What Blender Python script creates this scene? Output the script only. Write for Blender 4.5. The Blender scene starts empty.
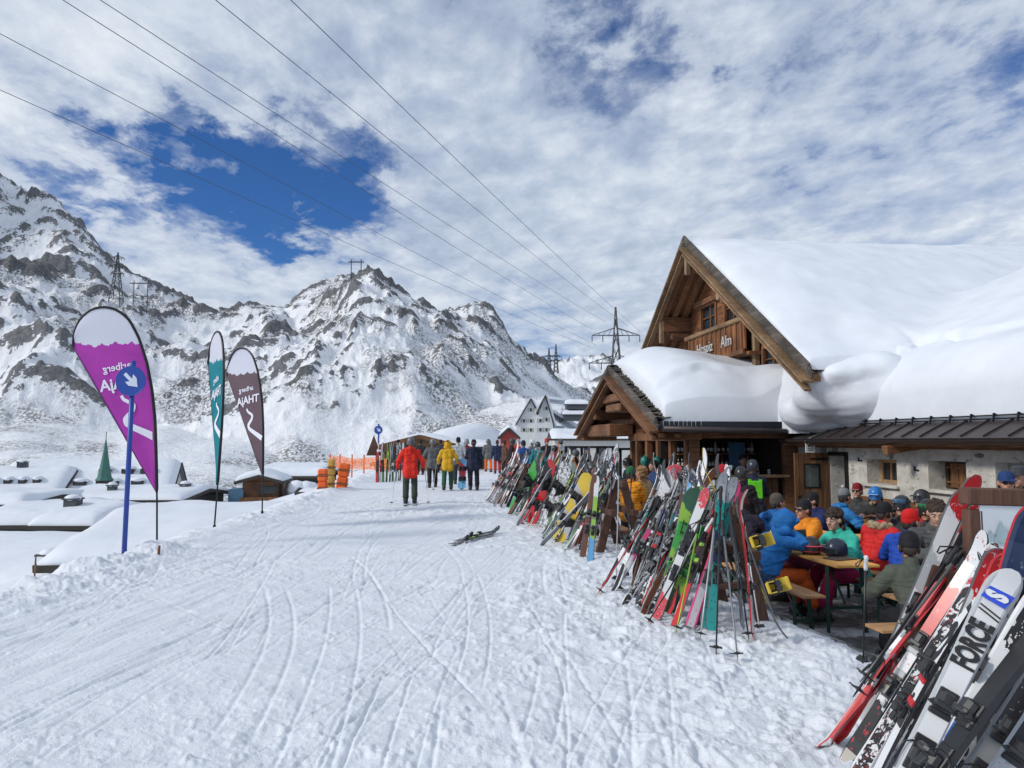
import bpy, math, random
import numpy as np
from mathutils import Vector, Matrix, Euler
R = math.radians
PI = math.pi
scene = bpy.context.scene
COL = scene.collection

# ------------------------------------------------------------------ camera
YAW, PITCH, EYE, FPX = R(7.04), R(4.37), 1.7, 745.0
cam_d = bpy.data.cameras.new("camera")
cam = bpy.data.objects.new("camera", cam_d)
COL.objects.link(cam)
cam.location = (0, 0, EYE)
cam.rotation_euler = Euler((R(90) + PITCH, 0, -YAW), 'XYZ')
cam_d.sensor_width = 36
cam_d.lens = 36 * FPX / 1024
cam_d.clip_start = 0.05
cam_d.clip_end = 6000
scene.camera = cam
CS, SN = math.cos(YAW), math.sin(YAW)
_rm = cam.rotation_euler.to_matrix()


def ray(px, py):
    return _rm @ Vector(((px - 512) / FPX, -(py - 384) / FPX, -1))


def at(px, py, d):
    """point of the photo seen at horizontal depth d"""
    v = ray(px, py)
    k = v.x * SN + v.y * CS
    return Vector((0, 0, EYE)) + v * (d / k)


def on_ground(px, py, z=0.0):
    v = ray(px, py)
    return Vector((0, 0, EYE)) + v * ((z - EYE) / v.z)


def cam_xy(X, D):
    return (X * CS + D * SN, -X * SN + D * CS)


# ------------------------------------------------------------------ materials
def newmat(name):
    m = bpy.data.materials.new(name)
    m.use_nodes = True
    nt = m.node_tree
    b = nt.nodes.get("Principled BSDF")
    return m, nt, b


def nd(nt, typ, **kw):
    n = nt.nodes.new(typ)
    for k, v in kw.items():
        if k in n.inputs.keys() if hasattr(n.inputs, 'keys') else False:
            n.inputs[k].default_value = v
        else:
            setattr(n, k, v)
    return n


def setin(n, **kw):
    for k, v in kw.items():
        n.inputs[k.replace('_', ' ')].default_value = v
    return n


def c4(c):
    return (c[0], c[1], c[2], 1.0)


def ramp(nt, stops, interp='LINEAR'):
    r = nt.nodes.new('ShaderNodeValToRGB')
    e = r.color_ramp
    e.interpolation = interp
    while len(e.elements) < len(stops):
        e.elements.new(0.5)
    for el, (p, c) in zip(e.elements, stops):
        el.position = p
        el.color = c4(c) if len(c) == 3 else c
    return r


def mixc(nt, fac, a, b, mode='MIX'):
    m = nt.nodes.new('ShaderNodeMix')
    m.data_type = 'RGBA'
    m.blend_type = mode
    for i, v in ((0, fac), (6, a), (7, b)):
        sock = m.inputs[i]
        if hasattr(v, 'is_linked'):
            nt.links.new(v, sock)
        elif isinstance(v, (int, float)):
            sock.default_value = v if i == 0 else (v, v, v, 1)
        else:
            sock.default_value = c4(v)
    return m.outputs[2]


def mth(nt, op, a, b=0.0, c=None, clamp=False):
    m = nt.nodes.new('ShaderNodeMath')
    m.operation = op
    m.use_clamp = clamp
    for i, v in enumerate((a, b) if c is None else (a, b, c)):
        if hasattr(v, 'is_linked'):
            nt.links.new(v, m.inputs[i])
        else:
            m.inputs[i].default_value = v
    return m.outputs[0]


def noise(nt, vec, scale, detail=4, rough=.55, dist=0.0):
    n = nt.nodes.new('ShaderNodeTexNoise')
    n.inputs['Scale'].default_value = scale
    n.inputs['Detail'].default_value = detail
    n.inputs['Roughness'].default_value = rough
    n.inputs['Distortion'].default_value = dist
    if vec is not None:
        nt.links.new(vec, n.inputs['Vector'])
    return n.outputs['Fac']


def coords(nt, scale=(1, 1, 1), kind='Object', loc=(0, 0, 0)):
    t = nt.nodes.new('ShaderNodeTexCoord')
    mp = nt.nodes.new('ShaderNodeMapping')
    mp.inputs['Scale'].default_value = scale
    mp.inputs['Location'].default_value = loc
    nt.links.new(t.outputs[kind], mp.inputs['Vector'])
    return mp.outputs[0]


def bump(nt, b, h, strength=.3, dist=.01):
    n = nt.nodes.new('ShaderNodeBump')
    n.inputs['Strength'].default_value = strength
    n.inputs['Distance'].default_value = dist
    nt.links.new(h, n.inputs['Height'])
    nt.links.new(n.outputs[0], b.inputs['Normal'])


_mats = {}


def M(col, rough=.6, var=.25, scale=6.0, metal=0.0, bmp=0.0, bd=.01, key='paint', stretch=(1, 1, 1)):
    """a surface of one colour with uneven wear"""
    k = (tuple(round(c, 3) for c in col), rough, var, scale, metal, bmp, stretch)
    if k in _mats:
        return _mats[k]
    m, nt, b = newmat(key)
    v = coords(nt, stretch)
    f = noise(nt, v, scale, 5, .6)
    r = ramp(nt, [(.25, tuple(c * (1 - var) for c in col)), (.75, tuple(min(1, c * (1 + var * .6)) for c in col))])
    nt.links.new(f, r.inputs[0])
    nt.links.new(r.outputs[0], b.inputs['Base Color'])
    b.inputs['Roughness'].default_value = rough
    b.inputs['Metallic'].default_value = metal
    if bmp:
        bump(nt, b, f, bmp, bd)
    _mats[k] = m
    return m


def wood(name, dark, light, axis=0, scale=1.0, plank=0.0, plank_axis=2, rough=.75):
    m, nt, b = newmat(name)
    s = [9 * scale] * 3
    s[axis] = .9 * scale
    v = coords(nt, tuple(s))
    f = noise(nt, v, 3.2, 6, .65, .8)
    v2 = coords(nt, (1, 1, 1))
    f2 = noise(nt, v2, 1.1, 3, .5)
    r = ramp(nt, [(.28, dark), (.52, tuple((a + c) / 2 for a, c in zip(dark, light))), (.74, light)])
    nt.links.new(f, r.inputs[0])
    col = r.outputs[0]
    dk = ramp(nt, [(.3, (.45, .42, .4)), (.65, (1.1, 1.1, 1.1))])
    nt.links.new(f2, dk.inputs[0])
    col = mixc(nt, 1.0, col, dk.outputs[0], 'MULTIPLY')
    h = f
    if plank:
        t = nt.nodes.new('ShaderNodeTexCoord')
        sx = nt.nodes.new('ShaderNodeSeparateXYZ')
        nt.links.new(t.outputs['Object'], sx.inputs[0])
        q = mth(nt, 'DIVIDE', sx.outputs[plank_axis], plank)
        fr = mth(nt, 'FRACT', q)
        gap = mth(nt, 'GREATER_THAN', fr, .07)
        cell = mth(nt, 'FLOOR', q)
        wn = nt.nodes.new('ShaderNodeTexWhiteNoise')
        wn.noise_dimensions = '1D'
        nt.links.new(cell, wn.inputs['W'])
        tone = mth(nt, 'MULTIPLY_ADD', wn.outputs['Value'], .6, .65)
        tone = mth(nt, 'MULTIPLY', tone, mth(nt, 'MULTIPLY_ADD', gap, .8, .2))
        col = mixc(nt, 1.0, col, tone, 'MULTIPLY')
        h = mth(nt, 'ADD', mth(nt, 'MULTIPLY', f, .3), gap)
    nt.links.new(col, b.inputs['Base Color'])
    b.inputs['Roughness'].default_value = rough
    bump(nt, b, h, .5, .01)
    return m


def snow_mat(name, scale=1.0, tint=(.80, .845, .91), bstr=.5, bdist=.02, soft=False):
    m, nt, b = newmat(name)
    v = coords(nt)
    f1 = noise(nt, v, 2.2 * scale, 5, .6)
    f2 = noise(nt, v, 26 * scale, 4, .65)
    f3 = noise(nt, v, 140 * scale, 2, .5)
    r = ramp(nt, [(.3, tuple(c * .93 for c in tint)), (.7, tuple(min(.96, c * 1.04) for c in tint))])
    nt.links.new(f1, r.inputs[0])
    nt.links.new(r.outputs[0], b.inputs['Base Color'])
    b.inputs['Roughness'].default_value = .55
    b.inputs['Specular IOR Level'].default_value = .25
    if soft:
        h = mth(nt, 'ADD', mth(nt, 'MULTIPLY', f1, .7), mth(nt, 'MULTIPLY', f2, .1))
    else:
        h = mth(nt, 'ADD', mth(nt, 'MULTIPLY', f2, .6), mth(nt, 'MULTIPLY', f3, .25))
    bump(nt, b, h, bstr, bdist)
    return m


def glass_mat(name, tint=(.02, .025, .03), rough=.08):
    m, nt, b = newmat(name)
    v = coords(nt)
    f = noise(nt, v, 1.5, 2)
    r = ramp(nt, [(.3, tuple(c * .6 for c in tint)), (.7, tuple(c * 1.5 for c in tint))])
    nt.links.new(f, r.inputs[0])
    nt.links.new(r.outputs[0], b.inputs['Base Color'])
    b.inputs['Roughness'].default_value = rough
    b.inputs['Specular IOR Level'].default_value = .6
    return m


def clear_glass(name):
    m, nt, b = newmat(name)
    b.inputs['Base Color'].default_value = (.9, .95, .95, 1)
    b.inputs['Roughness'].default_value = .03
    b.inputs['Alpha'].default_value = .18
    return m


# ------------------------------------------------------------------ mesh builder
class MB:
    def __init__(s):
        s.v = []
        s.f = []
        s.m = []
        s.sm = []

    def add(s, vs, fs, mi=0, smooth=False, mat=None):
        o = len(s.v)
        if mat is not None:
            vs = [mat @ Vector(p) for p in vs]
        s.v.extend([tuple(p) for p in vs])
        s.f.extend([tuple(i + o for i in f) for f in fs])
        s.m.extend([mi] * len(fs))
        s.sm.extend([smooth] * len(fs))
        return s

    def box(s, c, d, rot=None, mi=0, bev=0.0):
        x, y, z = d[0] / 2, d[1] / 2, d[2] / 2
        M4 = Matrix.Translation(c)
        if rot is not None:
            M4 = M4 @ (rot if isinstance(rot, Matrix) else Euler(rot).to_matrix().to_4x4())
        b = min(bev, x * .9, y * .9, z * .9)
        if b <= 0:
            vs = [(i, j, k) for i in (-x, x) for j in (-y, y) for k in (-z, z)]
            fs = [(0, 1, 3, 2), (4, 6, 7, 5), (0, 4, 5, 1), (2, 3, 7, 6), (0, 2, 6, 4), (1, 5, 7, 3)]
            return s.add(vs, fs, mi, False, M4)
        # chamfered box
        vs = []
        idx = {}
        for a in (-1, 1):
            for bb in (-1, 1):
                for cc in (-1, 1):
                    for ax in range(3):
                        p = [a * x, bb * y, cc * z]
                        q = [a * (x - b), bb * (y - b), cc * (z - b)]
                        q[ax] = p[ax]
                        idx[(a, bb, cc, ax)] = len(vs)
                        vs.append(q)
        fs = []
        for ax in range(3):
            u, w = [k for k in range(3) if k != ax]
            for sg in (-1, 1):
                loop = []
                for su, sw in ((-1, -1), (1, -1), (1, 1), (-1, 1)):
                    k = [0, 0, 0]
                    k[ax], k[u], k[w] = sg, su, sw
                    loop.append(idx[(k[0], k[1], k[2], ax)])
                flip = (sg > 0) == (ax == 1)
                fs.append(tuple(loop[::-1] if flip else loop))
        for ax in range(3):
            u, w = [k for k in range(3) if k != ax]
            for su in (-1, 1):
                for sw in (-1, 1):
                    k0 = [0, 0, 0]
                    k0[u], k0[w] = su, sw
                    k0[ax] = -1
                    k1 = list(k0)
                    k1[ax] = 1
                    fs.append((idx[(*k0, u)], idx[(*k1, u)], idx[(*k1, w)], idx[(*k0, w)]))
        for a in (-1, 1):
            for bb in (-1, 1):
                for cc in (-1, 1):
                    fs.append(tuple(idx[(a, bb, cc, ax)] for ax in range(3)))
        return s.add(vs, fs, mi, False, M4)

    def beam(s, a, b, w, h, mi=0, up=(0, 0, 1), bev=0.0):
        a, b = Vector(a), Vector(b)
        d = b - a
        L = d.length
        z = d.normalized()
        u = Vector(up)
        x = u.cross(z)
        if x.length < 1e-4:
            x = Vector((1, 0, 0))
        x.normalize()
        y = z.cross(x)
        rot = Matrix((x, y, z)).transposed().to_4x4()
        return s.box((a + b) / 2, (w, h, L), rot, mi, bev)

    def tube(s, pts, r, n=8, mi=0, caps=True, smooth=True):
        pts = [Vector(p) for p in pts]
        rs = r if isinstance(r, (list, tuple)) else [r] * len(pts)
        o = len(s.v)
        ref = None
        for i, p in enumerate(pts):
            d = (pts[min(i + 1, len(pts) - 1)] - pts[max(i - 1, 0)]).normalized()
            if ref is None:
                ref = Vector((0, 0, 1)) if abs(d.z) < .9 else Vector((1, 0, 0))
            x = (ref - d * ref.dot(d)).normalized()
            y = d.cross(x)
            ref = x
            for k in range(n):
                a = 2 * PI * k / n
                s.v.append(tuple(p + (x * math.cos(a) + y * math.sin(a)) * rs[i]))
        for i in range(len(pts) - 1):
            for k in range(n):
                k2 = (k + 1) % n
                s.f.append((o + i * n + k, o + i * n + k2, o + (i + 1) * n + k2, o + (i + 1) * n + k))
                s.m.append(mi)
                s.sm.append(smooth)
        if caps:
            s.f.append(tuple(o + k for k in range(n))[::-1])
            e = o + (len(pts) - 1) * n
            s.f.append(tuple(e + k for k in range(n)))
            s.m += [mi, mi]
            s.sm += [False, False]
        return s

    def lathe(s, prof, n=16, mi=0, mat=None, smooth=True):
        vs, fs = [], []
        for (r, z) in prof:
            for k in range(n):
                a = 2 * PI * k / n
                vs.append((r * math.cos(a), r * math.sin(a), z))
        for i in range(len(prof) - 1):
            for k in range(n):
                k2 = (k + 1) % n
                fs.append((i * n + k, i * n + k2, (i + 1) * n + k2, (i + 1) * n + k))
        return s.add(vs, fs, mi, smooth, mat)

    def ball(s, c, r, n=12, mi=0, mat=None):
        if not isinstance(r, (tuple, list)):
            r = (r, r, r)
        vs, fs = [(0, 0, -1)], []
        m = max(4, n // 2)
        for i in range(1, m):
            t = PI * i / m
            for k in range(n):
                a = 2 * PI * k / n
                vs.append((math.sin(t) * math.cos(a), math.sin(t) * math.sin(a), -math.cos(t)))
        vs.append((0, 0, 1))
        for k in range(n):
            k2 = (k + 1) % n
            fs.append((0, 1 + k2, 1 + k))
            for i in range(m - 2):
                a = 1 + i * n
                fs.append((a + k, a + k2, a + n + k2, a + n + k))
            fs.append((1 + (m - 2) * n + k, 1 + (m - 2) * n + k2, len(vs) - 1))
        M4 = Matrix.Translation(c) @ (mat if mat is not None else Matrix()) @ Matrix.Diagonal((*r, 1))
        return s.add(vs, fs, mi, True, M4)

    def prism(s, poly, a, b, mi=0, mat=None):
        """poly in local XZ, extruded along Y from a to b"""
        n = len(poly)
        vs = [(p[0], a, p[1]) for p in poly] + [(p[0], b, p[1]) for p in poly]
        fs = [tuple(range(n)), tuple(range(n, 2 * n))[::-1]]
        for k in range(n):
            k2 = (k + 1) % n
            fs.append((k, n + k, n + k2, k2))
        return s.add(vs, fs, mi, False, mat)

    def build(s, name, mats, parent=None, loc=None, rot=None):
        me = bpy.data.meshes.new(name)
        me.from_pydata(s.v, [], s.f)
        if not isinstance(mats, (list, tuple)):
            mats = [mats]
        for m in mats:
            me.materials.append(m)
        me.polygons.foreach_set('material_index', s.m)
        me.polygons.foreach_set('use_smooth', s.sm)
        me.update()
        return link(name, me, parent, loc, rot)


def link(name, me, parent=None, loc=None, rot=None):
    o = bpy.data.objects.new(name, me)
    COL.objects.link(o)
    if parent is not None:
        o.parent = parent
    if loc is not None:
        o.location = loc
    if rot is not None:
        o.rotation_euler = rot
    return o


def tag(o, label=None, cat=None, group=None, kind=None):
    if label:
        o['label'] = label
    if cat:
        o['category'] = cat
    if group:
        o['group'] = group
    if kind:
        o['kind'] = kind
    return o


def empty(name, loc=(0, 0, 0), rz=0, label=None, cat=None, group=None):
    o = bpy.data.objects.new(name, None)
    COL.objects.link(o)
    o.location = loc
    o.rotation_euler = (0, 0, rz)
    o.empty_display_size = .1
    return tag(o, label, cat, group)


def copy_tree(o, parent=None):
    c = o.copy()
    COL.objects.link(c)
    if parent is not None:
        c.parent = parent
    for ch in list(o.children):
        copy_tree(ch, c)
    return c


def np_mesh(name, V, F, mats, midx=None, smooth=True, parent=None):
    me = bpy.data.meshes.new(name)
    nv, nf = len(V), len(F)
    me.vertices.add(nv)
    me.vertices.foreach_set('co', np.asarray(V, np.float32).ravel())
    k = F.shape[1]
    me.loops.add(nf * k)
    me.loops.foreach_set('vertex_index', F.astype(np.int32).ravel())
    me.polygons.add(nf)
    me.polygons.foreach_set('loop_start', np.arange(0, nf * k, k, dtype=np.int32))
    me.polygons.foreach_set('use_smooth', np.full(nf, smooth, bool))
    if midx is not None:
        me.polygons.foreach_set('material_index', midx.astype(np.int32))
    for m in (mats if isinstance(mats, (list, tuple)) else [mats]):
        me.materials.append(m)
    me.update()
    me.validate()
    return link(name, me, parent)


_txt = {}


def text_mesh(s, size, depth=.004, mirror=False, bold=0.0):
    cu = bpy.data.curves.new("lettering", 'FONT')
    cu.body = s
    cu.size = size
    cu.extrude = depth / 2
    cu.offset = bold
    cu.align_x = 'CENTER'
    cu.align_y = 'CENTER'
    cu.resolution_u = 3
    o = bpy.data.objects.new("lettering", cu)
    COL.objects.link(o)
    dg = bpy.context.evaluated_depsgraph_get()
    dg.update()
    me = bpy.data.meshes.new_from_object(o.evaluated_get(dg))
    bpy.data.objects.remove(o)
    bpy.data.curves.remove(cu)
    if mirror:
        for v in me.vertices:
            v.co.x = -v.co.x
        me.flip_normals()
    me.materials.clear()
    return me


# ------------------------------------------------------------------ numpy noise
def _h(ix, iy, seed):
    n = (ix * 374761393 + iy * 668265263 + seed * 982451653) & 0x7fffffff
    n = ((n ^ (n >> 13)) * 1274126177) & 0x7fffffff
    n = (n ^ (n >> 16)) & 0xffff
    return n / 65535.0 * 2 - 1


def vnoise(x, y, seed=0):
    ix = np.floor(x).astype(np.int64)
    iy = np.floor(y).astype(np.int64)
    fx, fy = x - ix, y - iy
    u = fx * fx * fx * (fx * (fx * 6 - 15) + 10)
    v = fy * fy * fy * (fy * (fy * 6 - 15) + 10)
    a, b = _h(ix, iy, seed), _h(ix + 1, iy, seed)
    c, d = _h(ix, iy + 1, seed), _h(ix + 1, iy + 1, seed)
    return (a * (1 - u) + b * u) * (1 - v) + (c * (1 - u) + d * u) * v


def fbm(x, y, wl, octv=4, gain=.5, seed=0, ridged=False):
    t = np.zeros_like(x)
    a = 1.0
    for k in range(octv):
        n = vnoise(x / wl + 17.3 * k, y / wl - 9.1 * k, seed + k)
        if ridged:
            n = 1 - 2 * np.abs(n)
        t += a * n
        a *= gain
        wl *= .5
    return t


def sstep(x, a, b):
    t = np.clip((x - a) / (b - a), 0, 1)
    return t * t * (3 - 2 * t)
# ------------------------------------------------------------------ world, sun
SUN_DIR = Vector((-.86, -.22, .56)).normalized()
w = bpy.data.worlds.new("World")
scene.world = w
w.use_nodes = True
nt = w.node_tree
bg = nt.nodes['Background']
sky = nt.nodes.new('ShaderNodeTexSky')
sky.sky_type = 'NISHITA'
sky.sun_disc = False
sky.sun_elevation = math.asin(SUN_DIR.z)
sky.sun_rotation = math.atan2(SUN_DIR.x, SUN_DIR.y)
sky.altitude = 1800
sky.air_density = 1.0
sky.dust_density = .3
sky.ozone_density = 2.5
tc = nt.nodes.new('ShaderNodeTexCoord')
vt = tc.outputs['Generated']
sx = nt.nodes.new('ShaderNodeSeparateXYZ')
nt.links.new(vt, sx.inputs[0])
zz = mth(nt, 'ADD', mth(nt, 'MAXIMUM', sx.outputs[2], 0.0), .13)
cx = nt.nodes.new('ShaderNodeCombineXYZ')
nt.links.new(mth(nt, 'DIVIDE', sx.outputs[0], zz), cx.inputs[0])
nt.links.new(mth(nt, 'DIVIDE', sx.outputs[1], zz), cx.inputs[1])
plane = cx.outputs[0]


mpw = nt.nodes.new('ShaderNodeMapping')
mpw.inputs['Rotation'].default_value = (0, 0, R(25))
mpw.inputs['Scale'].default_value = (1.0, .72, 1)
nt.links.new(plane, mpw.inputs[0])
n1 = noise(nt, mpw.outputs[0], 1.15, 8, .64, .2)
n2 = noise(nt, mpw.outputs[0], 6.2, 8, .62, .15)
n3 = noise(nt, mpw.outputs[0], .5, 3, .5)
n4 = noise(nt, mpw.outputs[0], 2.0, 6, .6, .6)
warp = mth(nt, 'ADD', mth(nt, 'SUBTRACT', n4, .5), mth(nt, 'MULTIPLY', mth(nt, 'SUBTRACT', n2, .5), .9))


def spot(px, py, rad, amt, px2=None, py2=None):
    """a soft patch of the cloud layer around a direction (or along a short arc)"""
    a = ray(px, py).normalized()
    dn = nt.nodes.new('ShaderNodeVectorMath')
    dn.operation = 'DOT_PRODUCT'
    nt.links.new(vt, dn.inputs[0])
    dn.inputs[1].default_value = a
    t = mth(nt, 'SUBTRACT', 1.0, dn.outputs['Value'])
    t = mth(nt, 'DIVIDE', t, 1 - math.cos(R(rad)))
    t = mth(nt, 'ADD', t, mth(nt, 'MULTIPLY', warp, 1.9))
    t = mth(nt, 'SUBTRACT', 1.0, t, clamp=True)
    return mth(nt, 'MULTIPLY', t, amt)


cov = mth(nt, 'ADD', mth(nt, 'MULTIPLY', n1, .56), mth(nt, 'MULTIPLY', n2, .44))
cov = mth(nt, 'ADD', cov, .153)
for a in ((310, 200, 8, -.26), (180, 180, 9, -.24), (240, 192, 6, -.12), (350, 218, 4, -.14), (90, 165, 5, -.07), (220, 140, 4, .10), (110, 195, 4, .08), (300, 150, 3.5, .08), (620, 50, 8, -.16), (660, 120, 8, -.10), (520, 352, 6, -.20), (60, 150, 8, -.10), (860, 30, 12, -.06),
          (900, 90, 12, -.06), (300, 262, 9, .22), (560, 250, 14, .15), (90, 90, 14, .10), (760, 170, 16, .08), (190, 285, 6, .12)):
    cov = mth(nt, 'ADD', cov, spot(*a))
cr = ramp(nt, [(.425, (0, 0, 0)), (.505, (.30, .30, .30)), (.58, (.78, .78, .78)), (.74, (1, 1, 1))])
nt.links.new(cov, cr.inputs[0])
shade = mth(nt, 'ADD', mth(nt, 'MULTIPLY', n2, .46), mth(nt, 'MULTIPLY', mth(nt, 'ADD', n3, n1), .27))
cc = ramp(nt, [(.33, (.33, .41, .55)), (.47, (.50, .585, .72)), (.63, (.80, .85, .92))])
nt.links.new(shade, cc.inputs[0])
blue = mixc(nt, 1.0, sky.outputs[0], (.036, .066, .105), 'MULTIPLY')
mixed = mixc(nt, cr.outputs[0], blue, cc.outputs[0])
# snow-like brightness added to the world below the horizon
low = mth(nt, 'MULTIPLY', mth(nt, 'LESS_THAN', sx.outputs[2], -.02), 1.0)
mixed = mixc(nt, low, mixed, (.55, .6, .68))
nt.links.new(mixed, bg.inputs[0])
bg.inputs[1].default_value = 1.0

sl = bpy.data.lights.new("sun", 'SUN')
sl.energy = 2.25
sl.angle = R(9)
sl.color = (1.0, .95, .87)
so = bpy.data.objects.new("sun", sl)
COL.objects.link(so)
so.rotation_euler = SUN_DIR.to_track_quat('Z', 'Y').to_euler()
scene.view_settings.view_transform = 'Standard'
scene.view_settings.look = 'None'
scene.view_settings.exposure = 0

# ------------------------------------------------------------------ ground heights
XE_Y = [-20, 0, 8, 11.3, 17, 28, 45, 70, 120]
XE_X = [-4.8, -4.7, -4.5, -4.25, -3.6, -2.9, -2.2, -1.0, 1]


def skyline(pts):
    p = np.array(pts, float)
    return p[:, 0], p[:, 1]


# (skyline in the photo, depth of the ridge, depth of the foot, roughness, hollow)
LAYERS = [
    ([(-900, -160), (-300, 20), (-120, 95), (0, 178), (40, 205), (70, 232), (100, 255), (150, 287), (200, 325), (260, 380), (330, 460), (420, 560)], 560, 330, .07, 1.25),
    ([(-900, 240), (-300, 250), (-100, 258), (0, 266), (60, 285), (100, 303), (135, 314), (170, 299), (225, 292), (268, 297), (310, 330), (360, 400), (430, 520)], 330, 150, .12, 1.05),
    ([(150, 480), (200, 360), (240, 310), (262, 300), (285, 291), (310, 281), (335, 274), (360, 272), (380, 277), (400, 286), (415, 299), (440, 311), (455, 319), (480, 315), (492, 321), (505, 338), (520, 350), (555, 374), (590, 397), (640, 428), (720, 470)], 350, 150, .12, 1.0),
    ([(480, 470), (530, 380), (557, 368), (572, 358), (583, 367), (598, 353), (612, 361), (640, 372), (700, 372), (800, 390), (1100, 400), (1700, 380)], 1250, 800, .06, 1.0),
    ([(270, 490), (330, 456), (380, 430), (420, 411), (470, 396), (500, 388), (520, 396), (545, 401), (600, 408), (700, 425), (900, 440)], 270, 168, .035, .75),
    ([(380, 490), (410, 446), (440, 431), (485, 421), (505, 433), (520, 450), (600, 490)], 120, 66, .02, .8),
    ([(-900, 410), (-200, 425), (0, 428), (60, 419), (110, 430), (160, 424), (210, 436), (260, 424), (300, 440), (340, 458), (390, 480)], 190, 125, .05, .75),
    ([(-400, 470), (0, 462), (50, 452), (110, 458), (180, 468), (230, 462), (280, 470), (330, 476)], 138, 100, .03, .8),
]


def base_h(x, y):
    xe = np.interp(y, XE_Y, XE_X)
    t = xe - x
    tp = np.maximum(t, 0)
    z = -14.0 * (1 - np.exp(-.34 * tp * tp / (tp + .6) / 14.0))
    z += .07 * np.exp(-((t + .25) / .5) ** 2) * (y < 60)
    # swept terrace lies a step below the packed snow of the run
    ter = sstep(x + .35 * vnoise(x * 0 + 3.1, y / 1.3, 81), 3.1, 4.5) * sstep(y, .5, 3) * (1 - sstep(y, 24, 30))
    z -= .44 * ter
    far = np.maximum(y - 46, 0)
    z -= 3.0 * (1 - np.exp(-far * .06 / 3.0)) * (t < 0)
    return z


def height(x, y):
    X = x * CS - y * SN
    D = x * SN + y * CS
    z = base_h(x, y)
    Ds = np.maximum(D, 5)
    px = 512 + FPX * X / Ds
    rough = fbm(x, y, 70, 6, .52, 3, True)
    soft = fbm(x, y, 45, 5, .46, 11)
    wx = vnoise(x / 40, y / 40, 71) * 26 + vnoise(x / 16, y / 16, 72) * 10
    for i, (pts, Dr, Df, ro, ho) in enumerate(LAYERS):
        sxp, syp = skyline(pts)
        ap = np.clip(1.12 - (D - Df) / (Dr - Df), 0, 1)      # lower flanks wander away from the crest line
        pw = px + wx * (.12 + 1.6 * ap)
        py = sum(np.interp(pw + k * (2 + 26 * ap), sxp, syp) for k in (-1.5, -.75, 0, .75, 1.5)) / 5
        wob = 1 + .10 * vnoise(px / 90 + i * 7, px * 0 + .5 + i, 40 + i)
        dr, df = Dr * wob, Df * wob
        zr = EYE + (441 - py) / FPX * dr
        zb = -14.5 if i != 4 and i != 5 else -4.0
        s = (D - df) / (dr - df)
        up = np.clip(s, 0, 1)
        pr = np.sin(up * PI / 2) ** ho * .55 + .45 * up ** (.9 * ho)
        back = np.clip(s - 1, 0, 3)
        pr = pr - back * .55
        hgt = np.maximum(zr - zb, 0)
        lay = zb + hgt * pr
        am = ro * hgt * sstep(s, -.05, .35) * (1 - .35 * sstep(s, .8, 1.0))
        lay = lay + am * (rough * .75 + soft * .55 - .35)
        lay = lay - (1 - sstep(hgt, .5, 5)) * 30 - np.clip(-s, 0, 1) * 60
        z = np.where(s > -.15, np.maximum(z, lay), z)
    hi = sstep(z, -2, 30) * (D > 140)
    crag = fbm(x + 9 * soft, y, 22, 5, .55, 101, True)
    z = z + hi * 3.2 * np.clip(crag - .1, -.4, 2) * sstep(rough, -.5, .8)
    return z


rng = np.random.default_rng(5)


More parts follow.
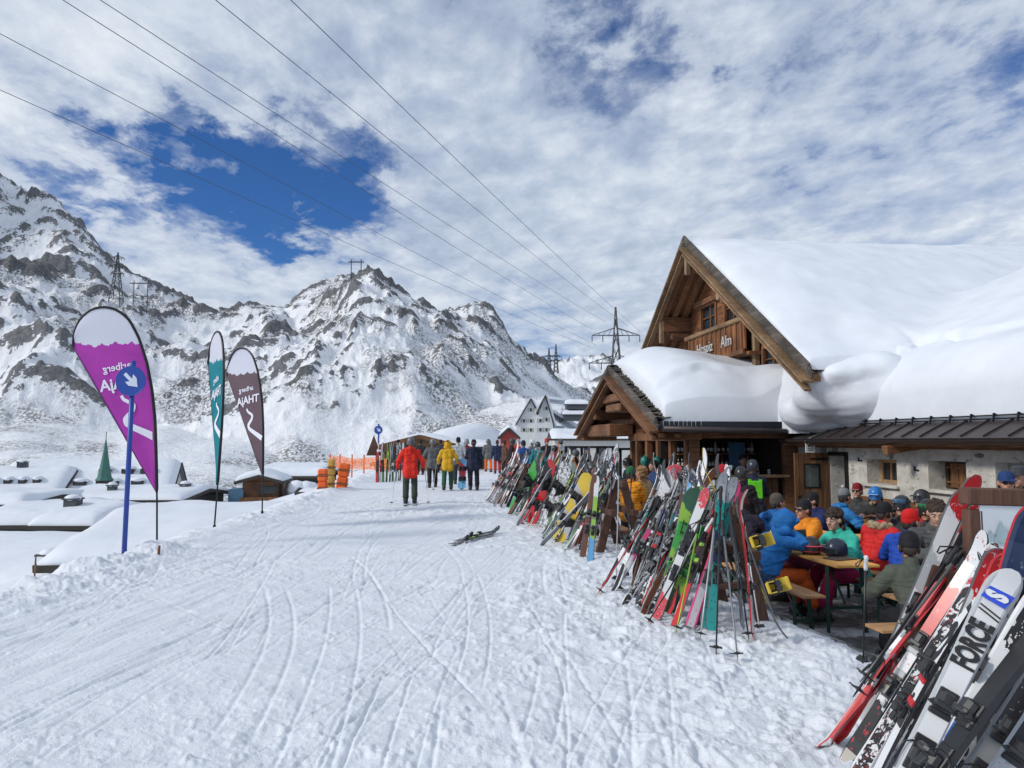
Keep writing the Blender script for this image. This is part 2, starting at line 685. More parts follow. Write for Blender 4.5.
def snow_detail(x, y):
    """ski tracks, scuffs and churned lumps of the packed run"""
    r = np.hypot(x, y)
    xe = np.interp(y, XE_Y, XE_X)
    t = xe - x
    on = 1 - sstep(t, .6, 2.0)
    near = 1 - sstep(r, 38, 60)
    d = .035 * fbm(x, y, 2.6, 3, .5, 21)
    churn = np.clip(.45 + .9 * fbm(x, y, 3.5, 2, .5, 31) + sstep(x, .6, 2.2) * .9 + np.exp(-((t + .1) / .7) ** 2) * 1.3, .12, 1.9)
    d += .010 * on * near * fbm(x - .24 * y, y / 9, .17, 3, .55, 71) * np.clip(.5 + fbm(x, y, 4.5, 2, .5, 73), .1, 1.3)
    lumps = fbm(x, y, .28, 4, .6, 41)
    d += .011 * churn * lumps
    d += .013 * churn * np.maximum(fbm(x, y, .085, 3, .62, 51), .0)
    d += np.exp(-((t - .1) / .6) ** 2) * .09 * np.maximum(fbm(x, y, .55, 3, .5, 61), 0)
    idx_all = np.nonzero((r < 40) & (t < .5) & (x < 3.2))[0] if x.ndim == 1 else None
    xa, ya = x[idx_all], y[idx_all]
    acc = np.zeros(len(xa))
    order = np.argsort(ya)
    ys = ya[order]
    for k in range(330):
        near_tr = k < 200
        y0 = rng.uniform(0.5, 12) if near_tr else rng.uniform(8, 34)
        x0 = rng.uniform(-5.5, 2.6)
        if k % 6 < 5:
            ang = rng.normal(R(13), R(10))
        else:
            ang = rng.normal(0, R(40))
        L = rng.uniform(1.5, 6) if near_tr else rng.uniform(4, 14)
        cv = rng.normal(0, .026)
        wd = rng.uniform(.007, .020)
        dp = rng.uniform(.003, .011) if k % 6 < 5 else rng.uniform(.002, .006)
        pair = rng.random() < .5
        rg = rng.uniform(.0, .45)
        ca, sa = math.cos(ang), math.sin(ang)
        ext = L + 1.2
        lo, hi = np.searchsorted(ys, y0 - ext), np.searchsorted(ys, y0 + ext)
        ii = order[lo:hi]
        if len(ii) == 0:
            continue
        dx, dy = xa[ii] - x0, ya[ii] - y0
        s = dx * sa + dy * ca
        q = dx * ca - dy * sa - cv * s * s
        m = (s > -.2) & (s < L + .2) & (np.abs(q) < .6)
        ii, s, q = ii[m], s[m], q[m]
        fade = sstep(s, -.1, .5) * (1 - sstep(s, L - .7, L))
        for off in ((0, rng.uniform(.14, .3)) if pair else (0,)):
            u = (q - off) / wd
            g = -dp * 1.25 * np.exp(-u * u * 1.1) + dp * rg * np.exp(-((u - 2.0) ** 2) * 1.1)
            acc[ii] += g * fade
    for k in range(900):                      # crumbs of snow thrown up in clusters
        if k % 18 == 0:
            c0, c1 = rng.uniform(-4.5, 3), rng.uniform(2.8, 14)
        x0, y0 = c0 + rng.normal(0, .16), c1 + rng.normal(0, .3)
        a = rng.uniform(.008, .024)
        lo, hi = np.searchsorted(ys, y0 - .1), np.searchsorted(ys, y0 + .1)
        ii = order[lo:hi]
        e = ((xa[ii] - x0) / a) ** 2 + ((ya[ii] - y0) / a / rng.uniform(.8, 1.6)) ** 2
        m = e < 4
        acc[ii[m]] += a * .75 * np.exp(-e[m] ** 1.5)
    for k in range(70):                      # boot and pole pocks, thrown crumbs
        x0, y0 = rng.uniform(-3.5, 3.2), rng.uniform(3, 16)
        x0 = rng.uniform(.7, 3.2)
        a, b = rng.uniform(.05, .09), rng.uniform(.1, .17)
        lo, hi = np.searchsorted(ys, y0 - .5), np.searchsorted(ys, y0 + .5)
        ii = order[lo:hi]
        ang = rng.uniform(-1, 1)
        dx, dy = xa[ii] - x0, ya[ii] - y0
        u, v = dx * math.cos(ang) - dy * math.sin(ang), dx * math.sin(ang) + dy * math.cos(ang)
        e = (u / a) ** 2 + (v / b) ** 2
        m = e < 6
        acc[ii[m]] += -.02 * np.exp(-e[m] ** 2) + .012 * np.exp(-(e[m] - 2) ** 2)
    d[idx_all] += acc
    return d * near * (.15 + .85 * on)


def polar_sheet(name, azs, rs, mat, detail=False):
    A, Rr = np.meshgrid(azs, rs)
    a = A.ravel() + YAW
    r = Rr.ravel()
    x, y = r * np.sin(a), r * np.cos(a)
    z = height(x, y)
    if not detail:
        z[r < 109.9] -= .6
    if detail:
        z = z + snow_detail(x, y)
    na, nr = len(azs), len(rs)
    i = np.arange(nr - 1)[:, None] * na + np.arange(na - 1)[None, :]
    i = i.ravel()
    F = np.stack([i, i + na, i + na + 1, i + 1], 1)[:, ::-1]
    o = np_mesh(name, np.stack([x, y, z], 1), F, mat)
    if not detail:
        Z = z.reshape(nr, na)

        def blur(a, k):
            c = np.pad(a, ((k, k), (k, k)), mode='edge')
            c = np.cumsum(np.cumsum(c, 0), 1)
            c = np.pad(c, ((1, 0), (1, 0)))
            n = 2 * k + 1
            return (c[n:, n:] - c[:-n, n:] - c[n:, :-n] + c[:-n, :-n]) / n / n
        conv = (Z - blur(Z, 3)) * 1.2 + (Z - blur(Z, 9)) * .55
        conv = conv / (np.maximum(rs[:, None], 150) / 330)
        sc_ = np.maximum(np.sqrt(blur(conv ** 2, 25)), .15)
        rk_ = conv / (.35 * sc_ + .25)
        X_, Y_ = x.reshape(nr, na), y.reshape(nr, na)
        rk_ = rk_ * .8 + fbm(X_ + 5 * fbm(X_, Y_, 30, 3, .5, 5), Y_, 42, 5, .58, 131) * 1.1 + fbm(X_, Y_, 6, 4, .6, 141, True) * .55
        at_ = o.data.attributes.new('rock', 'FLOAT', 'POINT')
        at_.data.foreach_set('value', rk_.ravel().astype(np.float32))
    tag(o, kind='structure')
    return o


fine = np.arctan(np.linspace(-.78, .78, 880))
coarse_l = np.linspace(R(-180), fine[0], 60)[:-1]
coarse_r = np.linspace(fine[-1], R(180), 60)[1:]
az_g = np.concatenate([coarse_l, fine, coarse_r])
rs_g = np.concatenate([[.05, .5, 1.0, 1.5, 2.0, 2.4], np.geomspace(2.7, 40, 620), np.geomspace(40, 110, 150)[1:]])
m_snow = snow_mat('packed_snow', tint=(.785, .815, .865), bstr=.75, bdist=.03)  # tint lowered to paint in the cloud shadow over the run
polar_sheet('ground', az_g, rs_g, m_snow, True)


def mountain_mat():
    m, nt, b = newmat('mountain_snow_rock')
    v = coords(nt)
    g = nt.nodes.new('ShaderNodeNewGeometry')
    sz = nt.nodes.new('ShaderNodeSeparateXYZ')
    nt.links.new(g.outputs['Normal'], sz.inputs[0])
    ps = nt.nodes.new('ShaderNodeSeparateXYZ')
    nt.links.new(g.outputs['Position'], ps.inputs[0])
    steep = mth(nt, 'SUBTRACT', 1.0, sz.outputs[2])
    nb = noise(nt, v, .045, 4, .55)
    nm = noise(nt, v, .22, 6, .68, .6)
    nf = noise(nt, v, .8, 5, .7, .4)
    # bare rock on wind-swept ribs and steep broken faces
    at_ = nt.nodes.new('ShaderNodeAttribute')
    at_.attribute_name = 'rock'
    rk = mth(nt, 'ADD', mth(nt, 'MULTIPLY', at_.outputs['Fac'], .27), mth(nt, 'MULTIPLY', steep, 1.25))
    rk = mth(nt, 'ADD', rk, mth(nt, 'MULTIPLY', mth(nt, 'SUBTRACT', nm, .5), 1.3))
    rk = mth(nt, 'ADD', rk, mth(nt, 'MULTIPLY', mth(nt, 'SUBTRACT', nf, .5), 2.0))
    hi = mth(nt, 'MULTIPLY', mth(nt, 'SUBTRACT', ps.outputs[2], 6.0), .02, clamp=True)
    rk = mth(nt, 'ADD', rk, mth(nt, 'MULTIPLY', hi, .18))
    rk = mth(nt, 'MULTIPLY', rk, .7)
    r1 = ramp(nt, [(.727, (0, 0, 0)), (.782, (.92, .92, .92))])
    nt.links.new(rk, r1.inputs[0])
    # scrub showing through the snow in patches
    pb = noise(nt, coords(nt, loc=(40, 90, 10)), .032, 4, .6, .5)
    pm = ramp(nt, [(.48, (0, 0, 0)), (.56, (1, 1, 1))])
    nt.links.new(pb, pm.inputs[0])
    sp = noise(nt, coords(nt, (1, 1, .6)), 1.35, 4, .75)
    sr = ramp(nt, [(.46, (0, 0, 0)), (.55, (.85, .85, .85))])
    nt.links.new(sp, sr.inputs[0])
    lowl = mth(nt, 'SUBTRACT', 1.0, mth(nt, 'MULTIPLY', mth(nt, 'SUBTRACT', ps.outputs[2], 75.0), .02), clamp=True)
    shr = mth(nt, 'MULTIPLY', mth(nt, 'MULTIPLY', pm.outputs[0], sr.outputs[0]), lowl)
    rc = ramp(nt, [(.3, (.035, .036, .042)), (.5, (.095, .096, .10)), (.72, (.21, .21, .215))])
    nt.links.new(nf, rc.inputs[0])
    snowc = ramp(nt, [(.3, (.79, .82, .865)), (.7, (.87, .88, .90))])
    nt.links.new(nm, snowc.inputs[0])
    col = mixc(nt, shr, snowc.outputs[0], (.13, .125, .12))
    col = mixc(nt, r1.outputs[0], col, rc.outputs[0])
    nt.links.new(col, b.inputs['Base Color'])
    b.inputs['Roughness'].default_value = .8
    b.inputs['Specular IOR Level'].default_value = .15
    h = mth(nt, 'ADD', mth(nt, 'MULTIPLY', nm, 1.0), mth(nt, 'MULTIPLY', nf, .35))
    h = mth(nt, 'SUBTRACT', h, mth(nt, 'MULTIPLY', r1.outputs[0], .25))
    bump(nt, b, h, .55, 3.0)
    return m


m_mtn = mountain_mat()
az_m = np.concatenate([np.linspace(R(-75), R(-40), 60)[:-1], np.arctan(np.linspace(-.84, .30, 760)), np.linspace(R(17.5), R(70), 60)])
az_m = np.unique(az_m)
rs_m = np.concatenate([[109.4], np.geomspace(110, 760, 420), np.geomspace(760, 1500, 90)[1:], [2200, 4500]])
polar_sheet('mountain', az_m, rs_m, m_mtn)
# ------------------------------------------------------------------ shared surfaces
W_OLD = wood('weathered_wood', (.06, .029, .015), (.36, .165, .07), 0, 1.0)
W_OLDZ = wood('weathered_wood_upright', (.06, .027, .013), (.38, .165, .065), 2, 1.0)
W_OLDY = wood('weathered_wood_long', (.06, .029, .015), (.36, .16, .065), 1, 1.0)
W_PLANK_Z = wood('wall_planks', (.065, .027, .012), (.46, .17, .055), 1, .8, .17, 2)
W_PLANK_Y = wood('upright_boards', (.085, .033, .013), (.52, .205, .065), 2, .8, .16, 1)
W_PLANK_X = wood('upright_boards_side', (.06, .027, .013), (.30, .13, .05), 2, .8, .15, 0)
W_DOOR = wood('door_boards', (.10, .042, .016), (.40, .19, .075), 2, .9, .13, 0)
W_PALE = wood('pale_wood', (.14, .08, .042), (.42, .27, .145), 1, 1.0)
W_PALEZ = wood('pale_wood_upright', (.16, .10, .055), (.46, .33, .20), 2, 1.0)
W_GREY = wood('grey_shingles', (.05, .045, .04), (.21, .18, .15), 1, .9, .09, 2)
W_WIN = wood('window_wood', (.30, .17, .08), (.62, .42, .23), 2, 1.0)
W_RED = wood('rack_timber', (.05, .022, .014), (.155, .07, .042), 2, 1.0)
W_BENCH = wood('bench_planks', (.30, .15, .06), (.55, .32, .15), 1, .8)
W_TABLE = wood('table_planks', (.58, .27, .05), (.85, .50, .14), 1, .8)
K_SNOW = snow_mat('roof_snow', .55, (.735, .77, .825), .35, .05, True)
K_SNOW_D = snow_mat('drift_snow', 1.0, (.80, .835, .89), .5, .02)
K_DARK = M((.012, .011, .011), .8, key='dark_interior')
K_METAL = M((.055, .043, .042), .45, .2, 4, .3, key='brown_sheet_metal')
K_METALD = M((.03, .035, .045), .4, .2, 4, .5, key='dark_sheet_metal')
K_STEEL = M((.16, .165, .17), .4, .2, 8, .8, key='steel')
K_BLACK = M((.02, .02, .021), .5, .3, 8, key='black_plastic')
K_BLACKM = M((.025, .026, .028), .35, .3, 8, .5, key='black_metal')
K_WHITE = M((.75, .76, .77), .5, .08, 8, key='white_paint')
K_GREYP = M((.33, .34, .35), .6, .2, 4, key='grey_plaster')
K_GLASS = glass_mat('window_glass')
K_GLASSB = glass_mat('blue_window_glass', (.03, .05, .07))
K_CLEAR = clear_glass('clear_glass')


def stone_mat():
    m, nt, b = newmat('old_stone_wall')
    v = coords(nt)
    vo = nt.nodes.new('ShaderNodeTexVoronoi')
    vo.inputs['Scale'].default_value = 2.7
    dis = nt.nodes.new('ShaderNodeMix')
    dis.data_type = 'VECTOR'
    nz = nt.nodes.new('ShaderNodeTexNoise')
    nz.inputs['Scale'].default_value = 3.0
    nt.links.new(v, nz.inputs['Vector'])
    dis.inputs[0].default_value = .22
    nt.links.new(v, dis.inputs[4])
    nt.links.new(nz.outputs['Color'], dis.inputs[5])
    nt.links.new(dis.outputs[1], vo.inputs['Vector'])
    cellv = nt.nodes.new('ShaderNodeSeparateColor')
    nt.links.new(vo.outputs['Color'], cellv.inputs[0])
    f = noise(nt, v, 3.4, 6, .65)
    f2 = noise(nt, v, 16, 4, .6)
    pl = ramp(nt, [(.3, (.42, .40, .35)), (.55, (.60, .58, .53)), (.75, (.72, .70, .66))])
    nt.links.new(f, pl.inputs[0])
    stc = ramp(nt, [(0, (.15, .145, .13)), (.5, (.27, .255, .225)), (1, (.37, .34, .29))])
    nt.links.new(cellv.outputs[0], stc.inputs[0])
    show = mth(nt, 'MULTIPLY', mth(nt, 'GREATER_THAN', cellv.outputs[1], .62), mth(nt, 'LESS_THAN', vo.outputs['Distance'], mth(nt, 'MULTIPLY_ADD', f2, .30, .08)))
    col = mixc(nt, mth(nt, 'MULTIPLY', show, .85), pl.outputs[0], stc.outputs[0])
    pit = ramp(nt, [(.30, (.35, .33, .3)), (.40, (1, 1, 1))])
    nt.links.new(noise(nt, coords(nt, (1, 1.0, 1.9)), 5.5, 3, .6), pit.inputs[0])
    col = mixc(nt, .8, col, pit.outputs[0], 'MULTIPLY')
    nt.links.new(col, b.inputs['Base Color'])
    b.inputs['Roughness'].default_value = .92
    h = mth(nt, 'ADD', mth(nt, 'MULTIPLY', f2, .5), mth(nt, 'MULTIPLY', pit.outputs[0], .8))
    bump(nt, b, h, .8, .03)
    return m


STONE = stone_mat()


def wall_x(mb, x0, x1, y0, y1, z0, z1, holes):
    """wall standing across X between x0 and x1, running along Y, with openings (ya, yb, za, zb) left out"""
    ys = sorted({y0, y1} | {h[0] for h in holes} | {h[1] for h in holes})
    for a, b in zip(ys, ys[1:]):
        hs = sorted([h for h in holes if h[0] <= a + 1e-6 and h[1] >= b - 1e-6], key=lambda h: h[2])
        z = z0
        for h in hs:
            if h[2] > z + 1e-6:
                mb.box(((x0 + x1) / 2, (a + b) / 2, (z + h[2]) / 2), (x1 - x0, b - a, h[2] - z))
            z = h[3]
        if z1 > z + 1e-6:
            mb.box(((x0 + x1) / 2, (a + b) / 2, (z + z1) / 2), (x1 - x0, b - a, z1 - z))


# ------------------------------------------------------------------ the big chalet
CH = empty('chalet', (8.4, 14, -.42), 0, 'large old timber and stone mountain hut under deep roof snow', 'mountain hut')


def islands(mb):
    par = list(range(len(mb.v)))

    def find(i):
        while par[i] != i:
            par[i] = par[par[i]]
            i = par[i]
        return i
    for f in mb.f:
        r0 = find(f[0])
        for i in f[1:]:
            par[find(i)] = r0
    out = {}
    for k, f in enumerate(mb.f):
        r0 = find(f[0])
        m, mp = out.setdefault(r0, (MB(), {}))
        q = []
        for i in f:
            if i not in mp:
                mp[i] = len(m.v)
                m.v.append(mb.v[i])
            q.append(mp[i])
        m.f.append(tuple(q))
        m.m.append(mb.m[k])
        m.sm.append(mb.sm[k])
    return [m for m, _ in out.values()]


def part(mb, name, mat, parent=None, label=None, split=False):
    if split:
        return [part(m, name, mat, parent, label) for m in islands(mb)][0]
    o = mb.build(name, mat, parent or CH)
    p = parent or CH
    if p is CH:
        o.matrix_parent_inverse = Matrix.Translation((-8.4, -14, .42))
    if label:
        o['label'] = label
    return o


GX, GY, GZ, GS, GH = 7.4, 20.0, 7.38, .655, 6.6      # gable front plane, ridge y, ridge z, slope, half width
BX, BY, BZ, BS, BH = 5.0, 19.4, 3.60, .385, 3.95     # bar wing
EX, EZ, ES, EY0, EY1 = 8.0, 1.75, .50, -2.0, 15.7    # stone wing eave
RIDX = 15.6


def gz(y):
    return GZ - GS * abs(y - GY)


def bz(y):
    return BZ - BS * abs(y - BY)


def ez(x):
    return EZ + ES * (x - EX) if x < RIDX else EZ + ES * (RIDX - EX) - ES * (x - RIDX)


# stone wall with recessed openings
WX = 8.5
win1, win2, win3 = (12.50, 13.40, .90, 1.36), (10.78, 11.66, .90, 1.37), (9.0, 10.18, .68, 1.385)
win4 = (6.2, 7.3, .68, 1.385)
doorh = (14.02, 14.68, -.42, 1.47)
b = MB()
wall_x(b, WX, WX + .55, EY0, 16.1, -.6, 1.78, [win1, win2, win3, win4, doorh])
part(b, 'stone_wall', STONE)
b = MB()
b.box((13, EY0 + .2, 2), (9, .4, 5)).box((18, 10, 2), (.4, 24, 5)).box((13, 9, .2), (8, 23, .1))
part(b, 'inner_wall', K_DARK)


def window(hole, inset, frame_m, glass_m, bars, fw=.07, shutter=False):
    ya, yb, za, zb = hole
    x = WX + inset
    f = MB()
    f.box((x, ya + fw / 2, (za + zb) / 2), (.07, fw, zb - za), bev=.008)
    f.box((x, yb - fw / 2, (za + zb) / 2), (.07, fw, zb - za), bev=.008)
    f.box((x, (ya + yb) / 2, za + fw / 2), (.066, yb - ya - 2 * fw, fw))
    f.box((x, (ya + yb) / 2, zb - fw / 2), (.066, yb - ya - 2 * fw, fw))
    for k in range(1, bars + 1):
        y = ya + fw + (yb - ya - 2 * fw) * k / (bars + 1)
        f.box((x, y, (za + zb) / 2), (.05, .035, zb - za - 2 * fw))
    o = part(f, 'window', frame_m)
    p = MB()
    p.box((x + .012, (ya + yb) / 2, (za + zb) / 2), (.01, yb - ya - 2 * fw, zb - za - 2 * fw))
    p.build('pane', glass_m, o)
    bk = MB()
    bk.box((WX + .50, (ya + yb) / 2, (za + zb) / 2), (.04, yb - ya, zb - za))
    bk.build('painted_room_dark', K_DARK, o)  # near-black sheet, painted to stand for the unlit room behind
    return o


window(win1, .30, W_WIN, K_GLASS, 2)
o = window(win2, .34, wood('dark_frame', (.03, .02, .015), (.12, .07, .04), 2), K_GLASS, 0)
sh = MB()
for y0 in (10.90, 11.10, 11.30):
    sh.box((WX + .28, y0 + .095, 1.13), (.03, .18, .40), bev=.005)
sh.box((WX + .26, 11.17, 1.26), (.012, .84, .03)).box((WX + .26, 11.17, 1.02), (.012, .84, .03))
sh.build('shutter', W_DOOR, o)
window(win3, .25, K_GREYP, K_GLASSB, 0, .09)
window(win4, .25, K_GREYP, K_GLASSB, 0, .09)
b = MB()
for h in (win1, win2, win3):
    b.box((WX - .02, (h[0] + h[1]) / 2, h[2] - .03), (.12, h[1] - h[0] + .16, .055), bev=.01)
part(b, 'window_sill', STONE, split=True)
# open door leaf, standing square to the wall
b = MB()
DY = 14.71
hw = (7.72, 8.46)
for (xa, xb, za, zb) in ((7.72, 7.93, -.38, 1.45), (8.25, 8.46, -.38, 1.45), (7.93, 8.25, -.38, .72), (7.93, 8.25, 1.23, 1.45)):
    b.box(((xa + xb) / 2, DY, (za + zb) / 2), (xb - xa, .055, zb - za))
o = part(b, 'door', W_DOOR)
p = MB()
p.box((8.09, DY, .975), (.33, .02, .52))
p.build('pane', glass_mat('door_glass', (.10, .12, .12), .05), o)
p = MB()
for (c, d) in (((8.09, DY, .735), (.36, .07, .035)), ((8.09, DY, 1.215), (.36, .07, .035)), ((7.925, DY, .975), (.035, .07, .45)), ((8.255, DY, .975), (.035, .07, .45))):
    p.box(c, d)
p.build('pane_frame', K_BLACKM, o)
p = MB()
p.tube([(7.80, DY - .03, .50), (7.80, DY - .09, .50), (7.91, DY - .09, .50)], .012, 6)
p.box((7.80, DY - .035, .46), (.05, .012, .24))
p.build('handle', K_BLACKM, o)
p = MB()
for z in (-.1, 1.33):
    p.box((8.26, DY - .032, z), (.4, .01, .04))
p.build('hinge', K_BLACKM, o)
b = MB()
b.box((WX + .1, 14.05, .5), (.3, .07, 1.9)).box((WX + .1, 14.35, 1.44), (.3, .66, .08))
part(b, 'door_frame', K_BLACKM)
b = MB()
b.box((WX + .46, 14.35, .5), (.06, .6, 1.9))
part(b, 'passage_wall', M((.5, .52, .54), .6, .1, 3, key='pale_passage'))
# notices and lamp over the door
b = MB()
b.box((8.02, 14.6, 1.56), (.20, .02, .20))
part(b, 'notice_board', K_WHITE, label='small white notice hanging over the door')
b = MB()
for z in (1.59, 1.55, 1.51):
    b.box((8.02, 14.585, z), (.13, .006, .012))
part(b, 'notice_print', K_BLACK)
# iron anchors and small stones standing out of the wall
b = MB()
rr = random.Random(4)
for k in range(16):
    y, z = rr.uniform(8.2, 13.9), rr.uniform(.1, 1.6)
    if any(h[0] - .12 < y < h[1] + .12 and h[2] - .1 < z < h[3] + .08 for h in (win1, win2, win3)):
        continue
    b.ball((WX + .01, y, z), (rr.uniform(.02, .035), rr.uniform(.06, .15), rr.uniform(.035, .07)), 8)
part(b, 'wall_stone', M((.20, .19, .17), .9, .35, 9, bmp=.5, key='dark_stone'), split=True)
b = MB()
for (y, z) in ((13.75, .55), (12.2, .62), (10.5, .55), (11.95, 1.2), (13.6, 1.32)):
    b.box((WX - .012, y, z), (.02, .12, .025)).box((WX - .012, y + .045, z + .03), (.02, .02, .07))
part(b, 'iron_anchor', K_BLACKM, split=True)
# eave of the stone wing: gutter, sheet-metal strip with seams, snow guard, rafters
b = MB()
sl_ = math.atan(ES)
w_ = .95
b.add([(EX, EY0, EZ), (EX + w_, EY0, EZ + ES * w_), (EX + w_, EY1, EZ + ES * w_), (EX, EY1, EZ),
       (EX, EY0, EZ - .03), (EX + w_, EY0, EZ + ES * w_ - .03), (EX + w_, EY1, EZ + ES * w_ - .03), (EX, EY1, EZ - .03)],
      [(0, 1, 2, 3), (7, 6, 5, 4), (0, 3, 7, 4), (1, 5, 6, 2), (0, 4, 5, 1), (3, 2, 6, 7)])
k = EY0 + .3
while k < EY1:
    b.beam((EX + .02, k, EZ + .022), (EX + w_ - .05, k, EZ + .022 + ES * (w_ - .07)), .025, .035)
    k += .46
part(b, 'eave_sheet', K_METAL)
b = MB()
pts = []
n = 9
prof = [(EX - .055 + .075 * math.cos(t), EZ - .015 + .085 * math.sin(t)) for t in [PI + PI * i / (n - 1) for i in range(n)]]
vs, fs = [], []
for yy in (EY0, EY1):
    vs += [(p[0], yy, p[1]) for p in prof] + [(p[0] * .9 + (EX - .055) * .1, yy, p[1] + .006) for p in prof]
N = 2 * n
for i in range(n - 1):
    fs += [(i, i + 1, N + i + 1, N + i), (n + i, N + n + i, N + n + i + 1, n + i + 1)]
b.add(vs, fs, 0, True)
b.tube([(EX - .13, EY0, EZ - .012), (EX - .13, EY1, EZ - .012)], .014, 6)
part(b, 'gutter', K_METAL)
b = MB()
gx, gzz = EX + .47, EZ + ES * .47
for dz in (.045, .095):
    b.tube([(gx, EY0, gzz + dz), (gx, EY1, gzz + dz)], .013, 6)
k = EY0 + .15
while k < EY1:
    b.beam((gx + .12, k, gzz + .07), (gx - .02, k, gzz + .12), .024, .024)
    b.beam((gx - .03, k, gzz + .0), (gx - .0, k, gzz + .13), .024, .024)
    k += .46
part(b, 'snow_guard', K_BLACKM)
b = MB()
b.box((EX + .40, (EY0 + EY1) / 2, EZ - .10), (.20, EY1 - EY0, .17))
b.box((EX + .02, (EY0 + EY1) / 2, EZ - .075), (.05, EY1 - EY0, .13))
k = EY0 + .4
while k < EY1:
    b.beam((EX + .06, k, EZ - .075), (EX + .9, k, EZ - .075 + ES * .8), .12, .12)
    k += .85
part(b, 'eave_beam', W_OLDY, split=True)
b = MB()
b.beam((EX - .12, 11.9, EZ - .21), (EX + .5, 11.9, EZ - .12), .14, .15, bev=.01)
part(b, 'beam_end', W_OLD)
b = MB()
b.tube([(EX + .3, 14.3, EZ + .17), (EX - .02, 14.45, EZ + .03), (EX - .16, 14.5, EZ - .06), (EX - .05, 14.5, EZ - .16)], .016, 6)
part(b, 'heating_cable', K_STEEL)

# ---- cross gable
def roof_pair(x0, x1, yc, zc, s, hw_, th, off=0.0):
    m = MB()
    for sg in (-1, 1):
        y = yc + sg * hw_
        z = zc - s * hw_
        q = [(x0, yc, zc - off), (x1, yc, zc - off), (x1, y, z - off), (x0, y, z - off)]
        q2 = [(p[0], p[1], p[2] - th) for p in q]
        m.add(q + q2, [(0, 1, 2, 3), (7, 6, 5, 4), (0, 4, 5, 1), (1, 5, 6, 2), (2, 6, 7, 3), (3, 7, 4, 0)])
    return m


part(roof_pair(GX + .03, 16.5, GY, GZ, GS, 5.9, .10, .10), 'roof_boards', W_OLDY)
part(roof_pair(GX + .03, GX + .22, GY, GZ, GS, GH, .10, .12), 'roof_boards', W_OLDY)
# layered shingle edge and pale verge boards
b = MB()
for k in range(4):
    for sg in (-1, 1):
        o_ = .0 + .035 * k
        b.beam((GX - .02 + .012 * k, GY, GZ + .06 - .045 * k), (GX - .02 + .012 * k, GY + sg * (GH + .02 * k), GZ + .06 - .045 * k - GS * (GH + .02 * k)), .14, .04, up=(1, 0, 0))
part(b, 'shingle_edge', W_GREY)
b = MB()
for sg in (-1, 1):
    b.beam((GX - .05, GY, GZ - .23), (GX - .05, GY + sg * GH, GZ - .23 - GS * GH), .055, .24, up=(1, 0, 0))
    b.beam((GX - .02, GY, GZ - .42), (GX - .02, GY + sg * (GH - .05), GZ - .42 - GS * (GH - .05)), .05, .14, up=(1, 0, 0))
part(b, 'verge_board', W_PALE, split=True)
# gable wall, logs with two upper windows and lower ones
GWX = 8.4
b = MB()
gw = [(20.25, 21.35, 4.86, 5.66), (18.75, 19.6, 4.95, 5.62), (16.55, 17.35, 3.3, 3.95), (18.1, 18.7, 3.3, 3.72), (21.9, 22.5, 3.3, 3.8)]
n = 40
for i in range(n):
    za = 2.9 + (GZ - .45 - 2.9) * i / n
    zb = 2.9 + (GZ - .45 - 2.9) * (i + 1) / n
    hwid = min(5.05, max(.05, (GZ - .30 - zb) / GS))
    segs = [(GY - hwid, GY + hwid)]
    for (ya, yb, h0, h1) in gw:
        if zb > h0 and za < h1:
            ns = []
            for (s0, s1) in segs:
                if ya > s0 and yb < s1:
                    ns += [(s0, ya), (yb, s1)]
                else:
                    ns.append((s0, s1))
            segs = ns
    for (s0, s1) in segs:
        b.box((GWX + .1, (s0 + s1) / 2, (za + zb) / 2), (.2, s1 - s0, zb - za))
part(b, 'gable_wall', W_PLANK_Z)
for (ya, yb, za, zb) in gw:
    f = MB()
    fw = .08
    x = GWX - .005
    f.box((x, ya - .02, (za + zb) / 2), (.09, fw, zb - za + .16), bev=.01).box((x, yb + .02, (za + zb) / 2), (.09, fw, zb - za + .16), bev=.01)
    f.box((x, (ya + yb) / 2, zb + .04), (.085, yb - ya - .04, fw)).box((x - .03, (ya + yb) / 2, za - .04), (.15, yb - ya - .04, fw))
    f.box((x + .06, (ya + yb) / 2, (za + zb) / 2), (.04, .05, zb - za)).box((x + .055, (ya + yb) / 2, za + (zb - za) * .6), (.03, yb - ya, .03))
    o = part(f, 'window', W_OLDZ)
    p = MB()
    p.box((GWX + .1, (ya + yb) / 2, (za + zb) / 2), (.02, yb - ya, zb - za))
    p.build('pane', K_GLASSB, o)
# purlins with carved ends, rafters under the overhang, posts
b = MB()
for (y, dz, h) in ((GY, -.55, .34), (GY + 2.35, -.52, .46), (GY - 2.35, -.52, .34), (GY + 4.5, -.5, .44)):
    z = gz(y) + dz
    b.box((GX + .62, y, z), (1.1, .28, h), bev=.02)
    b.box((GX + .75, y, z - h / 2 - .12), (.8, .24, .22), bev=.03)
part(b, 'purlin', W_OLD, split=True)
b = MB()
for x in (GX + .16, GX + .48, GX + .80):
    for sg in (-1, 1):
        b.beam((x, GY, GZ - .30), (x, GY + sg * 5.7, GZ - .30 - GS * 5.7), .11, .16, up=(1, 0, 0))
part(b, 'rafter', W_OLDY, split=True)
b = MB()
for (y, z0, z1) in ((GY, GZ - 1.0, GZ - .3), (GY + 2.35, gz(22.35) - 1.1, gz(22.35) - .35), (GY - 2.2, 5.25, gz(17.8) - .35), (GY - 5.5, 3.25, gz(14.5) - .35), (GY + 4.5, gz(24.5) - 1.0, gz(24.5) - .35)):
    b.box((GX + .07, y, (z0 + z1) / 2), (.13, .15, z1 - z0), bev=.012)
b.box((8.28, 17.55, 4.1), (.14, .17, 1.05), bev=.012)
part(b, 'post', W_PALEZ, split=True)
b = MB()
for (y0, y1, z) in ((18.3, 21.7, 5.80), (18.2, 22.0, 4.72)):
    b.box((GWX - .06, (y0 + y1) / 2, z), (.13, y1 - y0, .16))
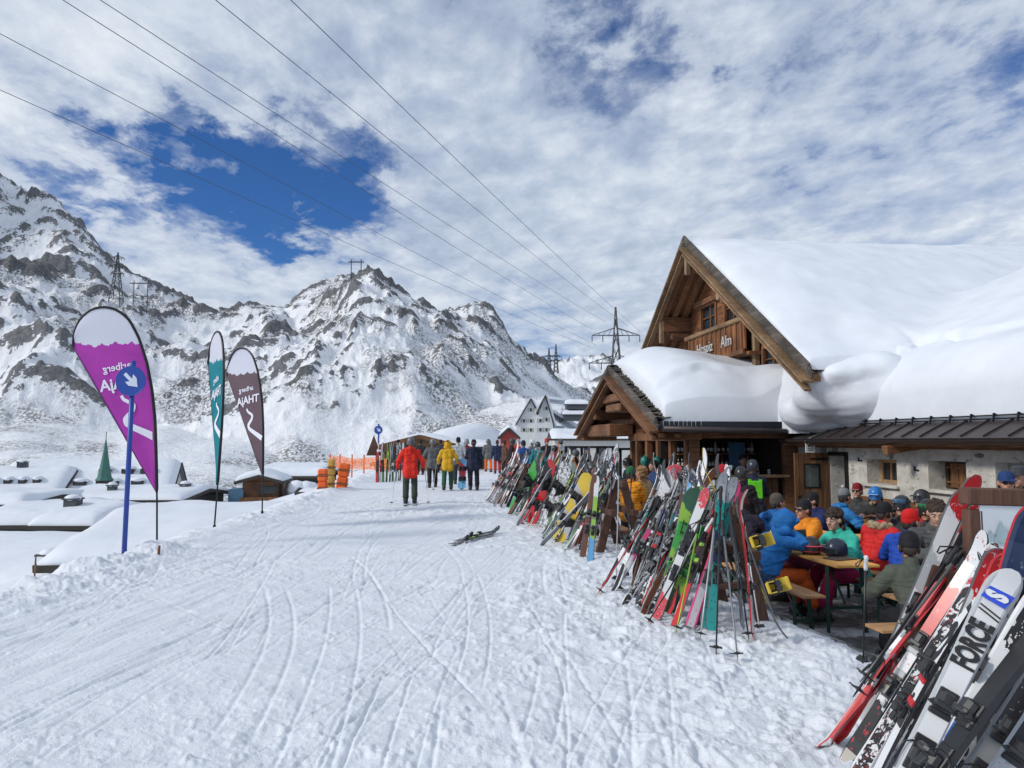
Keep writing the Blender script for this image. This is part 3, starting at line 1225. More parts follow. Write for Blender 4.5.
part(b, 'wall_beam', W_OLDY, split=True)
# balcony with upright boards and the hut's name in white letters
b = MB()
b.box((8.02, 19.5, 4.32), (.05, 3.9, .78))
bal = part(b, 'balcony', W_PLANK_Y)
p = MB()
p.box((8.0, 19.45, 4.76), (.16, 4.3, .12), bev=.02)
p.build('rail', W_PALE, bal)
p = MB()
for k in range(12):
    p.box((7.985, 17.7 + k * .33, 4.33), (.035, .09, .74))
p.box((8.0, 19.5, 3.93), (.12, 3.9, .12))
p.build('baluster', W_OLDZ, bal)
p = MB()
p.box((8.22, 19.5, 3.88), (.36, 4.2, .08))
p.build('balcony_floor', W_OLDY, bal)
for (s_, y, size) in (("Hospiz", 20.05, .42), ("Alm", 18.55, .42)):
    me = text_mesh(s_, size, .02, False, .0)
    me.materials.append(M((.55, .55, .54), .6, .3, 9, key='worn_white_paint'))
    o = link('lettering', me, bal, (7.945, y, 4.30), (R(90), 0, R(-90)))
# ridge beam tip
# ---- bar wing: its own small gable toward the run
part(roof_pair(BX + .04, 8.38, BY, BZ, BS, BH, .09, .10), 'bar_roof', W_OLDY)
b = MB()
for k in range(4):
    for sg in (-1, 1):
        b.beam((BX + .014 * k, BY, BZ + .07 - .045 * k), (BX + .014 * k, BY + sg * (BH + .02 * k), BZ + .07 - .045 * k - BS * (BH + .02 * k)), .12, .04, up=(1, 0, 0))
for sg in (-1, 1):                       # shaggy rows of shingles on the uncovered strip
    for r_ in range(2):
        nn = 30
        for k in range(nn):
            y = BY + sg * BH * (k + .5) / nn
            zt = bz(y) + .085
            a = rr.uniform(.05, .16)
            b.box((BX + .10 + .14 * r_ + rr.uniform(-.03, .03), y, zt + rr.uniform(-.01, .05)), (.2, .12, .025), (sg * -math.atan(BS) * -1 + rr.uniform(-.15, .15), rr.uniform(-.2, .1), rr.uniform(-.2, .2)))
part(b, 'shingle_edge', W_GREY)
b = MB()
for sg in (-1, 1):
    b.beam((BX - .045, BY, BZ - .19), (BX - .045, BY + sg * BH, BZ - .19 - BS * BH), .05, .20, up=(1, 0, 0))
    b.beam((BX - .015, BY, BZ - .35), (BX - .015, BY + sg * (BH - .05), BZ - .35 - BS * (BH - .05)), .05, .11, up=(1, 0, 0))
part(b, 'verge_board', W_OLD, split=True)
b = MB()
for (y, h, w2) in ((BY, .30, .26), (BY + 1.95, .30, .28), (BY - 1.95, .24, .24), (BY + 3.6, .26, .24), (BY - 3.6, .22, .2)):
    z = bz(y) - .38
    b.box((BX + .60, y, z), (1.1, w2, h), bev=.03)
b.box((BX + .35, BY, BZ - .75), (.5, 2.2, .22), bev=.03)
b.box((BX + .45, BY, BZ - 1.02), (.7, 1.5, .2), bev=.03)
b.box((BX + .5, BY + 1.9, 2.0), (.7, 2.6, .34), bev=.03)
part(b, 'purlin', W_OLDY, split=True)
b = MB()
for x in (BX + .14, BX + .5):
    for sg in (-1, 1):
        b.beam((x, BY, BZ - .27), (x, BY + sg * BH, BZ - .27 - BS * BH), .09, .12, up=(1, 0, 0))
part(b, 'rafter', W_OLDY, split=True)
# front wall of the bar wing: boards above, posts and openings below
b = MB()
n = 14
for i in range(n):
    za = 1.78 + (BZ - .4 - 1.78) * i / n
    zb = 1.78 + (BZ - .4 - 1.78) * (i + 1) / n
    y0, y1 = max(16.05, BY - (BZ - .25 - zb) / BS), min(20.5, BY + max(.05, (BZ - .25 - zb) / BS))
    if y1 > y0:
        segs = [(y0, y1)]
        if za > 1.85 and zb < 2.75 and y0 < 18.9 and y1 > 19.3:
            segs = [(y0, 18.95), (19.25, y1)]
        for (s0, s1) in segs:
            b.box((5.98, (s0 + s1) / 2, (za + zb) / 2), (.12, s1 - s0, zb - za))
b.box((5.98, 18.3, .25), (.11, 4.4, 1.1))
b.box((7.0, 20.5, 1.0), (2.0, .12, 2.9))
part(b, 'bar_wall', W_PLANK_Z)
b = MB()
b.box((6.0, 19.1, 2.28), (.03, .3, .9))
part(b, 'narrow_pane', K_GLASSB)
b = MB()
for y in (16.12, 17.15, 18.1, 19.0, 19.9, 20.42):
    b.box((5.955, y, 1.27), (.16, .15, 1.02), bev=.015)
b.box((5.945, 18.3, 1.80), (.18, 4.6, .2), bev=.015)
b.box((5.93, 18.3, .79), (.22, 4.5, .07), bev=.01)
part(b, 'post', W_OLDZ, split=True)
# side of the bar: counter under the eave
b = MB()
b.box((7.25, 15.85, 1.93), (2.6, .18, .34), bev=.02)
b.box((6.05, 15.98, .6), (.2, .2, 2.4), bev=.02)
b.box((8.25, 15.9, .6), (.34, .12, 2.4))
part(b, 'bar_beam', W_OLD, split=True)
b = MB()
b.box((7.0, 15.95, .27), (1.9, .08, 1.25))
part(b, 'bar_front', W_PLANK_X)
b = MB()
b.box((6.55, 15.885, .60), (.85, .03, .50))
part(b, 'bar_panel', K_WHITE, label='white panel on the front of the bar')
b = MB()
b.box((7.05, 15.86, .925), (2.1, .46, .06), bev=.012)
part(b, 'counter', W_PALE)
b = MB()
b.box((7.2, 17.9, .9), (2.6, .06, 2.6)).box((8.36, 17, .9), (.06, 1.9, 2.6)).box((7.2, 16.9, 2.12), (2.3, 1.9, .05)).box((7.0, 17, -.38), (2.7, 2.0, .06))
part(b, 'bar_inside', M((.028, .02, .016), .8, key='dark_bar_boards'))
b = MB()
for z in (1.02, 1.38):
    b.box((7.25, 17.72, z), (2.0, .24, .035))
part(b, 'bar_shelf', W_OLD, split=True)
b = MB()
b.box((8.43, 15.3, .6), (.1, .95, 2.2))
part(b, 'side_wall', M((.36, .36, .35), .8, .2, 3, bmp=.2, key='side_plaster'))
# dark fascia and gutter of the bar eave
b = MB()
ye, ze = BY - BH, BZ - BS * BH
b.box((6.75, ye - .03, ze - .06), (3.35, .05, .20))
b.box((6.75, ye + .30, ze + .13), (3.3, .7, .03), (math.atan(BS), 0, 0))
part(b, 'fascia', K_METALD)
b = MB()
b.tube([(BX + .12, ye - .12, ze - .12), (8.35, ye - .12, ze - .19)], .065, 10)
part(b, 'gutter', K_METAL)
b = MB()
for k in range(9):
    x = BX + .15 + k * .1 + rr.uniform(-.03, .03)
    b.lathe([(.012, 0), (.008, -.06), (.001, -rr.uniform(.1, .24))], 6, mat=Matrix.Translation((x, ye - .1, ze + .06)))
part(b, 'icicle', K_CLEAR, split=True)
b = MB()
b.box((5.88, 17.4, 1.86), (.02, .34, .16))
part(b, 'signboard', M((.04, .15, .15), .6, key='dark_teal_paint'))
for y in (17.85, 18.85):
    b = MB()
    b.lathe([(.01, -.15), (.09, -.08), (.12, 0), (.10, .1), (.02, .15), (.004, .2)], 12, mat=Matrix.Translation((5.80, y, 1.16)))
    part(b, 'hanging_lamp', M((.02, .22, .19), .4, key='teal_lamp'))
# chimney at the top of the stone wing
b = MB()
b.box((15.2, 12.05, 6.45), (.6, .6, 1.3), bev=.02).box((15.2, 12.05, 7.12), (.8, .8, .08))
part(b, 'chimney', K_METALD, split=True)


# ---- the snow load on the roofs
def snow_blanket(name, x0, x1, y0, y1, nx, ny, f, inside, mat, label=None):
    xs, ys = np.linspace(x0, x1, nx), np.linspace(y0, y1, ny)
    X, Y = np.meshgrid(xs, ys)
    top, bot = f(X, Y)
    ok = inside(X, Y)
    V, F = [], []
    ids = -np.ones(X.shape, int)
    nv = int(ok.sum())
    ids[ok] = np.arange(nv)
    Vt = np.stack([X[ok], Y[ok], top[ok]], 1)
    Vb = np.stack([X[ok], Y[ok], bot[ok]], 1)
    a, b_, c, d = ids[:-1, :-1], ids[:-1, 1:], ids[1:, 1:], ids[1:, :-1]
    q = (a >= 0) & (b_ >= 0) & (c >= 0) & (d >= 0)
    F = np.stack([a[q], b_[q], c[q], d[q]], 1)
    # skirt around the border
    from collections import Counter
    cnt = Counter()
    for f_ in F:
        for i in range(4):
            u, v = int(f_[i]), int(f_[(i + 1) % 4])
            cnt[(u, v)] += 1
    sk = [(v, u, u + nv, v + nv) for (u, v) in cnt if (v, u) not in cnt]
    V = np.concatenate([Vt, Vb])
    F = np.concatenate([F, np.array(sk)])
    o = np_mesh(name, V, F, mat, parent=CH)
    o.matrix_parent_inverse = Matrix.Translation((-8.4, -14, .42))
    if label:
        o['label'] = label
    return o


def smax(a, b, k):
    return np.logaddexp(a / k, b / k) * k


def edge(d, w):
    t = np.clip(d / w, 0, 1)
    return np.sqrt(np.clip(1 - (1 - t) ** 2, 0, 1))


def main_roof(X, Y):
    wing = np.where(X < RIDX, EZ + ES * (X - EX), EZ + ES * (2 * RIDX - X - EX))
    gab = GZ - GS * np.abs(Y - GY)
    wing = np.where(Y > 15.65, -5, wing)
    wing_s = EZ + ES * (RIDX - EX) - ES * (np.sqrt((X - RIDX) ** 2 + 1.2) - .8)
    gab_s = GZ + .02 - GS * np.abs(Y - GY) - .25 * np.exp(-((Y - GY) / .8) ** 2)
    lump = .10 * fbm(X, Y, 3.5, 3, .5, 7) + .02 * fbm(X, Y, .6, 2, .5, 9)
    # distance in from the free edges
    d_e = (X - (EX + .52)) / .9
    d_g = np.where(Y < 13.5, (Y + 9) , (X - GX - .04))
    tw = .62 * edge(X - (EX + .50), .7) + .10
    xc = EX + 1.55 + .16 * vnoise(Y / .9, X * 0, 4) + .05 * vnoise(Y / .2, X * 0, 14)      # the crack where the snow has slid
    tw = tw + .10 * sstep(X, xc - .03, xc + .12) - .13 * np.exp(-((X - xc) / .075) ** 2) * sstep(vnoise(Y / .7, X * 0 + 5, 24), -.5, .2)
    tg = .10 + .50 * edge(X - GX, 1.6) * (.55 + .45 * sstep(np.abs(Y - GY), 0, 3)) * (1 - .75 * sstep(GY - Y, GH - 2.2, GH) * (1 - sstep(X, GX + .9, GX + 2.2)))
    a = wing_s + tw
    a = np.where(Y > 15.68, -5, a)
    g = gab_s + tg
    g = np.where(X < GX, -5, g)
    g = np.where(Y < GY - GH, g - (GY - GH - Y) * 1.6, g)
    top = smax(a, g, .16) + lump * edge(X - GX, 2)
    base = np.where(Y < GY - GH, np.where(X < RIDX, EZ + ES * (X - EX), EZ), np.maximum(gab, np.where(Y < 15.65, wing, -5)))
    base = base - .02
    return np.maximum(top, base + .02), base


def main_in(X, Y):
    return ((X >= EX + .495) & (Y <= 15.64) & (Y >= EY0)) | ((X >= GX + .02) & (Y >= GY - GH + .0) & (Y <= GY + GH))


snow_blanket('roof_snow', 7.42, 19.0, EY0, 26.7, 330, 380, main_roof, main_in, K_SNOW, 'thick smooth snow over the main roof')


def bar_roof(X, Y):
    r_ = BZ - BS * np.abs(Y - BY)
    rs_ = BZ + .05 - BS * (np.sqrt((Y - BY) ** 2 + 1.5) - .75)
    yi = Y - (BY - BH)
    t = .16 + .60 * edge(X - (BX + .18), 1.4) * edge(yi + .05, 1.2)
    step = .14 * sstep(yi, .75 + .22 * vnoise(X / .5, X * 0, 3), 1.0 + .22 * vnoise(X / .5, X * 0, 3))
    t = t - .12 + step
    t += .05 * fbm(X, Y, 1.6, 3, .5, 13)
    slide = .45 * sstep(X, 7.2, 8.3) * (1 - sstep(Y, 15.6, 16.6)) - .28 * sstep(X, 6.0, 8.2) * sstep(Y, 16.0, 17.5)
    return np.maximum(rs_ + t + slide, r_ + .05), r_ - .02


def bar_in(X, Y):
    return (X >= BX + .20) & (X <= 8.39) & (Y >= BY - BH + .02) & (Y <= BY + BH)


snow_blanket('roof_snow', BX + .18, 8.4, BY - BH, BY + BH, 110, 230, bar_roof, bar_in, K_SNOW, 'rounded heap of snow over the bar roof')


# bank of slid snow that joins the two roofs
def bank_lim(Y):
    return 7.75 + .78 * (1 - sstep(Y, 14.4, 15.6))


def bank(X, Y):
    lim = bank_lim(Y) + .10 * vnoise(Y / .5, Y * 0 + 2.2, 8) * (Y < 15)
    hgt = .30 + 1.3 * sstep(Y, 10.7, 14.0)
    z = 1.98 + hgt * edge(X - lim + .03, 1.0) ** .9 + .10 * np.clip(X - lim, 0, 2) + .09 * fbm(X, Y, .7, 4, .55, 33)
    return np.maximum(z, 1.9), np.full_like(z, 1.86)


def bank_in(X, Y):
    return X >= bank_lim(Y)


snow_blanket('snow_bank', 7.7, 10.4, 10.6, 16.2, 130, 220, bank, bank_in, K_SNOW)
# ------------------------------------------------------------------ swept terrace floor
def terrace_mat():
    m, nt, b = newmat('trodden_terrace')
    v = coords(nt)
    f = noise(nt, v, 1.6, 6, .65, .3)
    f2 = noise(nt, v, 14, 4, .6)
    k = mth(nt, 'ADD', mth(nt, 'MULTIPLY', f, .75), mth(nt, 'MULTIPLY', f2, .25))
    r = ramp(nt, [(.40, (.05, .048, .047)), (.49, (.17, .17, .175)), (.56, (.48, .50, .54)), (.68, (.68, .72, .77))])
    nt.links.new(k, r.inputs[0])
    nt.links.new(r.outputs[0], b.inputs['Base Color'])
    b.inputs['Roughness'].default_value = .55
    bump(nt, b, k, .6, .03)
    return m


xs, ys = np.linspace(3.7, 8.52, 60), np.linspace(3.2, 16.3, 150)
X, Y = np.meshgrid(xs, ys)
h = base_h(X.ravel(), Y.ravel())
jag = 4.15 + .30 * vnoise(Y.ravel() / .8, Y.ravel() * 0 + .4, 91)
Z = np.where(X.ravel() > jag, h + .035, h - .08)
i = (np.arange(len(ys) - 1)[:, None] * len(xs) + np.arange(len(xs) - 1)[None, :]).ravel()
o = np_mesh('terrace', np.stack([X.ravel(), Y.ravel(), Z], 1), np.stack([i, i + 1, i + len(xs) + 1, i + len(xs)], 1), terrace_mat())
tag(o, kind='structure')
TZ = -.40      # level people stand and benches rest on


def ground_z(x, y):
    a, b_ = np.array([x]), np.array([y])
    return float(base_h(a, b_)[0])


# ------------------------------------------------------------------ skis, boards, poles
def graphic(name, cols, kind, seed, edgec=None, rough=.32):
    """printed top sheet: blocks of colour along the length with a broken pattern"""
    key = ('g', name)
    if key in _mats:
        return _mats[key]
    m, nt, b = newmat('ski_graphic')
    t = nt.nodes.new('ShaderNodeTexCoord')
    s = nt.nodes.new('ShaderNodeSeparateXYZ')
    nt.links.new(t.outputs['Object'], s.inputs[0])
    mp = nt.nodes.new('ShaderNodeMapping')
    mp.inputs['Location'].default_value = (seed * 1.7, seed * .9, seed * 2.3)
    mp.inputs['Scale'].default_value = (9, 9, 3.2) if kind != 'camo' else (12, 12, 7)
    nt.links.new(t.outputs['Object'], mp.inputs[0])
    n = noise(nt, mp.outputs[0], 1.0, 5 if kind != 'plain' else 2, .7, .8)
    z = mth(nt, 'DIVIDE', s.outputs[2], 1.75)
    if kind == 'blocks':
        f = mth(nt, 'ADD', z, mth(nt, 'MULTIPLY', mth(nt, 'SUBTRACT', n, .5), .18))
        f = mth(nt, 'ADD', f, mth(nt, 'MULTIPLY', s.outputs[0], .5))
        st = [(i / len(cols), c) for i, c in enumerate(cols)]
        r = ramp(nt, st, 'CONSTANT')
    elif kind == 'camo':
        f = n
        st = [(.0, cols[0])] + [(.40 + .11 * i, c) for i, c in enumerate(cols[1:])]
        r = ramp(nt, st, 'CONSTANT')
    elif kind == 'ends':
        f = mth(nt, 'ADD', z, mth(nt, 'MULTIPLY', mth(nt, 'SUBTRACT', n, .5), .08))
        st = [(0, cols[0]), (.24, cols[1]), (.72, cols[2 % len(cols)]), (.9, cols[0])]
        r = ramp(nt, st, 'CONSTANT')
    else:
        f = n
        st = [(.0, cols[0]), (.56, cols[min(1, len(cols) - 1)]), (.7, cols[-1])]
        r = ramp(nt, st, 'CONSTANT')
    nt.links.new(f, r.inputs[0])
    col = r.outputs[0]
    if kind != 'plain':                                   # small print flecks
        n2 = noise(nt, mp.outputs[0], 7, 2, .6)
        fl = mth(nt, 'GREATER_THAN', n2, .64)
        col = mixc(nt, mth(nt, 'MULTIPLY', fl, .8), col, cols[(seed + 1) % len(cols)])
    if edgec is not None:
        e = mth(nt, 'GREATER_THAN', mth(nt, 'ABSOLUTE', s.outputs[0]), .030)
        col = mixc(nt, e, col, edgec)
    # snow dust and scratches
    du = ramp(nt, [(.62, (0, 0, 0)), (.72, (.55, .55, .55))])
    nt.links.new(noise(nt, mp.outputs[0], 2.4, 6, .7), du.inputs[0])
    col = mixc(nt, du.outputs[0], col, (.62, .65, .69))
    nt.links.new(col, b.inputs['Base Color'])
    b.inputs['Roughness'].default_value = rough
    _mats[key] = m
    return m


C = dict(black=(.018, .018, .02), white=(.74, .75, .76), grey=(.22, .23, .24), silver=(.46, .48, .50), red=(.55, .025, .03), coral=(.72, .10, .12), orange=(.75, .18, .03),
         yellow=(.66, .47, .05), lime=(.28, .50, .06), green=(.06, .36, .07), teal=(.03, .36, .33), blue=(.04, .13, .48), navy=(.02, .035, .09), brown=(.16, .06, .035), pink=(.70, .06, .22),
         skyblue=(.12, .36, .62), darkgreen=(.03, .10, .06))


def ski_mesh(width, L, tail_round=False, thick=.016):
    mb = MB()
    us = [i / 20 * .92 for i in range(21)] + [.94, .955, .968, .979, .988, .995, 1.0]
    N = len(us) - 1
    prof = []
    for u in us:
        z = L * u
        wd = width * (1 + .28 * ((u - .48) / .5) ** 2) * .5 * .86
        if u > .93:
            wd *= math.sqrt(max(0.02, 1 - ((u - .93) / .072) ** 2))
        if u < .035:
            wd *= .70 + .30 * (u / .035)
        y = -(.085 * ((u - .86) / .14) ** 2 if u > .86 else 0) - (.02 * ((.07 - u) / .07) ** 2 if u < .07 else 0)
        y -= .012 * math.sin(PI * u)
        th = thick * (.35 + .65 * math.sin(PI * min(max(u, .02), .98)))
        prof.append((z, wd, y, th))
    o = len(mb.v)
    for (z, wd, y, th) in prof:
        mb.v += [(-wd, y, z), (-wd * .82, y - th, z), (wd * .82, y - th, z), (wd, y, z)]
    for i in range(N):
        a, c = o + i * 4, o + i * 4 + 4
        for (p, q, mi) in ((0, 1, 1), (1, 2, 0), (2, 3, 1), (3, 0, 2)):
            mb.f.append((a + p, a + q, c + q, c + p)[::-1])
            mb.m.append(mi)
            mb.sm.append(False)
    mb.f += [(o, o + 1, o + 2, o + 3), tuple(o + N * 4 + k for k in (3, 2, 1, 0))]
    mb.m += [2, 2]
    mb.sm += [False, False]
    return mb


K_EDGE = M((.16, .165, .17), .35, .25, 12, .6, key='ski_edge')
K_BASE = M((.03, .03, .033), .4, .4, 5, key='ski_base')


def binding_toe():
    mb = MB()
    mb.box((0, -.022, .0), (.062, .022, .15), bev=.005)
    mb.box((0, -.052, .02), (.052, .05, .085), bev=.014)
    mb.box((0, -.070, -.022), (.072, .022, .035), bev=.008)
    for s in (-1, 1):
        mb.beam((s * .02, -.055, -.01), (s * .042, -.058, -.05), .016, .028, bev=.004)
    mb.box((0, -.032, -.085), (.07, .02, .04), bev=.005, mi=1)
    return mb


def binding_heel():
    mb = MB()
    mb.box((0, -.020, .0), (.058, .018, .22), bev=.004)
    mb.box((0, -.048, .0), (.054, .05, .095), bev=.014)
    mb.box((0, -.086, .028), (.060, .05, .045), bev=.012)
    mb.beam((0, -.075, -.01), (0, -.085, -.085), .036, .016, bev=.004)
    mb.box((0, -.024, .10), (.066, .02, .05), bev=.004, mi=1)
    return mb


def brake_mb():
    mb = MB()
    for s in (-1, 1):
        mb.tube([(s * .030, -.03, .07), (s * .055, -.028, .03), (s * .057, -.018, -.10)], .004, 5)
        mb.box((s * .057, -.016, -.115), (.012, .016, .05), bev=.003)
    return mb


_bind = {}
K_BIND = M((.03, .031, .034), .38, .3, 9, key='binding_plastic')


def bind_meshes(accent):
    if accent not in _bind:
        r = []
        for f, nm in ((binding_toe, 'binding_toe'), (binding_heel, 'binding_heel'), (brake_mb, 'brake')):
            me = f().build(nm, [K_BIND, M(C[accent], .4, .15, 9, key='binding_' + accent)])
            r.append(me.data)
            bpy.data.objects.remove(me)
        _bind[accent] = r
    return _bind[accent]


_skis = {}


def make_ski(style, label, group=None, width=.078, L=1.7, accent='silver', binding=True):
    """style = (name, colours, kind, seed, edge)"""
    key = (style[0], width, L)
    if key not in _skis:
        g = graphic(style[0], [C[c] for c in style[1]], style[2], style[3], C[style[4]] if style[4] else None)
        ob = ski_mesh(width, L).build('ski', [g, M(C[style[4]], .35, .15, 12, key='ski_sidewall') if style[4] else K_EDGE, K_BASE])
        _skis[key] = ob.data
        bpy.data.objects.remove(ob)
    o = link('ski', _skis[key])
    tag(o, label, 'ski', group)
    if binding:
        t, h, br = bind_meshes(accent)
        q = link('binding_toe', t, o, (0, -.008, L * .535))
        hh = link('binding_heel', h, o, (0, -.008, L * .345))
        q.scale = hh.scale = (.86, .78, .86)
        link('brake', br, hh)
    return o


def orient(o, base, top, face, L=None):
    """stand a ski (along its own Z) from base to top with its top sheet (own -Y) turned to `face`"""
    base, top = Vector(base), Vector(top)
    z = (top - base)
    n = z.length
    z.normalize()
    f = Vector(face)
    f = (f - z * f.dot(z)).normalized()
    y = -f
    x = y.cross(z)
    k = 1.0 if L is None else n / L
    m = Matrix((x, y, z)).transposed().to_4x4()
    o.matrix_world = Matrix.Translation(base) @ m @ Matrix.Diagonal((1, 1, k, 1))
    return o


_pole = {}


def make_pole(colour, grip, label, group=None, L=1.2):
    key = (colour, grip)
    if key not in _pole:
        a = MB().tube([(0, 0, 0), (0, 0, .06), (0, 0, L - .12)], [.0025, .0065, .009], 7).build('shaft', M(C[colour], .35, .15, 8, .4, key='pole_' + colour))
        g = MB()
        g.tube([(0, 0, L - .15), (0, 0, L - .12), (.004, 0, L - .06), (0, 0, L - .02), (0, 0, L)], [.012, .016, .015, .019, .012], 8)
        g = g.build('grip', M(C[grip], .6, .2, 8, key='grip'))
        k = MB()
        k.lathe([(.006, .075), (.03, .065), (.05, .06), (.03, .055), (.006, .05)], 8)
        for i in range(5):
            t = 2 * PI * i / 5
            k.box((.045 * math.cos(t), .045 * math.sin(t), .06), (.014, .014, .008))
        k = k.build('basket', K_BLACK)
        s = MB()
        pts = [(0, .012, L - .01)] + [(.02 * math.sin(q), .03 + .05 * q / 3, L - .03 - .09 * math.sin(q)) for q in (.5, 1.2, 1.9, 2.6)] + [(0, .015, L - .02)]
        s.tube(pts, .005, 4)
        s = s.build('strap', K_BLACK)
        _pole[key] = [q.data for q in (a, g, k, s)]
        for q in (a, g, k, s):
            bpy.data.objects.remove(q)
    e = link('ski_pole', _pole[key][0])
    tag(e, label, 'ski pole', group)
    for nm, me in zip(('grip', 'basket', 'strap'), _pole[key][1:]):
        link(nm, me, e)
    return e


def board_mesh(width, L):
    mb = MB()
    N = 26
    rows = []
    for i in range(N + 1):
        u = i / N
        wd = width / 2 * (.88 + .12 * ((u - .5) / .35) ** 2 if abs(u - .5) < .38 else 1.0)
        for e in (u, 1 - u):
            if e < .12:
                wd *= math.sqrt(max(.02, 1 - ((.12 - e) / .121) ** 2))
        y = 0
        for e in (u, 1 - u):
            if e < .15:
                y -= .05 * ((.15 - e) / .15) ** 2
        rows.append((L * u, wd, y))
    th = .014
    for (z, wd, y) in rows:
        mb.v += [(-wd, y, z), (-wd * .97, y - th, z), (0, y - th - .002, z), (wd * .97, y - th, z), (wd, y, z)]
    for i in range(N):
        a, c = i * 5, i * 5 + 5
        for (p, q, mi) in ((0, 1, 1), (1, 2, 0), (2, 3, 0), (3, 4, 1), (4, 0, 2)):
            mb.f.append((a + p, a + q, c + q, c + p)[::-1])
            mb.m.append(mi)
            mb.sm.append(False)
    mb.f += [(0, 1, 2, 3, 4), tuple(N * 5 + k for k in (4, 3, 2, 1, 0))]
    mb.m += [2, 2]
    mb.sm += [False, False]
    return mb


def board_binding():
    b1 = MB()
    b1.box((0, -.03, 0), (.25, .03, .12), bev=.008)
    for s in (-1, 1):
        b1.box((.0, -.06, s * .058), (.22, .07, .012), bev=.004)
    b2 = MB()
    b2.box((.125, -.13, 0), (.022, .20, .15), (0, 0, R(-14)), bev=.01)
    b3s = []
    for x, w_ in ((-.075, .04), (.045, .065)):
        b3 = MB()
        b3s.append(b3)
        pts = [(x, -.05, -.068), (x, -.11, -.055), (x, -.125, 0), (x, -.11, .055), (x, -.05, .068)]
        for p, q in zip(pts, pts[1:]):
            b3.beam(p, q, w_, .012, up=(1, 0, 0))
    return b1, b2, b3s


def make_board(style, label, group=None, width=.29, L=1.55, accent='black', bindings=True, letters=None):
    g = graphic(style[0], [C[c] for c in style[1]], style[2], style[3], None)
    o = board_mesh(width, L).build('snowboard', [g, K_EDGE, K_BASE])
    tag(o, label, 'snowboard', group)
    if bindings:
        for u in (.34, .66):
            b1, b2, b3 = board_binding()
            q = b1.build('binding', M(C[accent], .45, .2, 9, key='board_binding'), o, (0, -.012, L * u))
            b2.build('highback', M(C[accent], .45, .2, 9, key='board_binding'), q)
            for m_ in b3:
                m_.build('strap', K_BIND if accent != 'black' else M((.05, .05, .055), .5, .2, 9, key='strap'), q)
    return o


ST = [  # name, colours, kind, seed, edge line
    ('black_lime', ['black', 'black', 'lime', 'black'], 'blocks', 1, 'lime'), ('white_black', ['white', 'black', 'white', 'grey'], 'camo', 2, None),
    ('grey_red', ['grey', 'silver', 'red', 'black'], 'blocks', 3, None), ('black_white', ['black', 'white', 'black', 'grey', 'black'], 'blocks', 4, 'white'),
    ('white_red', ['white', 'red', 'white', 'white'], 'blocks', 5, 'red'), ('navy_sky', ['navy', 'navy', 'skyblue', 'white'], 'ends', 6, None),
    ('silver_black', ['silver', 'black', 'silver', 'white'], 'camo', 7, None), ('teal_white', ['teal', 'white', 'teal', 'navy'], 'blocks', 8, None),
    ('black_orange', ['black', 'orange', 'black', 'grey'], 'ends', 9, 'orange'), ('green_black', ['green', 'black', 'lime', 'darkgreen'], 'blocks', 10, None),
    ('brown_black', ['brown', 'brown', 'black'], 'plain', 11, None), ('white_blue', ['white', 'blue', 'white', 'silver'], 'blocks', 12, 'blue'),
    ('black_yellow', ['black', 'yellow', 'black', 'black'], 'ends', 13, 'yellow'), ('grey_camo', ['grey', 'black', 'white', 'silver'], 'camo', 14, None),
    ('red_black', ['red', 'black', 'red', 'white'], 'blocks', 15, None), ('white_pink', ['white', 'pink', 'silver', 'white'], 'blocks', 16, None),
    ('dark_speck', ['black', 'grey', 'black', 'white'], 'camo', 17, 'silver'), ('darkgreen_white', ['darkgreen', 'white', 'darkgreen', 'black'], 'blocks', 18, None),
]
WORD = {'black_lime': 'black and lime striped', 'white_black': 'white and black patterned', 'grey_red': 'grey ski with red band:', 'black_white': 'black and white banded', 'white_red': 'white and red banded',
        'navy_sky': 'navy and sky blue', 'silver_black': 'silver and black patterned', 'teal_white': 'teal and white', 'black_orange': 'black and orange edged', 'green_black': 'green and black', 'brown_black': 'dark brown',
        'white_blue': 'white and blue', 'black_yellow': 'black and yellow edged', 'grey_camo': 'grey camouflage patterned', 'red_black': 'red and black', 'white_pink': 'white and pink', 'dark_speck': 'black speckled',
        'darkgreen_white': 'dark green and white'}
WORD['grey_red'] = 'grey and red'


# ------------------------------------------------------------------ racks
def rack_run(p0, p1, top=1.02, half=.40, label='', label_posts=3):
    """ridge rack of crossed timber legs from p0 to p1 (ground points)"""
    p0, p1 = Vector((*p0, 0)), Vector((*p1, 0))
    d = (p1 - p0)
    L = d.length
    d.normalize()
    n = Vector((-d.y, d.x, 0))
    g0 = ground_z(p0.x, p0.y)
    root = empty('ski_rack', (p0.x, p0.y, g0), 0, label, 'ski rack', 'timber ski racks beside the run')
    inv = Matrix.Translation((-p0.x, -p0.y, -g0))

    def add(mb, nm):
        q = mb.build(nm, W_RED, root)
        q.matrix_parent_inverse = inv
    for k in range(label_posts):
        c = p0 + d * (L * k / (label_posts - 1))
        for s in (-1, 1):
            f = c + n * s * half
            add(MB().beam((f.x, f.y, ground_z(f.x, f.y) - .12), (c.x + n.x * s * .03 + d.x * s * .05, c.y + n.y * s * .03 + d.y * s * .05, top + .06), .12, .055, up=d, bev=.006), 'leg')
        a, b_ = c + n * half * .68, c - n * half * .68
        add(MB().beam((a.x, a.y, .32), (b_.x, b_.y, .32), .10, .045, bev=.006), 'cross_tie')
    for (s, z) in ((0, top), (1, top * .60), (-1, top * .60)):
        o_ = n * s * (half * .46)
        a, b_ = p0 + o_ - d * .25, p1 + o_ + d * .25
        add(MB().beam((a.x, a.y, z), (b_.x, b_.y, z), .09, .09, bev=.008), 'rail')
    return root, d, n


rk = random.Random(11)
LEFTF = Vector((-1, -.45, .3))
used_labels = set()


def uniq(lbl):
    assert lbl not in used_labels, lbl
    used_labels.add(lbl)
    return lbl


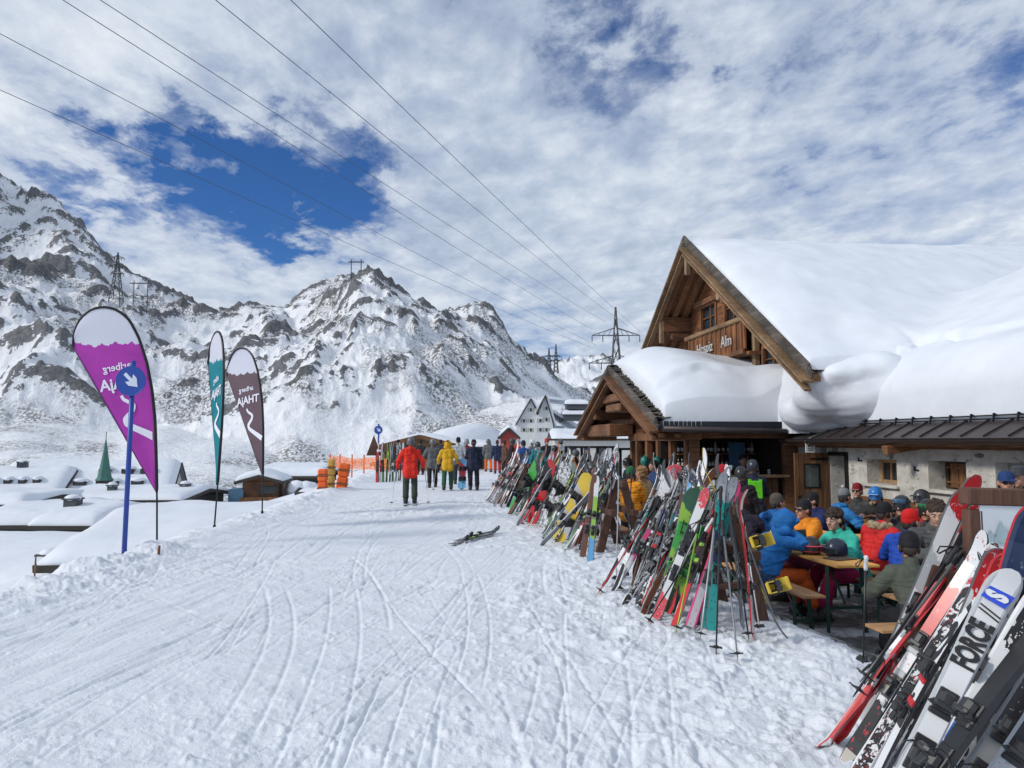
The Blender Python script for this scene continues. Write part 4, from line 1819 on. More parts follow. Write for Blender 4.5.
ORD = ['first', 'second', 'third', 'fourth', 'fifth', 'sixth', 'seventh', 'eighth', 'ninth', 'tenth', 'eleventh', 'twelfth', 'thirteenth', 'fourteenth', 'fifteenth', 'sixteenth', 'seventeenth', 'eighteenth', 'nineteenth', 'twentieth']


def fill_side(p0, p1, n, side, cnt, where, group, top=1.0, spread=(.62, .9), y_jit=.1, poles=.35, styles=None, skip=()):
    """lean skis along one side of a rack, near end first"""
    p0, p1 = Vector((*p0, 0)), Vector((*p1, 0))
    seen = {}
    plan = []
    pool = styles or (ST + [ST[k] for k in (1, 3, 6, 13, 16, 16, 10, 3, 13, 1)])
    last = -1
    for k in range(cnt):
        j = rk.randrange(len(pool))
        while j == last:
            j = rk.randrange(len(pool))
        last = j
        plan.append(pool[j])
    tot = {}
    for s in plan:
        tot[s[0]] = tot.get(s[0], 0) + 1
    for k, s in enumerate(plan):
        u = (k + .5) / cnt + rk.uniform(-.3, .3) / cnt
        c = p0.lerp(p1, u)
        rail = c + n * side * .03
        foot = c + n * side * rk.uniform(*spread) + (p1 - p0).normalized() * rk.uniform(-y_jit, y_jit)
        gz_ = ground_z(foot.x, foot.y) - .01
        L = rk.uniform(1.48, 1.82)
        base = Vector((foot.x, foot.y, gz_))
        th = Vector((rail.x + rk.uniform(-.02, .02), rail.y + rk.uniform(-.34, .34), top + .06))
        tip = base + (th - base).normalized() * L
        seen[s[0]] = seen.get(s[0], 0) + 1
        nth = '' if tot[s[0]] == 1 else ORD[seen[s[0]] - 1] + ' '
        lb = uniq(f"{nth}{WORD[s[0]]} ski {where}")
        face = n * side + Vector((rk.uniform(-.5, .5), rk.uniform(-.7, .2), .3))
        if rk.random() < .4:
            face = Vector((0, -1, 0)) + n * side * rk.uniform(-.3, .8)
        o = make_ski(s, lb, group, rk.choice([.072, .08, .095]), 1.7, rk.choice(['silver', 'black', 'white', 'grey', 'lime', 'red']))
        orient(o, base, tip, face, 1.7)
    npo = int(cnt * poles)
    cols = ['black', 'silver', 'grey', 'white', 'red', 'blue', 'lime', 'teal']
    for k in range(npo):
        u = (k + .5) / npo + rk.uniform(-.3, .3) / max(npo, 1)
        c = p0.lerp(p1, u)
        foot = c + n * side * rk.uniform(spread[0] - .1, spread[1] + .05)
        base = Vector((foot.x, foot.y, ground_z(foot.x, foot.y) - .04))
        th = Vector((c.x + n.x * side * .08, c.y + n.y * side * .08 + rk.uniform(-.15, .15), top + .03))
        col = cols[k % len(cols)] if npo <= len(cols) else cols[(k * 3 + k // 8) % len(cols)]
        nth = ORD[k] if npo > 1 else 'single'
        o = make_pole(col, rk.choice(['black', 'grey', 'white']), uniq(f"{nth} {col} ski pole {where}"), 'poles among the leaning skis')
        orient(o, base, base + (th - base).normalized() * 1.2, (1, 0, 0))


# rack beside the nearest beer table
R1a, R1b = (2.95, 6.95), (2.88, 8.7)
root, d1, n1_ = rack_run(R1a, R1b, 1.05, .36, 'dark timber ski rack beside the blue-jacketed drinker, buried under skis')
fill_side(R1a, R1b, n1_, 1, 17, 'from camera, run side of rack by beer table', 'skis on the rack by the beer table', 1.05, (.42, .85), .25, .7)
fill_side(R1a, R1b, n1_, -1, 9, 'from camera, terrace side of rack by beer table', 'skis on the rack by the beer table', 1.05, (.45, .65), .1, .3)
R2a, R2b = (3.02, 11.1), (2.98, 13.8)
root, d2, n2_ = rack_run(R2a, R2b, 1.05, .36, 'timber ski rack with yellow snowboard, second from the camera along the run')
fill_side(R2a, R2b, n2_, 1, 15, 'from camera, run side of yellow snowboard rack', 'skis on the yellow snowboard rack', 1.05, (.42, .85), .25, .6)
fill_side(R2a, R2b, n2_, -1, 7, 'from camera, hut side of yellow snowboard rack', 'skis on the yellow snowboard rack', 1.05, (.45, .65), .1, .5)
R3a, R3b = (2.92, 14.8), (2.85, 18.2)
root, d3, n3_ = rack_run(R3a, R3b, 1.05, .36, 'timber ski rack with red board, third from the camera along the run')
fill_side(R3a, R3b, n3_, 1, 20, 'from camera on the third rack', 'skis on the third rack', 1.05, (.42, .85), .25, .5)
R4a, R4b = (2.8, 19.2), (2.7, 22.4)
root, d4, n4_ = rack_run(R4a, R4b, 1.05, .36, 'farthest timber ski rack, next to the standing crowd')
fill_side(R4a, R4b, n4_, 1, 15, 'from camera on rack beside the crowd', 'skis on the farthest rack', 1.05, (.42, .85), .25, .5)


def lean_px(o, bp, tp, dt, face, L, zb=0.0, db=None):
    """stand a ski between a ground point and a point at depth dt seen at the given places of the photo"""
    base = on_ground(bp[0], bp[1], zb) if db is None else at(bp[0], bp[1], db)
    tip = at(tp[0], tp[1], dt)
    return orient(o, base, tip, face, L)


# boards and skis that stand out on the racks
G1 = 'boards and skis standing out on the rack by the beer table'
o = make_ski(('coral', ['coral', 'white', 'white', 'black', 'white', 'coral'], 'blocks', 21, None), 'white ski with broad coral pink tail, front of the rack by the beer table', None, .105, 1.7, 'black')
lean_px(o, (656, 618), (708, 488), 7.25, (-.5, -1, .2), 1.7)
o = make_ski(('greypink', ['silver', 'grey', 'white', 'pink'], 'blocks', 22, 'pink'), 'grey and white ski with pink edge, leaning right of the green snowboard', None, .10, 1.7, 'grey')
lean_px(o, (690, 627), (737, 484), 7.3, (-.4, -1, .2), 1.7)
o = make_board(('greenboard', ['darkgreen', 'lime', 'green', 'lime', 'darkgreen', 'lime'], 'blocks', 23, None), 'green snowboard in dark and bright bands on the rack by the beer table', None, .30, 1.5, 'green')
lean_px(o, (668, 612), (701, 487), 7.6, (-.35, -1, .2), 1.5)
o = make_board(('redwhiteboard', ['black', 'white', 'black', 'white', 'coral'], 'blocks', 24, None), 'black and white snowboard with red nose, left end of the rack by the beer table', None, .28, 1.6, 'black')
lean_px(o, (640, 585), (679, 464), 8.7, (-.5, -1, .2), 1.6)
o = make_board(('navyboard', ['navy', 'white', 'teal', 'navy', 'white', 'navy'], 'blocks', 25, None), 'navy and white snowboard with swirled nose behind the green snowboard', None, .28, 1.6, 'black')
lean_px(o, (668, 590), (703, 466), 8.4, (-.3, -1, .2), 1.6)
for k, (bx, tx) in enumerate(((711, 722), (704, 733))):
    o = make_ski(('tealski', ['teal', 'teal', 'navy', 'teal', 'silver'], 'blocks', 26, None), ('bright teal ski with silver nose, left one of the pair at the rack end', 'bright teal ski with silver nose, right one of the pair at the rack end')[k], None, .10, 1.7, 'black')
    lean_px(o, (bx, 630 - k * 3), (tx, 472 + k * 4), 6.9, (-.1, -1, .2), 1.7)
for k, (bp, tp, st, lb) in enumerate((((753, 640), (738, 490), ('whitered2', ['white', 'white', 'red', 'white'], 'blocks', 27, 'red'), 'white ski with thin red edge leaning at the right of the teal pair'),
                                      ((742, 628), (727, 492), ('greysp', ['silver', 'grey', 'silver'], 'camo', 28, None), 'silver patterned ski leaning beside the teal pair'))):
    o = make_ski(st, lb, None, .085, 1.7, 'silver')
    lean_px(o, bp, tp, 6.75, (.75, -.65, .2), 1.7)
o = make_board(('blueboard', ['navy', 'blue', 'white', 'silver', 'white', 'navy'], 'blocks', 29, None), 'blue and white snowboard seen edge on with yellow bindings', None, .26, 1.6, 'yellow')
lean_px(o, (781, 640), (731, 498), 6.85, (.95, -.38, .25), 1.6)
for k, (bp, tp, dt, cl) in enumerate((((716, 656), (721, 486), 6.2, 'black'), ((738, 661), (722, 520), 6.3, 'grey'))):
    o = make_pole(cl, 'black', ('black ski pole standing upright in front of the teal skis', 'grey ski pole slanting in front of the teal skis')[k])
    lean_px(o, bp, tp, dt, (1, 0, 0), 1.2)

for k, (bp, tp, dt, cl, lb) in enumerate((((700, 640), (716, 512), 6.7, 'silver', 'silver ski pole leaning left of the teal pair'), ((749, 640), (730, 505), 6.6, 'black', 'black ski pole leaning right of the teal pair'), ((676, 633), (700, 520), 7.0, 'lime', 'lime green ski pole across the coral-tailed ski'),
                                          ((646, 612), (672, 505), 7.7, 'grey', 'grey ski pole left of the coral-tailed ski'), ((760, 632), (742, 510), 6.7, 'white', 'white ski pole beside the yellow binding board'))):
    o = make_pole(cl, 'black', lb)
    lean_px(o, bp, tp, dt, (1, 0, 0), 1.2)
o = make_board(('yellowboard', ['yellow', 'silver', 'yellow', 'silver', 'yellow', 'yellow'], 'blocks', 31, None), 'yellow and silver snowboard with black bindings on the second rack', None, .29, 1.6, 'black')
lean_px(o, (557, 541), (591, 473), 12.4, (-.6, -1, .25), 1.6)
o = make_board(('bwboard', ['black', 'white', 'grey', 'black', 'white', 'grey'], 'camo', 32, None), 'black and white splashed snowboard left of the yellow snowboard', None, .29, 1.6, 'black')
lean_px(o, (545, 527), (569, 461), 13.6, (-.6, -1, .25), 1.6)
o = make_board(('redboard', ['red', 'red', 'black', 'red'], 'blocks', 33, None), 'red and black snowboard lying deeper in the third rack', None, .28, 1.5, 'black')
lean_px(o, (531, 523), (553, 459), 14.8, (-.6, -1, .25), 1.5)
o = make_ski(('core', ['black', 'black', 'black'], 'plain', 34, None), 'broad black ski with white letters on the third rack', None, .13, 1.7, 'black')
lean_px(o, (537, 513), (556, 461), 15.4, (-.7, -1, .25), 1.7)
me = text_mesh("CORE", .16, .003)
me.materials.append(K_WHITE)
link('lettering', me, o, (0, -.026, 1.22), (R(90), R(-90), 0))
o = make_board(('greenboard2', ['green', 'black', 'green', 'black'], 'blocks', 35, None), 'black snowboard with green tail on the third rack', None, .28, 1.5, 'black')
lean_px(o, (512, 511), (540, 460), 16.6, (-.6, -1, .25), 1.5)
for k, (bp, tp, st, lb) in enumerate((((541, 545), (604, 478), ('gryblk', ['grey', 'black', 'grey'], 'plain', 36, 'silver'), 'dark grey ski seen edge on, lowest left at the second rack'),
                                      ((567, 550), (613, 478), ('slate', ['silver', 'skyblue', 'grey', 'silver'], 'blocks', 37, 'white'), 'slate blue ski with pale edge right of the yellow snowboard'),
                                      ((582, 560), (594, 478), ('brn2', ['brown', 'brown', 'brown'], 'plain', 38, None), 'reddish brown ski standing near the end of the second rack'),
                                      ((590, 563), (597, 480), ('lime2', ['skyblue', 'lime', 'lime', 'white'], 'blocks', 39, None), 'lime and blue ski at the near end of the second rack'),
                                      ((517, 525), (553, 466), ('gryedge', ['grey', 'silver', 'grey'], 'plain', 40, 'silver'), 'grey ski seen edge on at the third rack'))):
    o = make_ski(st, lb, None, .09, 1.7, 'grey')
    lean_px(o, bp, tp, 11.9 if k < 4 else 14.9, (.5, -1, .2) if k in (0, 1, 4) else (-.2, -1, .2), 1.7)
for k, (bp, tp, dt) in enumerate((((616, 585), (619, 462), 10.2), ((625, 580), (632, 470), 10.6), ((605, 552), (612, 470), 11.6), ((598, 552), (606, 470), 11.9))):
    o = make_pole(('silver', 'black', 'grey', 'white')[k], 'black', ('tall silver ski pole in front of the second rack', 'black ski pole hanging at the near end of the second rack', 'grey ski pole among brown skis of the second rack', 'white ski pole among brown skis of the second rack')[k])
    lean_px(o, bp, tp, dt, (1, 0, 0), 1.2)

# pair lying on the snow
for k, (bp, tp) in enumerate((((450, 545), (484, 539.5)), ((455, 541.5), (491, 535.5)))):
    o = make_ski(('lying', ['black', 'grey', 'black'], 'plain', 41, None), ('nearer black ski of the pair lying flat on the open snow', 'farther black ski of the pair lying flat on the open snow')[k], None, .10, 1.7, 'lime')
    a = on_ground(*bp, .03)
    dr = Vector((.52, .85, 0)).normalized()
    orient(o, a, a + dr * 1.7, (0, 0, 1), 1.7)

# small rack far left by the second sign
q0, q1 = at(381, 470, 31), at(394, 470, 32.5)
lr = empty('ski_rack', (q0.x, q0.y, 0), 0, 'small ski rack with pointed wooden end by the far blue sign', 'ski rack', 'timber ski racks beside the run')
for nm, mb in (('post', MB().box((q0.x - .15, q0.y, .75), (.12, .12, 1.6))), ('rail', MB().beam((q0.x - .2, q0.y, 1.2), (q1.x + .3, q1.y, 1.2), .08, .08)),
               ('post', MB().box((q1.x + .3, q1.y, .75), (.12, .12, 1.5))), ('end_board', MB().prism([(-.3, 1.1), (.3, 1.1), (0, 1.95)], -.03, .03, mat=Matrix.Translation((q0.x - .3, q0.y - .1, 0))))):
    ob = mb.build(nm, W_RED, lr)
    ob.matrix_parent_inverse = Matrix.Translation((-q0.x, -q0.y, 0))
for k in range(9):
    c = q0.lerp(q1, k / 8)
    c.x += -.15 + .5 * k / 8
    s = [ST[14], ST[4], ST[9], ST[0], ST[3], ST[17], ST[6], ST[1], ST[15]][k]
    o = make_ski(s, uniq(f"{WORD[s[0]]} ski upright in the small rack by the far blue sign"), 'skis in the small rack by the far sign', .10, 1.7, 'black')
    b0 = Vector((c.x, c.y - .35, -.02))
    orient(o, b0, b0 + Vector((rk.uniform(-.08, .08), .28, 1.65)), (rk.uniform(-.5, .5), -1, .1), 1.7)

# ---- near right: the rack with the map board
P0 = at(972, 640, 3.55)
R0a, R0b = (2.02, 1.9), (3.15, 4.25)
r0 = empty('ski_rack', (2.9, 3.6, ground_z(2.9, 3.6)), 0, 'reddish timber ski rack with framed map board, nearest the camera', 'ski rack', 'timber ski racks beside the run')
inv0 = Matrix.Translation((-2.9, -3.6, -ground_z(2.9, 3.6)))


def r0part(mb, nm, mat=W_RED):
    q = mb.build(nm, mat, r0)
    q.matrix_parent_inverse = inv0
    return q


fa, fb = at(882, 712, 4.6), at(938, 588, 4.3)
fa.z = -.1
r0part(MB().beam(fa, fb + (fb - fa) * .12, .13, .06, up=(.5, 1, 0), bev=.006), 'leg')
ft = fb + (fb - fa) * .1
fc = Vector((ft.x + .75, ft.y + .25, -.5))
r0part(MB().beam(fc, ft, .13, .06, up=(.5, 1, 0), bev=.006), 'leg')
pa, pb = at(967, 496, 4.0), at(1085, 499, 4.05)
pd = (pb - pa).normalized()
r0part(MB().beam(pa - pd * .02, pb, .10, .09, bev=.008), 'top_beam')
for t, nm in ((.035, 'post'), (.9, 'post')):
    c = pa.lerp(pb, t)
    r0part(MB().box((c.x, c.y, (c.z - .5) / 2 - .03), (.075, .075, c.z + .42), (0, 0, -YAW), bev=.006), nm)
c0, c1 = at(980, 600, 4.0), at(1075, 600, 4.05)
r0part(MB().beam(c0, c1, .1, .07, bev=.006), 'rail')
ra, rb = at(950, 585, 4.4), at(1110, 650, 2.45)
r0part(MB().beam(ra, rb, .09, .09, bev=.008), 'rail')
sb = MB()
s0, s1 = at(979, 504, 3.97), at(1072, 506, 4.02)
sd = (s1 - s0)
sgw = sd.length
sm_ = Matrix.Translation(s0) @ Matrix((sd.normalized(), Vector((-sd.y, sd.x, 0)).normalized(), (0, 0, 1))).transposed().to_4x4()
sb.box((sgw / 2, 0, -.24), (sgw, .012, .50), None)
sb.v = [tuple(sm_ @ Vector(v)) for v in sb.v]
bo = r0part(sb, 'map_board', M((.70, .74, .78), .4, .08, 4, key='board_print'))
pk = MB()
for (x, w_, h_) in ((.05, .07, .07), (.11, .10, .12), (.17, .08, .08), (.23, .12, .14), (.32, .12, .10), (.40, .1, .12)):
    pk.add([(x - w_ / 2, -.012, -.20), (x + w_ / 2, -.012, -.20), (x, -.012, -.20 + h_)], [(0, 1, 2)])
pk.v = [tuple(sm_ @ Vector((v[0], v[1] - .002 * i / 3, v[2]))) for i, v in enumerate(pk.v)]
q = pk.build('mountain_print', M((.42, .55, .58), .5, .2, 12, key='mountain_print'), bo)
me = text_mesh("MONTANA", .085, .003, False, .002)
me.materials.append(M(C['red'], .5, .1, 8, key='red_print'))
q = link('lettering', me, bo)
q.matrix_world = sm_ @ Matrix.Translation((.17, -.012, -.27)) @ Euler((R(90), 0, 0)).to_matrix().to_4x4()

S0 = 'skis on the near rack with the map board'


def near_ski(st, lb, bp, tp, dt, face, width=.085, accent='black', zb=0.0, db=None, L=1.7):
    o = make_ski(st, lb, None, width, L, accent)
    lean_px(o, bp, tp, dt, face, L, zb, db)
    return o


WR = ('nearwhitered', ['white', 'red', 'white', 'white', 'silver', 'white', 'red'], 'blocks', 51, None)
near_ski(WR, 'white ski with red trim and broad upturned nose, left of the map board', (862, 722), (966, 484), 4.15, (-.45, -1, .15), .098, 'black')
near_ski(('nearwhite2', ['silver', 'white', 'silver', 'white', 'red'], 'blocks', 52, None), 'white ski overlapping the broad red-trimmed one, left of the map board', (874, 728), (985, 496), 4.25, (-.5, -1, .15), .115, 'silver')
near_ski(('redthin', ['red', 'black', 'red', 'red'], 'blocks', 53, None), 'plain red ski nose sticking up behind the white skis', (905, 725), (972, 474), 4.5, (-.3, -1, .1), .10, 'black')
near_ski(('edge1', ['white', 'red', 'white'], 'plain', 54, 'red'), 'red-edged white ski standing side on, reaching farthest into the snow', (820, 750), (996, 528), 4.3, (-.92, .55, .5), .07, 'silver')
near_ski(('edge2', ['black', 'white', 'red'], 'plain', 55, 'red'), 'black-edged white ski standing side on, twin of the one reaching farthest out', (826, 745), (1004, 531), 4.25, (.92, -.55, -.3), .07, 'black')
near_ski(('brownw', ['brown', 'brown', 'silver', 'brown'], 'blocks', 56, None), 'brown-tailed ski behind the crossed poles at the near rack', (876, 738), (962, 560), 4.45, (-.3, -1, .1), .10, 'black')
near_ski(('redblue', ['skyblue', 'red', 'silver', 'grey'], 'blocks', 57, None), 'ski with red and pale blue tail behind the crossed poles', (864, 718), (945, 540), 4.75, (-.3, -1, .1), .10, 'grey')
near_ski(('edge3', ['white', 'black', 'white'], 'plain', 58, 'black'), 'thin black and white ski standing side on, in front of the map board', (868, 790), (998, 560), 3.4, (-.95, .2, .4), .075, 'red')
near_ski(('edge4', ['red', 'black', 'white'], 'blocks', 59, 'white'), 'red-nosed ski standing side on beside the black and white one', (874, 800), (1003, 552), 3.45, (.95, -.3, .1), .075, 'black')
near_ski(('redtall', ['red', 'silver', 'red', 'red'], 'blocks', 60, 'red'), 'red ski slanting behind the white lettered ski', (915, 790), (1010, 545), 3.2, (-.6, -1, .2), .09, 'green')
near_ski(('whitebind', ['white', 'grey', 'white', 'red'], 'blocks', 61, None), 'white and grey ski slanting below the map board', (900, 770), (1004, 540), 3.3, (-.6, -1, .2), .10, 'white')
o = near_ski(('force', ['white', 'white', 'silver'], 'plain', 62, 'silver'), 'grey ski with large black letters and a blue square emblem', (868, 852), (1008, 572), 2.28, (-.55, -1, .25), .088, 'black', 0, 2.28, 1.7)
ZF = 1.34
for s_, z_, sz in (("FORCE", 1.25, .088),):
    me = text_mesh(s_, sz, .002, False, .004)
    me.materials.append(K_BLACK)
    link('lettering', me, o, (0, -.028, z_), (R(90), R(-90), 0))
mb = MB()
for k in range(2):
    mb.box((0, 0, 1.435 + k * .022), (.068, .003, .008), (0, R(25), 0))
q = mb.build('stripe_marks', K_BLACK, o, (0, -.028, 0))
mb = MB()
mb.box((0, -.031, 1.545), (.068, .003, .08), (0, R(8), 0))
q = mb.build('emblem', M((.03, .08, .6), .4, .1, 8, key='emblem_blue'), o)
me = text_mesh("S", .075, .003, False, .005)
me.materials.append(K_WHITE)
link('emblem_letter', me, q, (0, -.036, 1.545), (R(90), R(-90), 0))
near_ski(('navyred', ['navy', 'navy', 'white', 'navy', 'navy'], 'blocks', 63, 'navy'), 'dark navy ski with white splash and round mark, right of the map board', (930, 850), (1047, 500), 2.75, (-.45, -1, .2), .15, 'black', 0, 3.0)
near_ski(('rededge', ['red', 'red', 'red'], 'plain', 64, 'red'), 'bright red ski edge showing behind the dark navy ski', (926, 845), (1036, 498), 2.85, (-.45, -1, .2), .105, 'black', 0, 3.1)
o = make_board(('blackboard', ['black', 'grey', 'black'], 'plain', 65, None), 'charcoal snowboard leaning behind the grey lettered ski', None, .27, 1.6, 'black')
lean_px(o, (905, 862), (1040, 580), 2.55, (-.5, -1, .2), 1.6, 0, 2.6)
o = make_board(('tanboard', ['black', 'yellow', 'orange', 'yellow', 'brown'], 'blocks', 66, None), 'black snowboard with yellow and orange print at the right edge', None, .27, 1.6, 'orange')
lean_px(o, (950, 850), (1058, 585), 2.8, (-.5, -1, .2), 1.6, 0, 2.9)
near_ski(('blackedge', ['black', 'black', 'silver'], 'plain', 67, 'black'), 'black ski standing side on with pale edge, lower right corner', (880, 860), (1066, 600), 2.15, (-.95, .1, .5), .09, 'black', 0, 2.15)
near_ski(('greybind', ['silver', 'grey', 'black', 'silver'], 'blocks', 68, None), 'silver ski with big black bindings in the lower right corner', (915, 870), (1085, 610), 2.3, (-.6, -1, .3), .10, 'black', 0, 2.3)
near_ski(('greybind2', ['grey', 'silver', 'white', 'grey'], 'blocks', 69, None), 'grey ski behind the silver one in the lower right corner', (955, 868), (1110, 600), 2.5, (-.6, -1, .3), .10, 'grey', 0, 2.5)
for k, (bp, tp, dt, db, cl, lb) in enumerate((((853, 697), (958, 546), 4.0, 3.95, 'black', 'black ski pole crossing the white skis, its basket in the air'), ((860, 682), (966, 548), 4.05, 4.0, 'grey', 'grey ski pole beside the black one across the white skis'),
                                              ((985, 790), (1016, 640), 3.0, None, 'silver', 'silver ski pole standing at the lower right edge'), ((1003, 792), (1030, 640), 3.05, None, 'grey', 'grey ski pole standing beside the silver one at the lower right edge'))):
    o = make_pole(cl, 'black', lb)
    lean_px(o, bp, tp, dt, (1, 0, 0), 1.2, 0, db)
for k, (st, bp, tp, dt, db, fc, w_, lb) in enumerate((
        (('n1', ['black', 'white', 'red', 'white'], 'blocks', 81, 'black'), (846, 762), (990, 535), 3.9, None, (-.8, -.5, .3), .08, 'slim black and white ski with red centre between the white skis and the lettered one'),
        (('n2', ['white', 'black', 'white', 'red'], 'camo', 82, 'white'), (856, 776), (999, 545), 3.7, None, (-.7, -.7, .3), .08, 'slim white patterned ski just left of the lettered one'),
        (('n3', ['red', 'white', 'red', 'black'], 'blocks', 83, 'red'), (836, 742), (978, 520), 4.25, None, (-.85, -.4, .3), .075, 'slim red and white ski lying over the crossed poles'),
        (('n4', ['silver', 'black', 'silver', 'white'], 'blocks', 84, 'black'), (890, 770), (1018, 560), 3.1, None, (-.6, -.9, .3), .085, 'silver and black ski behind the lettered one'),
        (('n5', ['black', 'blue', 'white', 'black'], 'blocks', 85, 'white'), (880, 862), (1046, 590), 2.5, 2.45, (-.6, -1, .3), .09, 'black ski with small blue and white print beside the lettered one'),
        (('n6', ['black', 'silver', 'black', 'red'], 'blocks', 86, 'silver'), (930, 880), (1092, 640), 2.2, 2.2, (-.6, -1, .3), .085, 'black and silver ski in the extreme lower right corner'))):
    near_ski(st, lb, bp, tp, dt, fc, w_, 'black' if k % 2 else 'silver', 0, db)
o = make_pole('black', 'white', 'black ski pole with white grip upright beside the green-jacketed drinker')
lean_px(o, (863, 664), (866, 556), 5.55, (1, 0, 0), 1.2)
# ------------------------------------------------------------------ feather flags
def flag_outline():
    px = lambda x, y: ((x - 157) / 59.5, (548 - y) / 62.3)
    pole = [px(*p) for p in ((157, 548), (156, 500), (154.5, 460), (152.5, 420), (149, 390), (143.5, 362), (135, 336), (125, 317), (113, 307), (100, 303.5), (88, 306), (78, 315), (72, 330), (71.5, 345))]
    return pole


def dense(pts, n):
    p = np.array(pts)
    d = np.concatenate([[0], np.cumsum(np.hypot(*np.diff(p, axis=0).T))])
    t = np.linspace(0, d[-1], n)
    # smooth by Catmull-like averaging
    q = np.stack([np.interp(t, d, p[:, 0]), np.interp(t, d, p[:, 1])], 1)
    for _ in range(1):
        q[1:-1] = (q[:-2] + 2 * q[1:-1] + q[2:]) / 4
    return q


def flag_cloth(name, col):
    m, nt, b = newmat(name)
    t = nt.nodes.new('ShaderNodeTexCoord')
    s = nt.nodes.new('ShaderNodeSeparateXYZ')
    nt.links.new(t.outputs['Object'], s.inputs[0])
    cb = nt.nodes.new('ShaderNodeCombineXYZ')
    nt.links.new(s.outputs[0], cb.inputs[0])
    n = noise(nt, cb.outputs[0], 5.0, 4, .62)
    n0 = noise(nt, cb.outputs[0], 1.7, 1, .5)
    lim = mth(nt, 'ADD', mth(nt, 'ADD', mth(nt, 'MULTIPLY', n, .36), mth(nt, 'MULTIPLY', n0, .2)), 3.02)
    w_ = mth(nt, 'GREATER_THAN', s.outputs[2], lim)
    f = noise(nt, t.outputs['Object'], 2.2, 3)
    c1 = ramp(nt, [(.3, tuple(c * .86 for c in col)), (.7, tuple(min(1, c * 1.1) for c in col))])
    nt.links.new(f, c1.inputs[0])
    c = mixc(nt, w_, c1.outputs[0], (.70, .71, .80))
    nt.links.new(c, b.inputs['Base Color'])
    b.inputs['Roughness'].default_value = .7
    # cloth lets some of the sun behind it through
    tr = nt.nodes.new('ShaderNodeBsdfTranslucent')
    nt.links.new(c, tr.inputs[0])
    mx = nt.nodes.new('ShaderNodeMixShader')
    mx.inputs[0].default_value = .35
    nt.links.new(b.outputs[0], mx.inputs[1])
    nt.links.new(tr.outputs[0], mx.inputs[2])
    nt.links.new(mx.outputs[0], nt.nodes['Material Output'].inputs[0])
    return m


K_FLAGW = M((.74, .74, .82), .7, .06, 3, key='flag_white')


def feather_flag(base, yaw, col, label, lean=0.0):
    root = empty('feather_flag', base, yaw, label, 'feather flag', 'feather flags along the edge of the run')
    root.matrix_world = Matrix.Translation(base) @ Matrix.Rotation(-YAW, 4, 'Z') @ Matrix.Rotation(R(lean), 4, 'Y') @ Matrix.Rotation(yaw + YAW, 4, 'Z')
    pole = dense(flag_outline(), 60)
    k0 = next(i for i, p in enumerate(pole) if p[1] > .82)
    cl = pole[k0:]
    tipp = cl[-1]
    lo = cl[0]
    # cloth between the curved pole and the straight leech
    n = len(cl)
    rows, W = [], 16
    V, F = [], []
    ph = hash(label) % 7
    for i in range(n):
        u = i / (n - 1)
        # matching point on the straight edge: same height while the edge lasts, then the tip end
        zt = min(cl[i][1], tipp[1]) if i < n * .62 else tipp[1]
        s = (zt - lo[1]) / (tipp[1] - lo[1])
        ex = lo[0] + (tipp[0] - lo[0]) * s
        if i >= n * .62:
            ex, zt = tipp
        for j in range(W + 1):
            v = j / W
            x, z = cl[i][0] * (1 - v) + ex * v, cl[i][1] * (1 - v) + zt * v
            y = .035 * math.sin(3.1 * z + 2.6 * x + ph) * math.sin(PI * min(1, v * 1.15) * .9)
            V.append((x, y, z))
    for i in range(n - 1):
        for j in range(W):
            a = i * (W + 1) + j
            F.append((a, a + 1, a + W + 2, a + W + 1))
    me = bpy.data.meshes.new('fabric')
    me.from_pydata(V, [], F)
    me.materials.append(flag_cloth('flag_cloth', col))
    me.polygons.foreach_set('use_smooth', [True] * len(F))
    fab = link('fabric', me, root)
    mb = MB()
    mb.tube([(p[0], 0, p[1]) for p in pole], [.016 + .012 * (i > k0) - .006 * i / 60 for i in range(60)], 8)
    mb.build('pole', K_BLACKM, root)
    mb = MB()
    mb.lathe([(.03, -.25), (.03, .12), (.018, .14)], 10)
    mb.build('ground_spike', K_BLACKM, root)
    # leech hem
    mb = MB()
    mb.tube([(lo[0], 0, lo[1]), (tipp[0], 0, tipp[1])], .006, 5)
    mb.build('hem', K_BLACK, root)

    def ycl(x, z):
        return .035 * math.sin(3.1 * z + 2.6 * x + ph) * .75
    for s_, size, x, z, bold in (("arlberg", .165, -.70, 2.92, .002), ("THAjA", .255, -.62, 2.66, .006)):
        me = text_mesh(s_, size, .002, True, bold)
        me.materials.append(K_FLAGW)
        rot = Matrix.Rotation(R(90), 4, 'X')
        tilt = Matrix.Rotation(R(-9), 4, 'Y')
        for v in me.vertices:
            q = tilt @ (rot @ v.co)
            xx, zz_ = q.x + x, q.z + z
            v.co = (xx, ycl(xx, zz_) - .014 - (.003 if q.y < 0 else 0), zz_)
        link('lettering', me, fab)
    # the winding white track printed below the name
    pts = dense([(-.63, 2.46), (-.60, 2.40), (-.42, 2.31), (-.44, 2.22), (-.57, 2.08), (-.54, 2.00), (-.40, 1.93), (-.22, 1.85), (-.075, 1.78)], 50)
    V, F = [], []
    for i, p in enumerate(pts):
        d = pts[min(i + 1, 49)] - pts[max(i - 1, 0)]
        d = d / np.hypot(*d)
        nn = np.array([-d[1], d[0]])
        w_ = .026 + .036 * (i / 49) ** 1.3
        for sg in (-1, 1):
            q = p + nn * w_ * sg
            V.append((q[0], ycl(*q) - .012, q[1]))
    for i in range(49):
        F.append((2 * i, 2 * i + 1, 2 * i + 3, 2 * i + 2))
    me = bpy.data.meshes.new('track_print')
    me.from_pydata(V, [], F)
    me.materials.append(K_FLAGW)
    link('track_print', me, fab)
    return root


